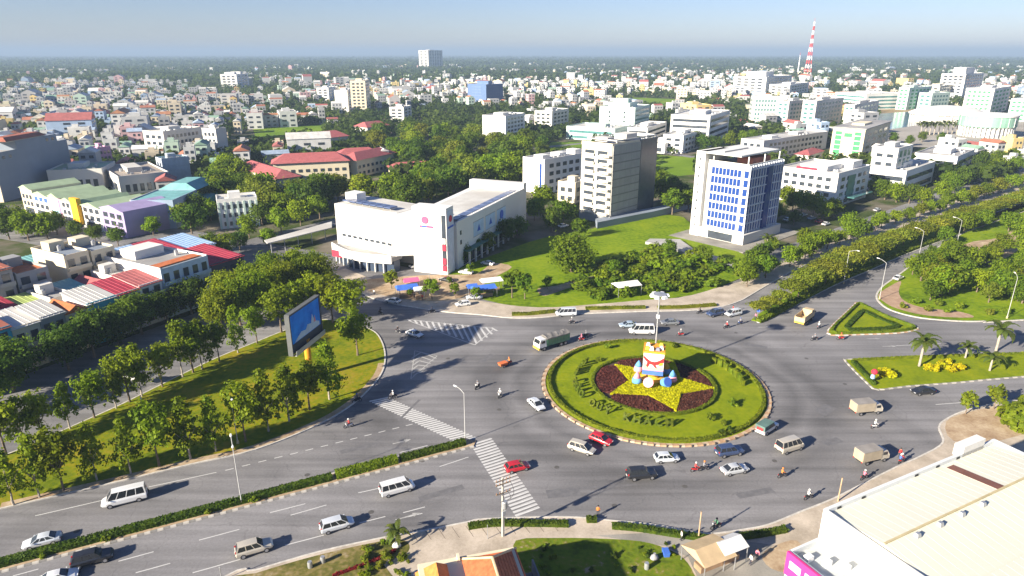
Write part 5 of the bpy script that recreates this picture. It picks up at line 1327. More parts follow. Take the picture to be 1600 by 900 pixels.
# the built-up quarters, in the picture's broad pattern: dense in the middle distance, thinning to green towards the horizon
def density(x, y):
    k = math.sin(x*.0061+1.3)*math.cos(y*.0047+.6) + .6*math.sin(x*.0023-y*.0031) + .5*math.sin(x*.013+y*.009)
    base = .20 if y < 700 else .26 - (y-700)/9000
    if x > 250 and y > 900: base += .12
    return base + .20*k
def free(p, r=5):
    for c, rad in LOCK:
        if (c[0]-p[0])**2 + (c[1]-p[1])**2 < (rad+r)**2: return False
    return not any(inside(p, h) for h in HOLES)
def palette(r):
    wall = r.choices(['white','cream','grey','blue','pink','green','yellow'], [58,13,15,5,3,3,3])[0]
    roof = r.choices(['flat','red','blue','rust','green','pale','orange'], [40,11,9,11,6,19,4])[0]
    return wall, roof
WALLC = {'white': (0.50,0.50,0.485), 'cream': (0.60,0.52,0.38), 'grey': (0.36,0.36,0.36), 'blue': (0.34,0.44,0.58), 'pink': (0.56,0.36,0.36), 'green': (0.40,0.52,0.42), 'yellow': (0.62,0.48,0.20)}
ROOFC = {'flat': (0.40,0.39,0.36), 'red': (0.30,0.10,0.09), 'blue': (0.28,0.35,0.45), 'rust': (0.32,0.13,0.08), 'green': (0.22,0.34,0.26), 'pale': (0.56,0.55,0.52), 'orange': (0.36,0.17,0.09)}
WALLM = {k: mat('house_wall_'+k, c, var=.1, scale=.3, rnd=.12) for k, c in WALLC.items()}
ROOFM = {k: mat('house_roof_'+k, c, var=.18, scale=.4, rnd=.15) for k, c in ROOFC.items()}
r = random.Random(41)
sites = []
tries = 0
while len(sites) < 5600 and tries < 90000:
    tries += 1
    y = 300*math.exp(r.random()*math.log(4200/300))
    x = r.uniform(-1, 1)*(y*1.2+60)
    if r.random() > density(x, y): continue
    if y > 1500 and r.random() < .35: continue
    if not free((x, y), 4): continue
    u, v = seen_at(x, y)
    if u < -520 or u > 2120: continue
    if y < 560 and any((x-a[0])**2 + (y-a[1])**2 < 90 for a in sites[-400:]): continue
    sites.append((x, y))
# the ones nearest the camera do not overlap
sites.sort(key=lambda p: p[1])
keep = []
cell = {}
for x, y in sites:
    q = 9.0 if y < 900 else 7.5
    k = (int(x//q), int(y//q))
    if any((cx-x)**2 + (cy-y)**2 < q*q for i in (-1,0,1) for j in (-1,0,1) for cx, cy in cell.get((k[0]+i, k[1]+j), ())): continue
    cell.setdefault(k, []).append((x, y)); keep.append((x, y))
HOUSES = []
far_v, far_f, far_c = [], [], []
def far_box(x, y, w, d, h, yaw, wc, rc, gable):
    c, s = math.cos(yaw), math.sin(yaw); k = len(far_v)
    P = lambda a, b, z: (x + a*c - b*s, y + a*s + b*c, z)
    far_v.extend([P(-w,-d,-.1),P(w,-d,-.1),P(w,d,-.1),P(-w,d,-.1),P(-w,-d,h),P(w,-d,h),P(w,d,h),P(-w,d,h)])
    for f in ((0,1,5,4),(1,2,6,5),(2,3,7,6),(3,0,4,7)): far_f.append(tuple(k+i for i in f)); far_c.append(wc)
    if gable:
        far_v.extend([P(0,-d,h+w*.5),P(0,d,h+w*.5)])
        for f in ((5,6,9,8),(7,4,8,9)): far_f.append(tuple(k+i for i in f)); far_c.append(rc)
        for f in ((4,5,8),(6,7,9)): far_f.append(tuple(k+i for i in f)); far_c.append(wc)
    else:
        far_f.append((k+4,k+5,k+6,k+7)); far_c.append(rc)
        if r.random() < .55:                       # stair house or tank room on the flat roof
            a, b = r.uniform(-.5,.3)*w, r.uniform(-.6,.4)*d; k2 = len(far_v); t = h + r.uniform(1.6, 2.8)
            far_v.extend([P(a,b,h),P(a+w*.6,b,h),P(a+w*.6,b+d*.35,h),P(a,b+d*.35,h),P(a,b,t),P(a+w*.6,b,t),P(a+w*.6,b+d*.35,t),P(a,b+d*.35,t)])
            for f in ((0,1,5,4),(1,2,6,5),(2,3,7,6),(3,0,4,7),(4,5,6,7)): far_f.append(tuple(k2+i for i in f)); far_c.append(wc)
    for side in (-1,) if y > 1300 else (-1, 1):    # window openings as shallow dark boxes on the two sides in view
        n_f = max(1, int(h/3.3))
        for i in range(n_f):
            z = .9 + i*3.3
            if side == -1:
                for j in (-.5, .5):
                    k2 = len(far_v); a = j*w
                    far_v.extend([P(a-.26*w,-d-.05,z),P(a+.26*w,-d-.05,z),P(a+.26*w,-d-.05,z+1.5),P(a-.26*w,-d-.05,z+1.5)]); far_f.append((k2,k2+1,k2+2,k2+3)); far_c.append((.07,.08,.10))
            else:
                for j in (-.6, 0, .6):
                    k2 = len(far_v); a = j*d
                    far_v.extend([P(-w-.05,a+.14*d,z),P(-w-.05,a-.14*d,z),P(-w-.05,a-.14*d,z+1.4),P(-w-.05,a+.14*d,z+1.4)]); far_f.append((k2,k2+1,k2+2,k2+3)); far_c.append((.07,.08,.10))
def single_house(x, y, w, d, h, yaw, wall, roof, gable):
    o = thing('house', None, 'house', (x, y, -.06), yaw, 'houses of the town behind')
    MB().box(-w, w, -d, d, 0, h).build('wall', WALLM[wall], o)
    if gable:
        MB().add([(-w-.4,-d-.4,h),(w+.4,-d-.4,h),(w+.4,d+.4,h),(-w-.4,d+.4,h),(0,-d-.4,h+w*.55),(0,d+.4,h+w*.55)], [(0,4,5,3),(4,1,2,5),(0,1,4),(2,3,5),(0,3,2,1)]).build('roof', ROOFM[roof], o)
    else:
        MB().box(-w+.2, w-.2, -d+.2, d-.2, h+.002, h+.06).build('roof', ROOFM[roof], o)
        MB().box(-w,w,-d,-d+.2,h,h+.7).box(-w,w,d-.2,d,h,h+.7).box(-w,-w+.2,-d+.2,d-.2,h,h+.7).box(w-.2,w,-d+.2,d-.2,h,h+.7).build('parapet', WALLM[wall], o)
        MB().box(-w*.5, w*.4, 0, d*.6, h+.07, h+2.4).build('stair_house', WALLM[wall], o)
    nf = max(1, int(h/3.3))
    for i in range(nf):
        z = .9 + i*(h-.6)/nf
        for j in (-.48, .48): put('window', box_mesh('window', round(w*.5,1), .2, 1.5, GLASS), o, (j*w, -d-.0, z))
        for j in (-.55, .1): put('window', box_mesh('window', .2, round(d*.3,1), 1.4, GLASS), o, (-w, j*d, z))
    st = {1:'one', 2:'two', 3:'three', 4:'four', 5:'five', 6:'six'}[min(6, nf)]
    rf = {'flat':'flat roof','red':'red roof','blue':'blue roof','rust':'rust roof','green':'green roof','pale':'pale roof','orange':'orange roof'}[roof]
    HOUSES.append((o, f'{wall} {st}-storey house, {rf}', x, y))
for i, (x, y) in enumerate(keep):
    wall, roof = palette(r)
    yaw = (.35 if math.sin(x*.004+y*.003) > 0 else -.25) + r.choice([0, 0, math.pi/2]) + r.uniform(-.08, .08)
    big = r.random() < .07
    w, d = (r.uniform(4.5, 9), r.uniform(7, 14)) if big else (r.uniform(2.3, 4.2), r.uniform(4.0, 7.5))
    h = r.choice([4, 7, 7.3, 10.2, 10.5, 13.5]) if not big else r.choice([6, 9, 13, 17])
    if y > 2200: h *= .8
    gable = roof != 'flat' and r.random() < .8
    if len(HOUSES) < 300 and -20 < seen_at(x, y, h)[0] < 1620: single_house(x, y, w, d, h, yaw, wall, roof, gable)
    else:
        j = r.uniform(.82, 1.15)
        far_box(x, y, w, d, h, yaw, tuple(q*j for q in WALLC[wall]), tuple(q*j for q in ROOFC[roof]), gable)
def coloured_mesh(name, vs, fs, cols, rough=.85):
    me = bpy.data.meshes.new(name); me.from_pydata(vs, [], fs)
    ca = me.color_attributes.new('paint', 'FLOAT_COLOR', 'CORNER')
    cnt = np.array([len(f) for f in fs]); c = np.repeat(np.array(cols, dtype=np.float32), cnt, axis=0)
    ca.data.foreach_set('color', np.concatenate([c, np.ones((len(c),1), np.float32)], 1).ravel())
    if name + '_paint' not in MATS:
        m, nt, b = node_mat(name + '_paint'); a = nt.nodes.new('ShaderNodeVertexColor'); a.layer_name = 'paint'
        nt.links.new(a.outputs[0], b.inputs['Base Color']); b.inputs['Roughness'].default_value = rough; b.inputs['Specular IOR Level'].default_value = .2
        MATS[name + '_paint'] = m
    me.materials.append(MATS[name + '_paint']); me.update()
    return me
tag(put('distant_houses', coloured_mesh('distant_houses', far_v, far_f, far_c)), 'mass of small white and red roofed houses reaching to the horizon', 'houses', kind='stuff')
# trees between the far houses and the green belt towards the horizon
def distant_trees():
    q = np.random.default_rng(5); mb_v, mb_f = [], []
    n_t = 0; P_all, N_all, S_all = [], [], []
    rr = random.Random(9)
    while n_t < 42000:
        y = 330*math.exp(rr.random()*math.log(9000/330)); x = rr.uniform(-1, 1)*(y*1.1+60)
        if rr.random() < .5*density(x, y) and y < 2500: continue
        if y < 1400 and not free((x, y), 3): continue
        n_t += 1
        s = rr.uniform(2.8, 5.6)*(1 if y < 1500 else 1.5 if y < 3500 else 2.4)
        m = 26 if y < 800 else 14 if y < 1500 else 7
        d = q.normal(0, 1, (m, 3)); d /= np.linalg.norm(d, axis=1)[:, None]
        p = d*np.array([s, s, s*.8])*q.uniform(.55, 1.05, (m, 1)) + np.array([x, y, s*.95])
        p[:, 2] = np.maximum(p[:, 2], .3)
        P_all.append(p); N_all.append(d + np.array([0,0,.3])); S_all.append(np.full(m, s*(.50 if m == 26 else .68 if m == 14 else .95)))
    P, Nn, S = np.concatenate(P_all), np.concatenate(N_all), np.concatenate(S_all)
    mb = MB(); n = len(P)
    Nn = Nn + q.normal(0, .4, (n,3)); Nn /= np.linalg.norm(Nn, axis=1)[:,None]
    t = np.cross(Nn, q.normal(0,1,(n,3))); t /= np.linalg.norm(t, axis=1)[:,None]+1e-9
    b = np.cross(Nn, t); sz = (S*q.uniform(.7,1.3,n))[:,None]
    V = np.stack([P-t*sz*.6, P-b*sz*.5, P+t*sz*.6, P+b*sz*.5], 1).reshape(-1,3)
    me = bpy.data.meshes.new('distant_trees')
    me.vertices.add(len(V)); me.vertices.foreach_set('co', V.ravel())
    me.loops.add(len(V)); me.loops.foreach_set('vertex_index', np.arange(len(V)))
    me.polygons.add(n); me.polygons.foreach_set('loop_start', np.arange(0, len(V), 4))
    me.materials.append(leaf_mat('leaf_far', (0.038,0.070,0.014), (0.11,0.15,0.022), scale=.02, rnd=0))
    me.update(calc_edges=True)
    tag(put('distant_trees', me), 'dark green tree belts between the far houses', 'trees', kind='stuff')
distant_trees()
# ------------------------------------------------------------------ the roundabout island
IC = Vector((27.9, 117.7)); IR = 22.0
def circle(rad, n=72, c=IC, a0=0): return [c + Vector((rad*math.cos(a0+2*math.pi*i/n), rad*math.sin(a0+2*math.pi*i/n))) for i in range(n)]
ISLAND = slab('roundabout_island', circle(IR-.5, 96), 0.16, LAWN)
ring = circle(IR-.35, 132); kerb_stones(ISLAND, [*ring, ring[0]], [KERB_WARM, mat('kerb_sand', (0.47,0.36,0.25), var=.2, scale=1.5)], L=1.03, w=.75, h=.26)
for i in range(66):
    a = 2*math.pi*(i+.5)/66; p = IC + Vector((math.cos(a), math.sin(a)))*(IR+.08)
    put('reflector_post', box_mesh('reflector_post', .22, .16, .42, KERB_DARK), ISLAND, (p.x, p.y, 0), a)
hedge(circle(IR-1.45, 80), .7, .55, 'lime', 'low lime green hedge ring just inside the roundabout kerb', closed=True, density=34, size=.2, base=.16)
hedge(circle(11.9, 60), .6, .5, 'lime', 'inner clipped hedge ring round the star flowerbed', closed=True, density=34, size=.2, base=.16)
BED = structure(MB().prism(circle(11.5, 60), .1, .2, base=False).build('flowerbed_soil', mat('soil', (0.07,0.045,0.035), var=.2, scale=1)), 'dark soil of the round flowerbed')
SC = IC + Vector((.9, .1))
star = []
for i in range(10):
    a = math.radians(60 + 36*i); rr_ = 11.0 if i % 2 == 0 else 5.5
    star.append(SC + Vector((math.cos(a), math.sin(a)))*rr_)
tag(put('star_flowerbed', bed_mesh('star_flowerbed', star, .15, .52, 42, .26, LEAF['yellow'], 3)), 'bright yellow five-pointed star of low shrubs round the monument', 'flowerbed')
for i in range(5):              # plum coloured beds between the points of the star
    a, m, b = star[(2*i) % 10], star[(2*i+1) % 10], star[(2*i+2) % 10]
    a0, a1 = math.atan2(*(a-IC).yx), math.atan2(*(b-IC).yx)
    if a1 < a0: a1 += 2*math.pi
    arcp = [IC + Vector((math.cos(a0+(a1-a0)*k/8), math.sin(a0+(a1-a0)*k/8)))*11.35 for k in range(1, 8)]
    side = ['on the far side of the monument', 'on the park side of the star', 'on the crossing side of the star', 'on the near side of the star', 'on the avenue side of the star'][i]
    tag(put('plum_flowerbed', bed_mesh('plum_flowerbed', [a.lerp(m,.08), m + (m-SC).normalized()*.5, b.lerp(m,.08), *reversed(arcp)][:3] + list(reversed(arcp)), .15, .42, 42, .26, LEAF['plum'], 10+i)), f'plum brown bed of low plants {side}', 'flowerbed', 'plum beds between the star points')
# hedge lettering on the lawn
text = 'KÍNH CHÀO QUÝ KHÁCH'
LET = thing('hedge_lettering', 'clipped hedge letters spelling KÍNH CHÀO QUÝ KHÁCH round the island lawn', 'hedge lettering', (IC.x, IC.y, .16))
for i, ch in enumerate(text):
    if ch == ' ': continue
    a = math.radians(143 + (i/(len(text)-1))*126)
    o = put('letter', LETTERS[ch], LET, (15.7*math.cos(a), 15.7*math.sin(a), .02), a + math.pi/2)
    o.rotation_euler[0] = math.radians(-24)
LET2 = thing('hedge_row', 'row of upright clipped hedge panels on the avenue side of the island lawn', 'hedge', (IC.x, IC.y, .16))
q = np.random.default_rng(3)
for i in range(7):
    a = math.radians(33 - i*5.6); p = Vector((math.cos(a), math.sin(a)))*17.6; t_ = Vector((-p.y, p.x)).normalized()
    me = hedge_mesh([p - t_*.62, p + t_*.62], .45, 1.5 if i % 3 else 1.15, LEAF['lime'], 50+i, 40, .16, 0); me.name = 'panel'
    put('panel', me, LET2)
for i, (u, v, s) in enumerate(((1110,657,.75),(1145,635,.75),(950,545,.75),(1053,544,.75),(1130,665,.55),(935,565,.5))):
    plant('shrub', spot(u, v), s, 'topiary_bush', f'small round bush on the island lawn, {["nearest the grey van","on the avenue side below the hedge panels","behind the first letters","behind the monument near the white van","lowest towards the near kerb","beside the first hedge letters"][i]}', 'bush', 'round bushes on the island lawn', leaf='lime', z=.16)
for i, (u, v) in enumerate(((1128,682),(1140,677))):
    plant('shrub', spot(u, v), .65, 'topiary_bush', f'low bush at the near kerb of the island, {"nearer the letters" if i == 0 else "nearer the white pickup"}', 'bush', 'round bushes on the island lawn', leaf='hedge', z=.16)

# ---- monument: a painted box on a bowl with coloured drums about it, and the light mast rising through it
def monument():
    c = IC + Vector((.2, 2.0)); rz = math.radians(-14)
    o = thing('monument', 'white monument box with red ribbon painting and orange top on a yellow bowl', 'monument', (c.x, c.y, .4), rz, scale=.84)
    white, orange, red, blue, pinkm = mat('mon_white', (0.80,0.78,0.74), var=.05), mat('mon_orange', (0.75,0.30,0.03)), mat('mon_red', (0.62,0.03,0.03)), mat('mon_blue', (0.07,0.16,0.45)), mat('mon_pink', (0.72,0.30,0.38))
    ylw = mat('mon_yellow', (0.72,0.46,0.05)); peach = mat('mon_peach', (0.78,0.46,0.30)); sky_b = mat('mon_lightblue', (0.12,0.32,0.62)); gry = mat('mon_grey', (0.20,0.22,0.28))
    MB().lathe([(2.9,0),(2.9,.3),(1.5,.6),(1.3,1.1),(2.3,1.9),(2.5,2.1)], 24).build('bowl', ylw, o)
    s = 2.4
    MB().box(-s, s, -s, s, 2.1, 3.2).build('base_band', blue, o)
    MB().box(-s+.06, s-.06, -s+.06, s-.06, 3.2, 7.6).build('box_body', white, o)
    MB().box(-s-.08, s+.08, -s-.08, s+.08, 7.6, 8.1).build('top_band', orange, o)
    for k in range(2):          # the two painted faces in view, built as raised panels
        R = Matrix.Rotation(math.pi/2*k, 4, 'Z')
        def panel(name, pts, m, z=.05):
            mb = MB(); n = len(pts)
            y0, y1 = -s+.05, -s-z
            vs = [R @ Vector((x, y0, zz)) for x, zz in pts] + [R @ Vector((x, y1, zz)) for x, zz in pts]
            mb.add(vs, [tuple(range(n, 2*n)), *[(i, (i+1) % n, n+(i+1) % n, n+i) for i in range(n)]]); return mb.build(name, m, o)
        if k == 1: panel('side_panel', [(-s+.1,3.3),(s-.1,3.3),(s-.1,7.5),(-s+.1,7.5)], gry, .02)
        panel('ribbon', [(-2.3,6.9),(-1.5,6.2),(-.6,5.6),(.3,5.5),(1.3,5.9),(2.3,6.7),(2.3,5.6),(1.2,4.9),(.2,4.6),(-.8,4.9),(-1.7,5.6),(-2.3,6.3)], red)
        panel('ribbon_tail', [(-.2,4.8),(.5,4.7),(1.0,3.9),(.4,4.1)], red, .06); panel('ribbon_tail', [(-1.4,5.3),(-.8,5.0),(-1.2,4.0),(-1.6,4.4)], red, .06)
        panel('sun_patch', [(1.3,4.6),(2.1,4.8),(2.15,5.4),(1.5,5.3)], mat('mon_sun', (0.85,0.50,0.03)), .07)
        panel('pale_patch', [(-2.2,3.4),(2.1,3.4),(2.1,4.3),(1.2,4.1),(.2,4.0),(-1.0,3.9),(-2.2,5.4)], peach, .03)
        panel('lower_stripe', [(-2.3,3.25),(2.3,3.25),(2.3,3.5),(-2.3,3.5)], pinkm, .08)
    for x, y, h, m in ((-1.6,-1.5,.8,ylw),(-.6,-1.7,.9,white),(.8,-1.6,.7,gry),(1.6,-.8,.8,white),(-1.5,.6,.8,white),(1.5,1.2,.7,ylw)):
        MB().frustum((x-.5,x+.5,y-.4,y+.4),(x-.3,x+.3,y-.25,y+.25),8.15,8.15+h).build('crest_block', m, o)
    # drums and bells standing about the bowl
    cc = Vector((c.x, c.y))
    for a, m1, m2, kind, lab in ((-152,sky_b,pinkm,'cone','blue bell with a pink cap on the crossing side of the monument'),(-112,pinkm,peach,'drum','open pink drum in front of the monument'),(-62,sky_b,SIGNBLUE,'drum','open blue drum in front of the monument'),(-18,pinkm,sky_b,'cone','pink bell with a blue cap on the avenue side of the monument'),(35,sky_b,ylw,'cone','bell with a yellow cap behind the monument on the avenue side'),(125,pinkm,sky_b,'cone','bell behind the monument on the mall side')):
        p = cc + Vector((math.cos(math.radians(a)), math.sin(math.radians(a))))*3.9
        d = thing('lantern_drum' if kind == 'drum' else 'lantern_bell', lab, 'sculpture', (p.x, p.y, .45), math.radians(a), 'drums and bells round the monument', scale=.8)
        if kind == 'cone':
            MB().lathe([(1.15,0),(1.2,.7),(.95,1.5)], 14).build('bell', m1, d, True); MB().lathe([(.96,1.5),(.55,2.3),(.1,3.0)], 14).build('cap', m2, d, True)
        else:
            R = Matrix.Rotation(math.radians(62), 4, 'Y')
            a_, b_ = R @ Vector((0,0,-.9)), R @ Vector((0,0,.9)); up = Vector((0,0,1.15))
            MB().tube(a_+up, b_+up, .95, 1.25, 16).build('shell', m1, d)
            MB().tube(b_+up+(b_-a_).normalized()*.01, b_+up+(b_-a_).normalized()*.05, 1.08, 1.08, 16).build('mouth', m2, d)
    # high light mast
    p = IC + Vector((1.0, 4.6))
    L = thing('light_mast', 'tall steel light mast with a ring of floodlights behind the monument', 'street lamp', (p.x, p.y, .2))
    MB().tube((0,0,0),(0,0,17.2), .24, .12, 10).build('pole', STEEL, L)
    MB().tube((0,0,0),(0,0,.5), .45, .45, 8).build('base', CONCRETE, L)
    MB().lathe([(.25,17.0),(1.3,17.15),(1.3,17.3),(.25,17.4)], 16).build('ring', STEEL, L)
    MB().box(-.3,.3,-.25,.25,12.2,12.9).build('control_box', mat('lamp_white', (0.75,0.75,0.74)), L)
    for i in range(6):
        a = i*math.pi/3; put('floodlight', MB().frustum((-.42,.42,-.5,.5),(-.3,.3,-.35,.35),16.75,17.25).mesh('floodlight', mat('lamp_white', (0.75,0.75,0.74))), L, (1.45*math.cos(a), 1.45*math.sin(a), 0), a)
monument()

# ---- hedges of the junction
perp2 = perp
line = [spot(0,885) - MEDIAN_DIR*25, spot(734,692)]
def cut(a, b): return [line[0].lerp(line[1], a + (b-a)*k/12) for k in range(13)]
hedge(cut(0, .745), 1.3, .75, 'hedge', 'long dark green clipped hedge on the central reserve of the near road', base=.14)
hedge(cut(.752, .86), 1.55, .95, 'lime', 'lime green stretch of hedge on the central reserve', base=.14)
hedge(cut(.866, .99), 1.3, .75, 'hedge', 'end stretch of the central reserve hedge beside the crossing', base=.14)
for i, t in enumerate((.18, .33, .41, .55, .62)):
    p = line[0].lerp(line[1], t) - perp*.75; plant('shrub', p, .5, 'shrub', f'small lime shrub poking from the central hedge, {ORD1[i]} from the frame edge', 'shrub', 'lime shrubs in the central hedge', leaf='lime', z=.14)
tri_in = offset([*tri_pts, tri_pts[0]], .55)[:-1] if False else [p.lerp(spot(1365,505), .09) for p in tri_pts]
hedge(tri_in, .5, .5, 'lime', 'low hedge edging the triangular traffic island', closed=True, size=.2, base=.14)
hedge([p.lerp(spot(1362,507), .42) for p in tri_pts[::2]], 1.2, .4, 'hedge', 'inner band of shrubs on the triangular traffic island', closed=True, base=.14)
east_in = [spot(1331,567), spot(1348,585), spot(1366,603)]
hedge(east_in, .5, .6, 'hedge', 'short hedge across the pointed end of the long traffic island', base=.14)
hedge(spots([(1332,565),(1400,561.5),(1500,558),(1600,554.5)]), .5, .5, 'lime', 'hedge along the upper kerb of the long traffic island', base=.14)
for pts, lab in (([(800,493),(830,492),(868,488)],'clipped hedge strip on the north pavement opposite the green truck'),([(915,484),(960,483),(1008,482)],'hedge strip on the north pavement before the shed'),([(1028,482.5),(1070,481.5),(1118,478)],'hedge strip on the north pavement near the avenue'),
                 ([(732,826),(770,821),(830,821),(888,822)],'hedge strip on the near pavement by the utility pole'),([(916,815),(932,815)],'short hedge block between the two near pavement hedges'),([(956,825),(1000,829),(1050,837),(1106,845)],'long hedge strip on the near pavement'),([(1152,842),(1185,838),(1228,830)],'hedge strip beside the dirt plot near the pale warehouse')):
    l_ = smooth_line(spots(pts), 4); hedge(l_, 1.0 if pts[0][1] > 600 else 1.3, .55, 'hedge' if pts[0][1] > 600 else 'olive', lab, 'hedge strips on the pavements', base=.14)
hedge([p.lerp(q_, .12) for p, q_ in zip(av_right[2:], av_left[2:])][:60], 1.4, .8, 'lime', 'bright hedge along the road side of the avenue median', base=.14, density=12, size=.35)
for i, (u, v) in enumerate(((1376,590),(1386,588),(1380,585),(1392,591))):
    plant('shrub', spot(u, v), .85, 'flower_bush', f'yellow flower bush in the round bed on the long island, {["front of four","towards the palm","back of four","towards the kerb"][i]}', 'bush', 'yellow bushes in the round bed', leaf='yellow', z=.14)
for i, (u, v) in enumerate(((1450,578),(1462,580),(1474,577),(1486,581),(1497,578),(1470,572),(1482,570))):
    plant('shrub', spot(u, v), .8, 'flower_bush', None, 'bush', 'yellow shrubs by the palms', leaf='yellow', z=.14, look='yellow shrub beside the palms')
p = spot(1362,598); s_ = thing('mascot_board', 'small red and blue cut-out board on the end of the long traffic island', 'sign', (p.x, p.y, .14), .3)
MB().tube((0,0,0),(0,0,.7), .06, .06, 6).build('post', STEEL, s_); MB().lathe([(.1,.7),(.45,.9),(.4,1.5),(.2,1.7)], 12).build('lower_shape', BLUESHEET, s_); MB().lathe([(.2,1.7),(.6,2.0),(.62,2.4),(.3,2.75),(.05,2.85)], 12, c=(.2,0)).build('upper_shape', SIGNRED, s_)
# ------------------------------------------------------------------ vehicles
RUBBER = mat('rubber', (0.025,0.025,0.027), var=.1, rough=.9)
RIM = mat('rim', (0.45,0.45,0.47), metal=.7, rough=.35, var=.05)
CARGLASS = mat('car_glass', (0.02,0.024,0.03), rough=.08, spec=.7, var=.05)
LAMPW = mat('headlamp', (0.75,0.76,0.78), rough=.15, var=.03); LAMPR = mat('tail_lamp', (0.45,0.02,0.02), rough=.2, var=.03)
BUMPER = mat('bumper_black', (0.04,0.04,0.042), var=.1)
PLATE = mat('plate_white', (0.7,0.7,0.68), var=.03)
def car_paint(name, c): return mat('car_' + name, c, rough=.28, var=.03, spec=.5, coat=.6, metal=.15)
PAINTS = {k: car_paint(k, c) for k, c in {'silver': (0.50,0.52,0.54), 'white': (0.74,0.74,0.73), 'black': (0.022,0.023,0.027), 'red': (0.50,0.018,0.03), 'blue': (0.045,0.07,0.15), 'tan': (0.48,0.44,0.37), 'grey': (0.17,0.18,0.19), 'pearl': (0.60,0.63,0.66), 'brown': (0.25,0.19,0.13), 'green': (0.06,0.17,0.10), 'paleblue': (0.36,0.44,0.52)}.items()}
def loft(sections, closed_ends=True):
    """sections: lists of equal numbers of points along the car"""
    mb = MB(); n = len(sections[0])
    vs = [p for s in sections for p in s]; fs = []
    for k in range(len(sections)-1):
        for i in range(n):
            j = (i+1) % n; fs.append((k*n+i, (k+1)*n+i, (k+1)*n+j, k*n+j))
    fs.append(tuple(range(n))); fs.append(tuple(reversed([(len(sections)-1)*n+i for i in range(n)])))
    return mb.add(vs, fs)
def body_section(x, w, zb, zs, zt):
    """lower body: bottom zb, shoulder zs, top zt"""
    return [(x,-w*.88,zb),(x,-w,zb+.18),(x,-w,zs),(x,-w*.90,zt),(x,w*.90,zt),(x,w,zs),(x,w,zb+.18),(x,w*.88,zb)]
CARS = {
  # length, half width, bonnet stations, cabin: (x base rear, x base front, x top rear, x top front), belt, roof height
  'sedan': dict(L=4.5, w=.88, body=[(-2.25,.72,.45,.62,.78),(-2.1,.84,.32,.72,.92),(-1.5,.88,.28,.78,.96),(0,.88,.26,.78,.94),(1.1,.88,.28,.76,.90),(1.9,.82,.32,.66,.78),(2.22,.68,.42,.56,.64)], cab=(-1.75,1.15,-1.0,.35), belt=.92, roof=1.43, wx=1.32),
  'hatch': dict(L=4.0, w=.86, body=[(-2.0,.74,.42,.70,.90),(-1.85,.84,.30,.80,.98),(-1.0,.86,.27,.80,.98),(.3,.86,.26,.78,.95),(1.1,.86,.28,.74,.90),(1.75,.80,.32,.64,.76),(2.0,.66,.42,.56,.64)], cab=(-1.9,1.05,-1.5,.3), belt=.95, roof=1.48, wx=1.22),
  'suv': dict(L=4.7, w=.94, body=[(-2.35,.80,.52,.82,1.05),(-2.2,.91,.40,.90,1.12),(-1.0,.94,.36,.92,1.12),(.4,.94,.36,.92,1.10),(1.2,.94,.38,.90,1.06),(2.1,.88,.42,.82,.98),(2.35,.74,.52,.68,.78)], cab=(-2.25,1.15,-1.95,.45), belt=1.10, roof=1.80, wx=1.42),
  'mpv': dict(L=4.6, w=.90, body=[(-2.3,.78,.45,.74,.98),(-2.15,.87,.34,.84,1.04),(-.5,.90,.30,.84,1.04),(.8,.90,.30,.80,1.0),(1.5,.88,.32,.74,.90),(2.1,.80,.38,.64,.76),(2.3,.68,.46,.56,.64)], cab=(-2.2,1.45,-1.9,.6), belt=1.02, roof=1.70, wx=1.38),
  'van': dict(L=5.2, w=.96, body=[(-2.6,.88,.42,.90,1.15),(-2.5,.95,.32,.96,1.2),(-.5,.96,.30,.96,1.2),(1.3,.96,.30,.94,1.18),(2.1,.93,.34,.84,1.05),(2.5,.84,.42,.70,.86),(2.6,.74,.50,.60,.72)], cab=(-2.56,2.05,-2.45,1.3), belt=1.18, roof=2.05, wx=1.62),
  'minibus': dict(L=5.9, w=1.0, body=[(-2.95,.92,.42,.95,1.25),(-2.85,.99,.32,1.0,1.3),(-.5,1.0,.30,1.0,1.3),(1.6,1.0,.30,.98,1.26),(2.3,.97,.34,.86,1.08),(2.8,.88,.42,.72,.88),(2.95,.76,.52,.62,.74)], cab=(-2.9,2.2,-2.75,1.45), belt=1.28, roof=2.35, wx=1.85),
}
WHEEL = {}
def wheel_meshes(r, w):
    k = (round(r,2), round(w,2))
    if k not in WHEEL:
        t = MB().add(*ring_shape(r, r*.62, w)).mesh('tyre', RUBBER)
        m = MB().tube((0,-w*.45,0),(0,w*.45,0), r*.6, r*.6, 12).mesh('rim', RIM)
        WHEEL[k] = (t, m)
    return WHEEL[k]
def ring_shape(r, ri, w, n=14):
    vs = []
    for y, rad in ((-w/2, ri), (-w/2, r*.94), (-w*.3, r), (w*.3, r), (w/2, r*.94), (w/2, ri)):
        for i in range(n):
            a = 2*math.pi*i/n; vs.append((rad*math.cos(a), y, rad*math.sin(a)))
    fs = [(k*n+i, k*n+(i+1)%n, (k+1)*n+(i+1)%n, (k+1)*n+i) for k in range(5) for i in range(n)]
    return vs, fs
def add_wheels(o, xs, w, r, tw=.22):
    t, m = wheel_meshes(r, tw)
    for x in xs:
        for s in (-1, 1):
            wh = put('wheel', t, o, (x, s*(w-.1), r)); put('rim', m, wh)
CARMESH = {}
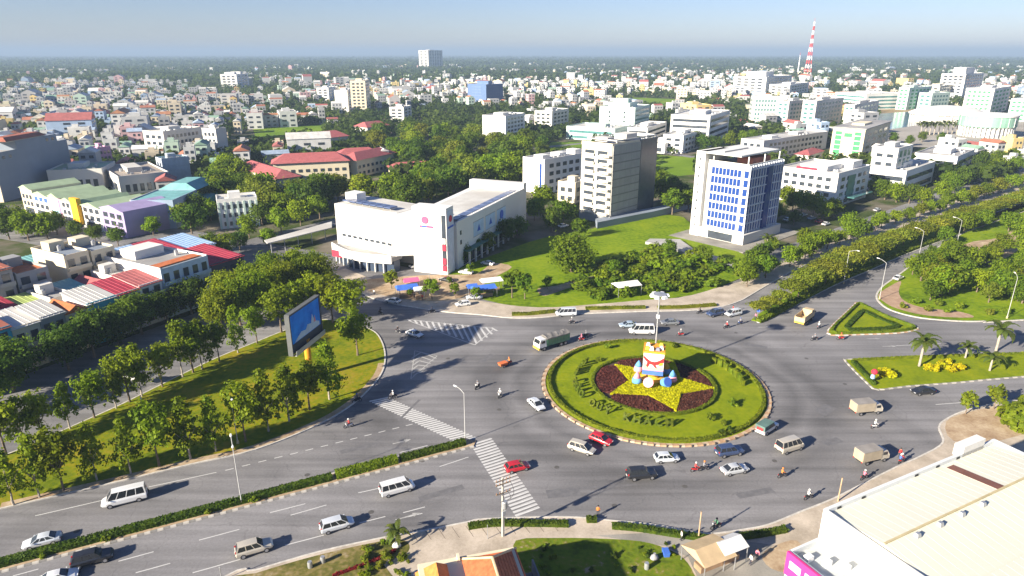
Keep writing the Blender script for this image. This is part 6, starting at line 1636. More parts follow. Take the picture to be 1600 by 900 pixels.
def car_parts(kind):
    if kind in CARMESH: return CARMESH[kind]
    c = CARS[kind]; w = c['w']; out = {}
    out['body'] = loft([body_section(x, ww, zb, zs, zt) for x, ww, zb, zs, zt in c['body']]).mesh('body', PAINTS['silver'], False)
    r0, f0, r1, f1 = c['cab']; zb, zt = c['belt']-.03, c['roof']
    wb, wt = w*.88, w*.70
    cab = [[(r0,-wb,zb),(f0,-wb,zb),(f0,wb,zb),(r0,wb,zb)], [(r1+.03,-wt,zt-.05),(f1-.02,-wt,zt-.05),(f1-.02,wt,zt-.05),(r1+.03,wt,zt-.05)]]
    out['cabin_glass'] = MB().add(cab[0]+cab[1], [(0,3,2,1),(4,5,6,7),(0,1,5,4),(1,2,6,5),(2,3,7,6),(3,0,4,7)]).mesh('cabin_glass', CARGLASS)
    n = 6; rows = []
    for k in range(n+1):
        t = k/n; x = r1 + (f1-r1)*t; bz = zt + .05*math.sin(math.pi*t)
        rows.append([(x,-wt-.02,zt-.07),(x,-wt*.8,bz),(x,wt*.8,bz),(x,wt+.02,zt-.07)])
    out['roof'] = loft(rows).mesh('roof', PAINTS['silver'])
    out['pillar'] = []
    for s in (-1, 1):
        y = lambda z: s*(wb + (wt-wb)*(z-zb)/(zt-zb) + .012)
        spans = [(r0, r1, .16), (f0, f1, .10)] + [((r0+(f0-r0)*q), (r1+(f1-r1)*q), .09) for q in ((.36, .66) if kind not in ('minibus','van') else (.25, .5, .75))]
        for xb, xt, pw in spans:
            d_ = pw if xb < f0-.01 else -pw
            out['pillar'].append(MB().add([(xb,y(zb),zb),(xb+d_,y(zb),zb),(xt+d_,y(zt-.06),zt-.06),(xt,y(zt-.06),zt-.06),(xb,y(zb)-s*.05,zb),(xb+d_,y(zb)-s*.05,zb),(xt+d_,y(zt-.06)-s*.05,zt-.06),(xt,y(zt-.06)-s*.05,zt-.06)], [(0,1,2,3),(7,6,5,4),(0,4,5,1),(1,5,6,2),(2,6,7,3),(3,7,4,0)]).mesh('pillar', PAINTS['silver']))
    CARMESH[kind] = out
    return out
def make_car(kind, colour, p, yaw, label, cat='car', group='traffic on the junction', trim=None):
    c = CARS[kind]; L, w = c['L'], c['w']
    o = thing({'van':'van','minibus':'minibus','suv':'suv','mpv':'people_carrier'}.get(kind, 'car'), label, cat, (p[0], p[1], 0.004), yaw, group)
    m = PAINTS[colour]; pm = car_parts(kind)
    body = put('body', pm['body'], o, m=m)
    put('cabin_glass', pm['cabin_glass'], o); put('roof', pm['roof'], o, m=m)
    for q in pm['pillar']: put('pillar', q, o, m=m)
    add_wheels(o, (-c['wx'], c['wx']), w, .33 if kind not in ('suv','minibus') else .38)
    fx, rx = L/2-.13, -L/2+.06; bz = c['body'][-1][4]
    for s in (-1, 1):
        put('headlight', box_mesh('headlight', .22, .34, .13, LAMPW), o, (fx-.02, s*w*.62, bz-.08))
        put('taillight', box_mesh('taillight', .14, .22, .22 if kind in ('sedan','hatch') else .38, LAMPR), o, (rx+.02, s*w*.72, c['body'][0][3]))
        put('mirror', box_mesh('mirror', .14, .2, .13, m), o, (c['cab'][1]-.25, s*(w+.06), c['belt']))
    put('bumper', box_mesh('bumper', .16, w*1.5, .2, BUMPER), body, (L/2-.06, 0, .42)); put('bumper', box_mesh('bumper', .14, w*1.6, .2, BUMPER), body, (-L/2+.03, 0, .44))
    put('number_plate', box_mesh('number_plate', .04, .48, .12, PLATE), body, (-L/2-.05, 0, .66))
    return o
T = 'tangent'
def yaw_at(p, y):
    if y == T: q = Vector(p) - IC; return math.atan2(q.y, q.x) + math.pi/2
    return math.radians(y)
RD = math.degrees(math.atan2(MEDIAN_DIR.y, MEDIAN_DIR.x))
for kind, col, u, v, y, lab in (
    ('minibus','white',196,784,RD+180,'white minibus driving past the park on the far carriageway'),
    ('sedan','pearl',67,850,RD+180,'silver saloon on the far carriageway at the frame edge'),
    ('suv','black',146,878,RD,'black off-roader beside the hedge on the near carriageway'),
    ('sedan','white',92,908,RD,'white car cut by the bottom edge below the black off-roader'),
    ('suv','tan',398,862,RD,'beige off-roader on the near carriageway'),
    ('mpv','pearl',527,825,RD,'silver people carrier on the near carriageway'),
    ('van','white',621,768,RD,'white van with a pale blue sheen on the near carriageway'),
    ('hatch','red',808,734,20,'red hatchback driving over the zebra crossing'),
    ('mpv','tan',909,705,-30,'beige silver people carrier beside the red hatchback at the island'),
    ('hatch','red',939,691,-38,'red hatchback hugging the island kerb'),
    ('sedan','pearl',838,636,-62,'silver saloon circulating on the crossing side of the island'),
    ('hatch','pearl',1041,720,6,'silver hatchback just below the island'),
    ('suv','black',1002,746,8,'black off-roader below the silver hatchback'),
    ('suv','blue',1139,710,14,'dark blue off-roader near the island kerb'),
    ('sedan','silver',1147,738,16,'silver saloon below the dark blue off-roader'),
    ('sedan','black',1441,615,188,'black saloon beside the long traffic island'),
    ('minibus','white',1002,521,178,'white minibus circulating behind the monument'),
    ('sedan','paleblue',981,511,184,'pale blue saloon behind the white minibus'),
    ('sedan','grey',1046,507,182,'dark grey saloon behind the light mast'),
    ('suv','blue',1117,493,205,'dark blue off-roader entering from the avenue'),
    ('mpv','pearl',1145,493,205,'silver car following the dark blue off-roader'),
    ('van','pearl',884,493,186,'silver van beside the north pavement hedge'),
    ('sedan','pearl',648,525,-35,'pale saloon between the two hatched zones'),
    ('sedan','white',614,473,158,'white saloon in the street beside the market canopies'),
    ('sedan','pearl',741,467,190,'silver car parked beside the blue canopies'),
    ('hatch','white',723,478,200,'white hatchback parked on the north pavement'),
    ('sedan','white',762,414,150,'white car parked on the lot beside the mall'),
    ('sedan','white',728,428,160,'white car parked on the dirt before the mall sign tower'),
    ('sedan','black',697,440,150,'black car parked below the mall sign tower'),
    ('sedan','white',1403,437,40,'white car parked at the corner park edge')):
    p = spot(u, v)
    make_car(kind, col, p, yaw_at(p, y), lab, {'van':'van','minibus':'minibus','suv':'off-roader'}.get(kind, 'car'))
for i, (u, v, col) in enumerate(((1255,338,'white'),(1268,343,'silver'),(1280,348,'red'),(1230,345,'white'),(1242,341,'blue'),(1290,352,'white'),(1565,300,'white'),(1370,330,'silver'),(650,418,'white'),(880,355,'white'))):
    p = spot(u, v); make_car('sedan', col, p, math.radians(40), ['white car first in the office car park','silver car second in the office car park','red car third in the office car park','white car under the office trees','blue car under the office trees','white car last in the office car park','white car far up the avenue','silver car at the office drive','white car at the mall entrance','white car below the grey slab tower'][i], 'car', 'parked cars')
# ---- trucks
def truck(kind, p, yaw, label):
    o = thing({'cargo':'cargo_truck','dump':'dump_truck','box':'box_truck','jeep':'pickup_truck'}[kind], label, 'truck', (p[0], p[1], .004), yaw, 'traffic on the junction')
    if kind in ('cargo', 'dump'):
        L = 8.4 if kind == 'cargo' else 7.0; cab = PAINTS['white'] if kind == 'cargo' else mat('truck_cream', (0.55,0.42,0.24), rough=.4)
        MB().box(-L/2, L/2-.3, -.42, .42, .75, 1.0).build('chassis', BUMPER, o)
        fx = L/2
        c = MB().add([(fx-1.9,-1.15,.9),(fx,-1.15,.9),(fx,1.15,.9),(fx-1.9,1.15,.9),(fx-1.85,-1.1,2.75),(fx-.35,-1.05,2.75),(fx-.35,1.05,2.75),(fx-1.85,1.1,2.75),(fx,-1.15,1.75),(fx,1.15,1.75)], [(0,3,2,1),(4,5,6,7),(0,1,8,5,4),(1,2,9,8),(8,9,6,5),(2,3,7,6,9),(3,0,4,7)]).build('cab', cab, o)
        MB().add([(fx-.02,-1.0,1.82),(fx-.02,1.0,1.82),(fx-.33,.92,2.62),(fx-.33,-.92,2.62),(fx+.03,-1.0,1.82),(fx+.03,1.0,1.82),(fx-.28,.92,2.62),(fx-.28,-.92,2.62)], [(4,5,6,7),(0,4,7,3),(1,2,6,5),(3,7,6,2),(0,1,5,4)]).build('windscreen', CARGLASS, c)
        for s in (-1, 1):
            put('side_window', box_mesh('side_window', .9, .06, .6, CARGLASS), c, (fx-1.05, s*1.11, 1.85)); put('headlight', box_mesh('headlight', .1, .3, .2, LAMPW), c, (fx, s*.85, 1.0)); put('taillight', box_mesh('taillight', .08, .2, .14, LAMPR), o, (-L/2-.02, s*.9, .9))
            put('mirror', box_mesh('mirror', .12, .2, .4, BUMPER), c, (fx-.2, s*1.3, 2.0))
        MB().box(fx-.1, fx+.14, -1.15, 1.15, .45, .95).build('bumper', mat('truck_yellow', (0.62,0.38,0.06)) if kind == 'cargo' else BUMPER, o)
        bx0, bx1 = -L/2, fx-2.05
        if kind == 'cargo':
            MB().box(bx0, bx1, -1.2, 1.2, 1.0, 2.5).build('cargo_box', PAINTS['green'], o)
            k = 12; mb = MB()
            sec = [[(x, -1.22, 2.45), (x, -1.22, 2.75+.05*math.sin(i*2.3)), (x, -.6, 3.1+.07*math.sin(i*1.7)), (x, .6, 3.1+.06*math.cos(i*2.1)), (x, 1.22, 2.75+.05*math.cos(i*1.3)), (x, 1.22, 2.45)] for i, x in enumerate([bx0+(bx1-bx0)*j/k for j in range(k+1)])]
            loft(sec).build('tarpaulin', mat('tarp_grey', (0.17,0.16,0.15), var=.25), o)
            for j in range(8): put('side_rib', box_mesh('side_rib', .1, 2.5, 1.5, mat('truck_rib', (0.04,0.11,0.07))), o, (bx0+.3+(bx1-bx0-.6)*j/7, 0, 1.0))
        else:
            t = .1
            MB().box(bx0,bx1,-1.2,1.2,1.05,1.2).box(bx0,bx1,-1.2,-1.2+t,1.2,2.5).box(bx0,bx1,1.2-t,1.2,1.2,2.5).box(bx1-t,bx1,-1.2+t,1.2-t,1.2,2.9).box(bx0,bx0+t,-1.2+t,1.2-t,1.2,2.2).build('tipper_bed', cab, o)
            MB().box(bx0-.1,bx0,-1.15,1.15,.7,1.1).build('tail_board', mat('truck_yellow', (0.62,0.38,0.06)), o)
        add_wheels(o, (fx-1.3,), 1.15, .5, .3); add_wheels(o, (-L/2+1.2, -L/2+2.4), 1.15, .5, .42)
    elif kind == 'box':
        L = 5.4
        MB().box(-L/2, L/2-.2, -.4, .4, .55, .8).build('chassis', BUMPER, o)
        c = MB().add([(1.1,-.95,.6),(2.7,-.95,.6),(2.7,.95,.6),(1.1,.95,.6),(1.15,-.9,2.05),(2.2,-.85,2.05),(2.2,.85,2.05),(1.15,.9,2.05),(2.68,-.95,1.25),(2.68,.95,1.25)], [(0,3,2,1),(4,5,6,7),(0,1,8,5,4),(1,2,9,8),(8,9,6,5),(2,3,7,6,9),(3,0,4,7)]).build('cab', PAINTS['tan'], o)
        MB().add([(2.72,-.82,1.3),(2.72,.82,1.3),(2.27,.76,1.98),(2.27,-.76,1.98)], [(0,1,2,3)]).build('windscreen', CARGLASS, c)
        MB().box(-2.7, 1.05, -1.0, 1.0, .8, 2.45).build('cargo_box', mat('box_tan', (0.34,0.29,0.22), var=.15), o)
        MB().box(-2.72, 1.07, -1.03, 1.03, 2.45, 2.55).build('box_roof', mat('box_roof', (0.26,0.24,0.22), var=.15), o)
        MB().box(-2.76, -2.7, -.95, .95, .9, 2.35).build('rear_door', mat('box_rear', (0.42,0.34,0.22), var=.15), o)
        for s in (-1, 1):
            put('side_window', box_mesh('side_window', .8, .05, .5, CARGLASS), c, (1.75, s*.92, 1.35)); put('headlight', box_mesh('headlight', .08, .25, .16, LAMPW), c, (2.7, s*.7, .8)); put('taillight', box_mesh('taillight', .06, .15, .2, LAMPR), o, (-2.75, s*.85, .68))
        add_wheels(o, (-1.6, 1.8), .95, .36, .26)
    else:
        L = 4.9
        MB().add([*[(x,y,z) for x,y,z in ((-2.4,-.92,.45),(2.4,-.86,.45),(2.4,.86,.45),(-2.4,.92,.45),(-2.4,-.92,1.05),(2.3,-.82,.95),(2.3,.82,.95),(-2.4,.92,1.05))]], [(0,3,2,1),(4,5,6,7),(0,1,5,4),(1,2,6,5),(2,3,7,6),(3,0,4,7)]).build('body', PAINTS['white'], o)
        MB().frustum((-1.4,1.2,-.85,.85),(-1.0,.6,-.68,.68),1.0,1.75).build('cabin_glass', CARGLASS, o)
        MB().box(-2.45,.55,-.9,.9,1.75,1.95).build('canvas_top', mat('canvas_green', (0.10,0.17,0.15), var=.2), o)
        MB().box(-2.42,-1.05,-.88,.88,1.05,1.75).build('canvas_side', mat('canvas_green', (0.10,0.17,0.15), var=.2), o)
        MB().box(-2.5,-2.44,-.6,.6,1.05,1.6).build('rear_opening', mat('jeep_red', (0.30,0.04,0.04)), o)
        for s in (-1, 1): put('taillight', box_mesh('taillight', .06, .16, .3, LAMPR), o, (-2.43, s*.78, .7)); put('headlight', box_mesh('headlight', .06, .28, .16, LAMPW), o, (2.37, s*.62, .7))
        add_wheels(o, (-1.5, 1.5), .92, .38, .24)
    return o
truck('cargo', spot(862,541), math.radians(214), 'green truck with a grey tarpaulin and white cab circulating behind the island')
truck('dump', spot(1256,503), math.radians(48), 'cream tipper truck with an empty bed leaving by the avenue')
truck('box', spot(1352,645), math.radians(10), 'tan box truck in front of the long traffic island')
truck('box', spot(1360,720), math.radians(18), 'brown box truck above the pale warehouse roof')
truck('jeep', spot(1198,673), math.radians(40), 'white pickup with a green canvas top at the island kerb')
v_ = make_car('van', 'tan', spot(1233,703), math.radians(24), 'boxy pale grey van leaving the roundabout', 'van'); v_.scale = (.95, 1.05, 1.12)

# ------------------------------------------------------------------ people and motorbikes
HELMET = MB().lathe([(.14,-.02),(.155,.06),(.14,.14),(.09,.20),(.02,.225)], 12).mesh('helmet', CLOTH[0], True)
HAIR = MB().lathe([(.115,.0),(.125,.07),(.10,.13),(.03,.16)], 10).mesh('hair', mat('hair_black', (0.015,0.013,0.012)), True)
def bike_meshes():
    fr = MB()
    fr.tube((.62,0,.3),(.44,0,.92), .035, .035, 6).tube((.44,0,.92),(.1,0,.55), .05, .07, 6).tube((.1,0,.5),(-.35,0,.55), .08, .07, 6).tube((-.35,0,.55),(-.62,0,.3), .045, .04, 6)
    fr.frustum((-.1,.32,-.11,.11),(-.02,.25,-.08,.08),.28,.55)
    body = loft([[(x,-w,z0),(x,-w*.8,z1),(x,w*.8,z1),(x,w,z0)] for x, w, z0, z1 in ((-.78,.06,.62,.72),(-.5,.13,.5,.74),(-.1,.14,.45,.72),(.12,.12,.4,.55),(.32,.17,.35,.7),(.46,.15,.6,.95),(.52,.08,.75,.98))])
    seat = loft([[(x,-w,z),(x,-w*.8,z+.09),(x,w*.8,z+.09),(x,w,z)] for x, w, z in ((-.66,.09,.76),(-.3,.13,.74),(.08,.09,.70))])
    bar = MB().tube((.42,-.33,1.02),(.42,.33,1.02), .02, .02, 6).tube((.43,0,.9),(.42,0,1.03), .03, .03, 6)
    return fr.mesh('frame', BUMPER), body.mesh('fairing', CLOTH[1]), seat.mesh('seat', RUBBER), bar.mesh('handlebar', STEEL)
BIKE = bike_meshes()
BIKEPAINT = [mat('bike_'+k, c, rough=.3, var=.03) for k, c in (('red',(0.45,0.02,0.02)),('black',(0.03,0.03,0.035)),('blue',(0.05,0.10,0.30)),('white',(0.65,0.65,0.65)))]
def motorbike(p, yaw, shirt, paint_, label, rider=None, where='', helmet=0, pillion=None):
    o = thing('motorbike', label, 'motorbike', (p[0], p[1], .004), yaw, 'motorbikes on the junction')
    put('frame', BIKE[0], o); put('fairing', BIKE[1], o, m=BIKEPAINT[paint_]); put('seat', BIKE[2], o); put('handlebar', BIKE[3], o)
    t, m = wheel_meshes(.3, .1)
    for x in (-.62, .62): w = put('wheel', t, o, (x, 0, .3)); put('rim', m, w)
    put('headlight', box_mesh('headlight', .06, .16, .12, LAMPW), o, (.53, 0, .86)); put('taillight', box_mesh('taillight', .05, .14, .08, LAMPR), o, (-.8, 0, .66))
    if rider:
        c, s = math.cos(yaw), math.sin(yaw)
        for dx, sh, lab in ((-.12, shirt, rider), (-.48, pillion, 'person in blue riding pillion behind the red-shirted rider' if pillion is not None else None)):
            if sh is None: continue
            q = thing('person', lab, 'person', (p[0]+c*dx, p[1]+s*dx, -.02), yaw, 'riders on the junction')
            b = put('body', SEATED, q); paint(b, CLOTH[sh], 1); put('helmet', HELMET, q, (.07,0,1.64), m=CLOTH[helmet])
    return o
for u, v, y, sh, bp, he, where, pil in (
    (545,668,RD+180,1,3,0,'on the far carriageway below the park tip',None),(614,623,RD+175,0,1,0,'at the upper end of the zebra crossing',None),(558,628,RD+185,7,1,2,'beside the park kerb',None),(746,607,240,4,1,4,'between the crossing and the island',None),(781,620,250,0,3,0,'beside the silver saloon near the island',None),
    (1087,737,12,1,0,0,'just below the dark blue off-roader',None),(1100,735,14,4,1,3,'close behind the red one below the island',None),(1222,746,18,3,1,3,'below the boxy grey van',None),(1263,780,22,0,1,0,'nearest the pale warehouse corner',None),(1350,749,26,5,1,0,'along the pavement above the warehouse roof',None),(1408,723,30,1,0,0,'below the brown box truck',2),(1367,669,14,0,3,0,'between the tan and the brown box trucks',None),
    (1063,525,185,4,0,0,'behind the monument beyond the white minibus',None),(1135,513,200,1,1,0,'at the end of the avenue median',None),(1156,507,205,4,2,2,'beside the median end',None),(1272,532,190,4,1,4,'below the tipper truck',None),(1279,513,45,0,3,0,'beside the tipper truck',None),(1313,531,182,3,0,1,'below the triangular traffic island',None),
    (675,489,200,4,1,4,'in the street before the blue canopies',None),(595,491,-40,7,1,7,'at the mouth of the mall street',None),(908,533,195,5,0,5,'between the green truck and the island',None),(893,506,186,4,1,0,'behind the green truck',None),(915,527,190,4,1,4,'just behind the pink-shirted rider',None),(1093,490,200,7,1,7,'ahead of the dark blue off-roader',None),(223,771,RD+180,1,1,1,'overtaking the white minibus',None),(622,520,-35,7,1,4,'beside the park tip',None),(1118,826,200,6,1,7,'parked at the near kerb beside the lamp post',None)):
    p = spot(u, v)
    motorbike(p, yaw_at(p, y), sh, bp, f'{["red","black","blue","white"][bp]} motorbike {where}', f'person riding in a {CN[sh]} shirt {where}', where, he, pil)
cart = motorbike(spot(795,570), math.radians(215), 3, 0, 'motorbike pulling an orange cart beyond the silver saloon', 'person riding in an orange shirt on the motorbike with the cart', '', 3)
p = spot(788,573); o = thing('hand_cart', 'small orange two-wheeled cart behind a motorbike', 'cart', (p.x-.3, p.y-.2, .004), math.radians(215))
MB().frustum((-.8,.8,-.5,.5),(-.95,.95,-.62,.62),.5,1.1).build('tub', mat('cart_orange', (0.60,0.15,0.05)), o); add_wheels(o, (0,), .62, .32, .08)
def standing(u, v, yaw, sh, label, z=.14):
    p = spot(u, v); q = thing('person', label, 'person', (p.x, p.y, z), math.radians(yaw), 'people on foot')
    b = put('body', STANDING, q); paint(b, CLOTH[sh], 1); put('hair', HAIR, q, (.01,0,1.66)); return q
for u, v, y, sh, lab, z in ((934,806,90,3,'person in an orange shirt standing at the near kerb',.0),(1145,488,0,1,'person in red walking on the north pavement',.14),(1064,846,180,0,'person in white on the near forecourt',.14),(230,640,20,1,'person in red sitting area beside the park path',.14),(222,632,200,0,'person in white under the park trees',.14),(1180,500,200,5,'person in pink at the tip of the avenue median',.14),(585,462,90,0,'person in white waiting at the mall street corner',.14),(625,462,0,2,'person in blue beside the market canopy',.14),(660,470,90,1,'person in red beside the blue market canopy',.14),(1182,876,45,5,'person in pink beside the tarpaulin shelter',.14),(1172,884,200,0,'person in white beside the tarpaulin shelter',.14),(1405,716,90,1,'person in red on the pavement above the warehouse roof',.14)):
    standing(u, v, y, sh, lab, z)
# ------------------------------------------------------------------ billboard, lamps, poles
def billboard():
    o = thing('billboard', 'large billboard with a blue picture on an orange pillar in the park', 'billboard', (-40.6, 120.4, .14), math.radians(77))
    orange = mat('pillar_orange', (0.70,0.30,0.02), var=.12)
    MB().tube((0,0,-.1),(0,0,8.6), .62, .62, 14).build('pillar', orange, o); MB().tube((0,0,0),(0,0,.35), 1.1, 1.0, 12).build('footing', CONCRETE, o)
    W, z0, z1 = 5.6, 7.7, 15.6
    MB().box(-W, W, -.35, .35, z0, z1).build('box_frame', mat('billboard_dark', (0.05,0.055,0.06)), o)
    edge = mat('billboard_edge', (0.10,0.105,0.105))
    MB().box(-W-.15, W+.15, -.5, .5, z1, z1+.25).build('top_rail', edge, o); MB().box(-W-.25, -W, -.5, .5, z0-.2, z1).build('side_rail', edge, o); MB().box(W, W+.25, -.5, .5, z0-.2, z1).build('side_rail', edge, o)
    MB().box(-W, W, -1.1, -.4, z0-.25, z0-.1).build('walkway', STEEL, o)
    MB().box(-W, W, -1.12, -1.05, z0-.1, z0+.7).box(-W, W, -1.13, -1.04, z0+.7, z0+.78).build('walkway_rail', STEEL, o)
    for s, y in ((-1, -.37), (1, .37)):
        pic = put('picture', MB().box(-W+.25, W-.25, -.01, .01, z0+2.0, z1-.2).mesh('picture', ramp_mat('billboard_blue', [(.3,(0.02,0.14,0.55)),(.7,(0.04,0.30,0.80))], scale=.35)), o, (0, y, 0))
        put('skyline_shape', MB().add([(-4.6,0,z0+2.1),(4.9,0,z0+2.1),(4.9,0,z0+2.9),(3.2,0,z0+3.6),(2.4,0,z0+5.4),(1.8,0,z0+3.6),(.4,0,z0+3.9),(-.3,0,z0+3.1),(-2,0,z0+3.4),(-3.4,0,z0+2.8)], [tuple(range(10))]).mesh('skyline_shape', mat('picture_pale', (0.45,0.55,0.62))), pic, (0, s*.03, 0))
        put('red_shape', MB().add([(2.7,0,z0+3.4),(3.6,0,z0+3.4),(3.3,0,z0+4.8)], [(0,1,2)]).mesh('red_shape', mat('picture_red', (0.55,0.25,0.25))), pic, (0, s*.04, 0))
    LANDMARKS.append(('billboard', -40.6, 120.4))
billboard()
LAMPM = mat('lamp_white', (0.75,0.75,0.74))
def street_lamp(p, h, yaw, label, arm=2.2, z=.14, arms=(1,), m=None):
    m = m or STEEL
    o = thing('street_lamp', label, 'street lamp', (p[0], p[1], z), yaw, 'street lamps')
    MB().tube((0,0,-.05),(0,0,h), .085, .05, 8).build('pole', m, o); MB().tube((0,0,0),(0,0,.6), .22, .2, 8).build('base', mat('lamp_base', (0.55,0.45,0.25)), o)
    for s in arms:
        pts = [Vector((s*arm*t, 0, h-.02 + .7*math.sin(t*math.pi/2))) for t in (0, .25, .5, .75, 1)]
        mb = MB()
        for a, b in zip(pts[:-1], pts[1:]): mb.tube(a, b, .05, .045, 6)
        mb.build('arm', m, o); put('lamp_head', loft([[(x,-w,zz),(x,-w*.7,zz+.12),(x,w*.7,zz+.12),(x,w,zz)] for x, w, zz in ((0,.08,0),(.3,.16,-.02),(.75,.13,.02))]).mesh('lamp_head', LAMPM), o, (pts[-1].x, 0, pts[-1].z), 0 if s > 0 else math.pi)
    return o
PALE = mat('lamp_pale_steel', (0.42,0.42,0.41), rough=.5, var=.05)
street_lamp(spot(378,788), 9.8, math.radians(RD+90), 'pale street lamp on the central reserve opposite the park', 1.2, arms=(1,-1), m=PALE)
street_lamp(spot(727,690), 9.0, math.radians(140), 'street lamp at the crossing end of the central reserve', 1.6, m=PALE)
street_lamp(spot(372,694), 8.4, math.radians(-60), 'street lamp at the park kerb among the young trees', 1.2, m=PALE)
street_lamp(spot(1374,468), 10.0, math.radians(120), 'street lamp at the corner park kerb by the avenue', 2.0, m=PALE)
street_lamp(spot(1492,394), 10.5, math.radians(130), 'street lamp farther up the avenue beside the corner park', 2.0, m=PALE)
street_lamp(spot(1434,408), 9.5, math.radians(130), 'street lamp between the other two along the avenue', 2.0, m=PALE)
street_lamp(spot(1318,444), 9.5, math.radians(-50), 'street lamp on the avenue median near the tipper truck', 2.0, m=PALE)
street_lamp(spot(1573,498), 10.5, math.radians(75), 'pale street lamp among the corner park trees', 1.6, m=PALE)
street_lamp(spot(188,366), 9, math.radians(0), 'street lamp in front of the lilac shop', 1.6)
street_lamp(spot(672,462), 9, math.radians(-60), 'street lamp behind the north pavement trees', 1.6)
def utility_pole():
    p = spot(786,839); o = thing('utility_pole', 'concrete utility pole with cross arms and a transformer in front of the crossing', 'utility pole', (p.x, p.y, .14), math.radians(30))
    MB().frustum((-.16,.16,-.16,.16),(-.1,.1,-.1,.1),0,9.4).build('pole', mat('pole_concrete', (0.46,0.43,0.38), var=.15), o)
    wood = mat('pole_arm', (0.30,0.23,0.15), var=.2)
    for z in (7.0, 8.4, 9.0):
        MB().box(-1.1,1.1,-.17,-.07,z,z+.12).build('cross_arm', wood, o)
        for x in (-1.0,-.5,.5,1.0): put('insulator', MB().lathe([(.05,0),(.07,.1),(.04,.16),(.05,.24)], 7).mesh('insulator', mat('insulator_brown', (0.30,0.16,0.10))), o, (x, -.12, z+.12))
    MB().lathe([(.34,4.9),(.38,5.0),(.38,5.9),(.34,6.0)], 12, c=(0,-.5)).build('transformer', STEEL, o)
    MB().box(-.25,.25,-.42,-.16,3.6,4.3).build('meter_box', mat('meter_grey', (0.35,0.36,0.36)), o)
    for k, (x, z) in enumerate(((-.5,7.3),(.5,7.3),(1.0,8.6))):   # drooping jumper cables
        pts = [Vector((x + .3*math.sin(t*3), -.2-.5*math.sin(t*math.pi), z - (z-5.8)*t)) for t in [i/7 for i in range(8)]]
        mb = MB()
        for a, b in zip(pts[:-1], pts[1:]): mb.tube(a, b, .03, .03, 5)
        mb.build('cable', RUBBER, o)
utility_pole()
def post(u, v, h, label, m=None, r=.11):
    p = spot(u, v); o = thing('post', label, 'post', (p.x, p.y, .14)); o.name = 'marker_post'
    MB().tube((0,0,-.05),(0,0,h), r, r*.8, 8).build('shaft', m or mat('post_timber', (0.42,0.30,0.19), var=.2), o); MB().tube((0,0,h),(0,0,h+.08), r*1.1, r*.6, 8).build('cap', m or BARK, o)
post(1309,784, 4.0, 'bare timber post beside the pale warehouse'); post(1091,843, 4.4, 'bare timber post at the end of the near hedge strip'); post(347,908, 2.0, 'thin pale post on the near verge at the bottom edge', STEEL, .07); post(762,843, 2.2, 'short thin post before the utility pole', STEEL, .05)
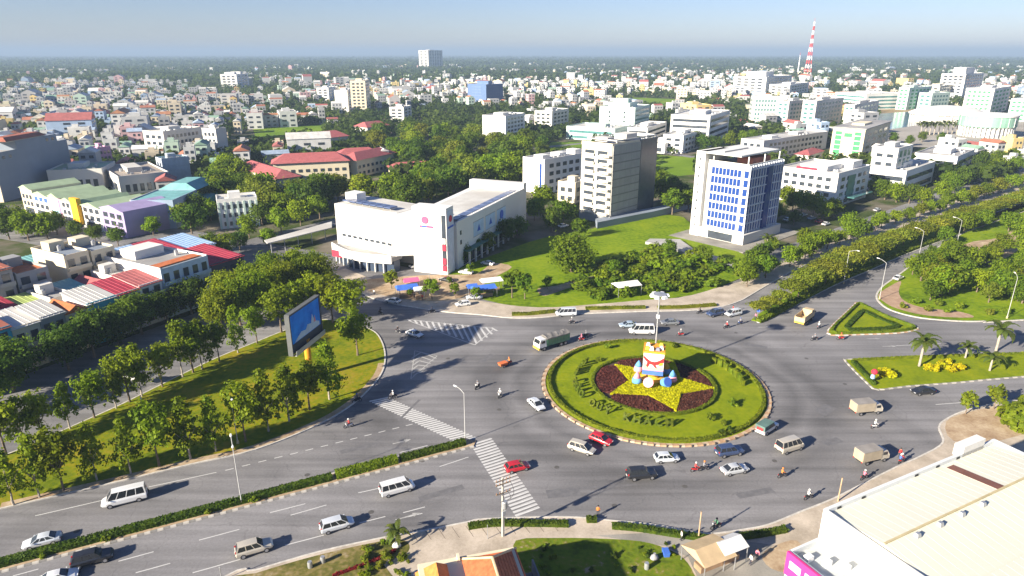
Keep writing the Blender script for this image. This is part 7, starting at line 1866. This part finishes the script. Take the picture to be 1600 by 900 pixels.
# ------------------------------------------------------------------ the pale warehouse, bottom corner
def warehouse():
    zr = 8.6
    corner = [(1282,797),(1330,800),(1440,718),(1560,690),(1600,694)]
    A, B = spot(1290,800,zr), spot(1545,694,zr)            # far (street side) roof edge
    d = (B-A).normalized(); n = Vector((d.y, -d.x))           # n points towards the camera side
    o = thing('warehouse', 'pale cream metal roofed store building with a magenta sign front', 'building', (A.x, A.y, 0), math.atan2(d.y, d.x))
    L = (B-A).length + 1.0
    roofm = mat('cream_roof', (0.66,0.645,0.54), var=.06, scale=.12, tint=(0.58,0.57,0.48), rough=.5)
    wallm = mat('store_wall', (0.60,0.62,0.62), var=.06, scale=.3)
    LANDMARKS.append(('pale warehouse', *(A + d*20 - n*0)))
    # local frame: x along the street edge, y towards the street
    MB().box(0, L, -15.0, 0, 0, zr-.25).build('wall', wallm, o)
    # two shallow roof slopes meeting in a valley gutter
    MB().add([(.3,-15,zr-.2),(L,-15,zr-.2),(L,-.3,zr-.05),(.3,-.3,zr-.05),(.3,-7.5,zr+.75),(L,-7.5,zr+.75)], [(4,5,2,3),(0,1,5,4),(0,4,3),(1,2,5)]).build('roof', roofm, o)
    MB().box(-.05, L, -.3, .12, zr-.3, zr+.55).build('street_parapet', wallm, o)
    MB().box(-.3, 0, -15.0, .12, 0, zr+.5).build('end_parapet', WHITE, o)
    seam = roofm
    MB().box(L, L+.3, -42, .12, 0, zr+.5).build('end_parapet', wallm, o)
    for i in range(int(L/1.35)):
        x = .9 + i*1.35
        put('roof_seam', MB().add([(-.035,-14.9,zr-.2),(.035,-14.9,zr-.2),(.035,-7.5,zr+.76),(-.035,-7.5,zr+.76),(0,-14.9,zr-.18),(0,-7.5,zr+.78)], [(0,4,5,3),(4,1,2,5)]).mesh('roof_seam', seam), o, (x, 0, 0))
        put('roof_seam', MB().add([(-.035,-7.5,zr+.76),(.035,-7.5,zr+.76),(.035,-.3,zr-.04),(-.035,-.3,zr-.04),(0,-7.5,zr+.78),(0,-.3,zr-.02)], [(0,4,5,3),(4,1,2,5)]).mesh('roof_seam', seam), o, (x, 0, 0))
    def on_slope(name, m, x0, x1, y0, y1, h=.05):
        zz = lambda y: zr+.75 - (abs(y+7.5)/7.4)*.86 + .04
        return MB().add([(x0,y0,zz(y0)),(x1,y0,zz(y0)),(x1,y1,zz(y1)),(x0,y1,zz(y1)),(x0,y0,zz(y0)+h),(x1,y0,zz(y0)+h),(x1,y1,zz(y1)+h),(x0,y1,zz(y1)+h)], [(4,5,6,7),(0,1,5,4),(1,2,6,5),(2,3,7,6),(3,0,4,7)]).build(name, m, o)
    on_slope('rust_strip', mat('rust_strip', (0.17,0.075,0.055), var=.2), 22.5, 24.0, -7.6, -.9)
    MB().box(.3, L, -7.62, -7.38, zr+.74, zr+.90).build('ridge_cap', mat('ridge_tan', (0.45,0.38,0.22)), o)
    for i in range(4): put('roof_unit', MB().frustum((-.35,.35,-.3,.3),(-.25,.25,-.2,.2),0,.5).mesh('roof_unit', STEEL), o, (5+i*4.2, -8.3, zr+.68))
    # second roof nearer the camera
    MB().box(0.0, L, -42, -15.02, 0, zr-1.2).build('near_wall', wallm, o)
    MB().add([(.1,-42,zr-2.0),(L,-42,zr-2.0),(L,-15.05,zr-.1),(.1,-15.05,zr-.1)], [(0,1,2,3)]).build('near_roof', roofm, o)
    z2 = lambda y: zr-.1 + (y+15.05)/(42-15.05)*2.1
    for i in range(int(L/1.35)-1):
        put('roof_seam', MB().add([(-.035,-42,zr-2+.002),(.035,-42,zr-2+.002),(.035,-15.1,zr-.1),(-.035,-15.1,zr-.1),(0,-42,zr-1.98),(0,-15.1,zr-.08)], [(0,4,5,3),(4,1,2,5)]).mesh('roof_seam', seam), o, (1+i*1.35, 0, 0))
    for i in range(5):
        x = 5.0+i*4.0; MB().add([(x,-23,z2(-23)+.03),(x+.7,-23,z2(-23)+.03),(x+.7,-18,z2(-18)+.03),(x,-18,z2(-18)+.03),(x,-23,z2(-23)+.1),(x+.7,-23,z2(-23)+.1),(x+.7,-18,z2(-18)+.1),(x,-18,z2(-18)+.1)], [(4,5,6,7),(0,1,5,4),(1,2,6,5),(2,3,7,6),(3,0,4,7)]).build('skylight', mat('skylight_grey', (0.36,0.35,0.29)), o)
    # lower annex with the magenta sign front
    q = spot(1232,860,6.5) - A; x1, y1 = q.dot(d), -q.dot(n)
    MB().box(x1, -.32, y1-26, y1, 0, 5.6).build('annex_wall', wallm, o)
    MB().box(x1+.3, -.35, y1-26, y1-.3, 5.61, 5.68).build('annex_roof', mat('annex_roof', (0.50,0.52,0.50), var=.12), o)
    MB().box(x1, x1+.3, y1-26, y1, 5.6, 6.5).box(x1+.3, -.35, y1-.3, y1, 5.6, 6.5).build('annex_parapet', wallm, o)
    for i in range(3): put('air_unit', box_mesh('air_unit', .9, .7, .7, LAMPM), o, (x1+1.6+i*1.3, y1-1.6-i*1.5, 5.68))
    sign = MB().box(x1-.35, x1-.02, y1-26, y1-.1, 3.4, 6.6).build('sign_board', mat('sign_magenta', (0.55,0.035,0.20), var=.06), o)
    for i in range(5): put('sign_letter', box_mesh('sign_letter', .06, 1.6, 1.0, mat('sign_letter_white', (0.78,0.74,0.74))), sign, (x1-.38, y1-1.5-i*2.2, 4.7))
    MB().box(3.0+24, 3.0+29, -.3, 1.0, zr-.2, zr+1.6).build('roof_box', WHITE, o)
    for i in range(5): put('parapet_vent', box_mesh('parapet_vent', .7, .06, .3, DARK), o, (2.0+i*4.5+(i>1)*6, -.32, zr+.05))
    LOCK.append((A+d*15, 40))
warehouse()
# ------------------------------------------------------------------ orange tiled house at the bottom edge
def tiled_house():
    a, b = spot(646,868,6.2), spot(806,840,6.2)
    d = (b-a).normalized(); n = Vector((-d.y, d.x))
    o = thing('tiled_house', 'house with orange tiled hip roof at the bottom edge', 'house', (a.x, a.y, 0), math.atan2(d.y, d.x))
    L = (b-a).length; LOCK.append((a, 10))
    MB().box(.4, L-.4, -13, -.4, 0, 5.2).build('wall', CREAM, o)
    til = mat('terracotta', (0.42,0.115,0.045), var=.25, scale=2.0); til2 = mat('terracotta_bright', (0.55,0.20,0.05), var=.2, scale=2.0)
    # main hip over the right half, gable wing to the left
    hx0, hx1 = L*.38, L
    hip = MB().add([(hx0,-14,4.6),(hx1,-14,4.6),(hx1,0,4.6),(hx0,0,4.6),((hx0+hx1)/2,-4.2,7.6),((hx0+hx1)/2,-14,7.6)], [(0,3,4,5),(3,2,4),(2,1,5,4),(0,1,2,3)][:3]).build('roof', til, o)
    wing = MB().add([(0,-14,4.2),(hx0,-14,4.2),(hx0,-.6,4.2),(0,-.6,4.2),(hx0*.5,-2.2,6.6),(hx0*.5,-14,6.6)], [(0,3,4,5),(3,2,4),(2,1,5,4)]).build('roof', til2, o)
    for k in range(9):          # tile courses along the front slopes
        t = (k+.5)/9
        p0 = Vector((hx0+(hx1-hx0)/2*t, -4.2*t, 4.6+3.0*t+.02)); p1 = Vector((hx1-(hx1-hx0)/2*t, -4.2*t, 4.6+3.0*t+.02))
        MB().tube(p0, p1, .05, .05, 4).build('tile_course', til, hip)
        q0, q1 = Vector((hx1-(hx1-hx0)/2*t, -4.2*t, 4.62+3*t)), Vector((hx1-(hx1-hx0)/2*t, -14, 4.62+3*t)); MB().tube(q0, q1, .05, .05, 4).build('tile_course', til, hip)
    for p, q in (((hx0,0,4.62),((hx0+hx1)/2,-4.2,7.65)), ((hx1,0,4.62),((hx0+hx1)/2,-4.2,7.65)), (((hx0+hx1)/2,-4.2,7.65),((hx0+hx1)/2,-14,7.65))): MB().tube(p, q, .16, .16, 6).build('ridge_tile', mat('ridge_cream', (0.55,0.42,0.25)), hip)
    MB().box(-.3, L+.3, .3, .5, 0, 2.0).build('yard_wall', mat('yard_wall', (0.16,0.17,0.20), var=.15), o)
    MB().box(L+2.2, L+2.4, -14, .5, 0, 2.0).build('yard_wall', mat('yard_wall', (0.16,0.17,0.20)), o)
    MB().sheet([Vector((-.3,-14)), Vector((L+2.2,-14)), Vector((L+2.2,.3)), Vector((-.3,.3))], .16).build('yard', mat('yard_dark', (0.10,0.10,0.11), var=.2), o)
    MB().box(hx0+.3, hx0+.6, -1.2, -.2, 4.5, 5.6).build('chimney', CREAM, o)
    put('front_canopy', MB().add([(.4,.2,2.6),(hx0+1,.2,2.6),(hx0+1,-1.2,3.0),(.4,-1.2,3.0)], [(0,1,2,3)]).mesh('front_canopy', ROOFWHITE), o)
tiled_house()
# ------------------------------------------------------------------ canopies, stalls and odds and ends
def canopy(u, v, w, d_, h, m, label, yaw=20, kind='market_canopy'):
    p = spot(u, v); o = thing(kind, label, 'canopy', (p.x, p.y, .14), math.radians(yaw), 'canopies and shelters')
    MB().add([(-w,-d_,h),(w,-d_,h),(w,d_,h),(-w,d_,h),(-w*.9,0,h+.9),(w*.9,0,h+.9)], [(0,1,5,4),(2,3,4,5),(1,2,5),(3,0,4),(0,3,2,1)]).build('cover', m, o)
    for sx in (-1, 1):
        for sy in (-1, 1): put('post', box_mesh('post', .09, .09, h, STEEL), o, (sx*(w-.15), sy*(d_-.15), 0))
    MB().box(-w*.7, w*.7, -d_*.4, d_*.2, 0, .85).build('counter', mat('counter_wood', (0.30,0.20,0.12), var=.2), o)
    return o
TARPBLUE = mat('tarp_blue', (0.05,0.14,0.50), var=.15); TARPWHITE = mat('tarp_white', (0.62,0.62,0.60), var=.12)
canopy(637,464, 3.0, 2.0, 2.6, TARPBLUE, 'blue peaked market canopy beside the lime tree'); canopy(643,452, 2.2, 1.4, 2.4, mat('tarp_pink', (0.60,0.12,0.25)), 'pink canopy behind the blue market canopy'); canopy(655,466, 1.4, 1.2, 2.3, TARPWHITE, 'small white canopy beside the blue one')
canopy(756,464, 3.4, 1.6, 2.5, TARPBLUE, 'blue tarpaulin stall on the pavement before the vacant lot'); canopy(768,455, 3.0, 1.6, 3.0, TARPWHITE, 'pale sheet roof behind the blue tarpaulin stall'); canopy(738,462, 1.5, 1.2, 2.4, TARPBLUE, 'small blue stall beside the tree before the mall')
canopy(978,460, 3.6, 2.2, 2.8, TARPWHITE, 'low pale shed on the vacant lot behind the north pavement')
canopy(1105,884, 2.6, 2.3, 2.3, mat('tarp_tan', (0.45,0.34,0.20), var=.15), 'tan tarpaulin shelter beside the near lawn', 25, 'tarpaulin_shelter'); canopy(1136,876, 2.0, 1.5, 2.5, TARPWHITE, 'white tarpaulin shelter next to the tan one', 25, 'tarpaulin_shelter')
for i, (u, v, m, lab) in enumerate(((1040,868,TARPBLUE,'blue crate on the near lawn'),(1022,875,GREY,'grey heap of salvage on the near lawn'),(1010,890,STEEL,'steel drum on the near lawn'),(505,880,STEEL,'grey drum on the near verge'),(620,856,TARPWHITE,'white sack on the verge by the small palm'),(485,888,STEEL,'round stone bin on the near verge'))):
    p = spot(u, v); o = thing('crate' if 'crate' in lab else 'drum' if 'drum' in lab or 'bin' in lab else 'sack', lab, 'crate' if 'crate' in lab else 'drum' if 'drum' in lab or 'bin' in lab else 'sack', (p.x, p.y, .155), rng.uniform(0, 3))
    if 'crate' in lab:
        MB().frustum((-.5,.5,-.35,.35),(-.56,.56,-.4,.4),0,.6).build('box', m, o); MB().box(-.58,.58,-.42,.42,.6,.66).build('rim', m, o)
    elif 'drum' in lab or 'bin' in lab: MB().lathe([(.3,0),(.32,.3),(.3,.6),(.32,.62),(.28,.9)], 12).build('shell', m, o); MB().lathe([(.27,.9),(.27,.92)], 12).build('lid', m, o)
    else: MB().lathe([(.4,0),(.62,.2),(.5,.5),(.2,.7),(.12,.8)], 10, sy=.8).build('bag', m, o, True); MB().lathe([(.13,.8),(.18,.9)], 8).build('neck', m, o)
hedge(spots([(520,902),(560,888),(600,872),(618,862)]), .35, .3, 'red', 'row of red flowering plants on the near verge', base=.14)
for i in range(26):
    u, v = rng.uniform(560,640), rng.uniform(850,905)
    plant('shrub', spot(u, v), rng.uniform(.25,.5), 'weed_clump', None, 'weeds', 'weed clumps on the near verge', leaf=rng.choice(['olive','lime','fresh']), z=.14, look='low weed clump on the near verge')
for i in range(20):
    p = spot(rng.uniform(840,1070), rng.uniform(850,900)); plant('shrub', p, rng.uniform(.2,.4), 'weed_clump', None, 'weeds', 'weed clumps on the near lawn', leaf=rng.choice(['hedge','fresh']), z=.14, look='low weed clump on the near lawn')
for i in range(3):           # parasols by the park path
    p = spot(204+i*14, 606-i*2) if i else spot(206,604); o = thing('parasol', ['white parasol beside the park path under the trees','pale parasol second beside the park path','grey parasol third beside the park path'][i], 'parasol', (p.x, p.y, .14))
    MB().tube((0,0,0),(0,0,2.3), .04, .04, 6).build('pole', STEEL, o); MB().lathe([(1.5,1.9),(1.0,2.2),(.1,2.5)], 8).build('canopy', [TARPWHITE, OFFWHITE, GREY][i], o)
p = spot(1183,500); o = thing('keep_left_sign', 'small blue and red traffic signs at the tip of the avenue median', 'sign', (p.x, p.y, .14), math.radians(-120))
MB().tube((0,0,0),(0,0,2.8), .05, .05, 6).build('post', STEEL, o); MB().tube((.06,0,2.4),(.1,0,2.4), .42, .42, 14).build('blue_disc', SIGNBLUE, o); MB().tube((.06,0,3.2),(.1,0,3.2), .36, .36, 14).build('red_disc', SIGNRED, o)

# ------------------------------------------------------------------ repairs and covers in the carriageway
patch_m = mat('asphalt_patch', (0.135,0.132,0.135), var=.16, scale=1.2); iron = mat('cast_iron', (0.09,0.085,0.08), var=.2, scale=3)
for u, v, l_, w_, a_ in ((430,765,5,1.6,RD),(250,815,4,1.4,RD),(690,770,7,1.2,RD),(880,770,5,2.0,8),(1180,770,6,1.3,15),(1290,640,4,2.2,40),(760,560,5,1.3,60),(1180,540,5,1.6,150),(560,700,6,1.2,RD),(1300,690,3.5,1.6,20),(950,760,9,.5,6),(640,640,8,.5,70)):
    p = spot(u, v); put('repair_patch', box_mesh('repair_patch', l_, w_, .004, patch_m), ROAD, (p.x, p.y, .001), math.radians(a_))
for u, v in ((480,742),(330,800),(580,800),(870,730),(1070,760),(1210,720),(1320,600),(780,640),(700,560),(960,790),(1150,520),(1260,560),(120,830),(660,720)):
    p = spot(u, v); put('manhole_cover', BOXES.setdefault('manhole', MB().lathe([(.42,0),(.42,.008),(.38,.01)], 14).mesh('manhole_cover', iron)), ROAD, (p.x, p.y, .001))
# ------------------------------------------------------------------ labels for the many trees and houses
LANDMARKS += [('vacant lot tree', *spot(893,425)), ('corner park lamp', *spot(1573,498)), ('tan tarpaulin shelter', *spot(1105,884)), ('small verge palm', *spot(622,848)), ('sandy field', *spot(420,225)), ('market canopies', *spot(637,464)), ('long traffic island', *spot(1480,575)), ('north pavement shed', *spot(978,460)),
              ('crimson roofed building', *(F0+SDIR*66)), ('far high-rise', *spot(560,150)), ('avenue tipper truck', *spot(1256,503))]
rank_labels(TREES + HOUSES)
# ------------------------------------------------------------------ haze
def make_haze():
    m = bpy.data.materials.new('haze'); m.use_nodes = True
    N, L = m.node_tree.nodes, m.node_tree.links
    N.remove(N['Principled BSDF'])
    v = N.new('ShaderNodeVolumePrincipled')
    v.inputs['Color'].default_value = (0.345, 0.465, 0.625, 1)
    v.inputs['Density'].default_value = HAZE
    v.inputs['Anisotropy'].default_value = 0.0
    L.new(v.outputs[0], N['Material Output'].inputs['Volume'])
    o = MB().box(-38500, 38500, -450, 40500, -1.2, 140).build('haze', m)
    tag(o, 'thin bluish air haze over the whole city', 'haze', kind='stuff')
HAZE = 0.0002
make_haze()
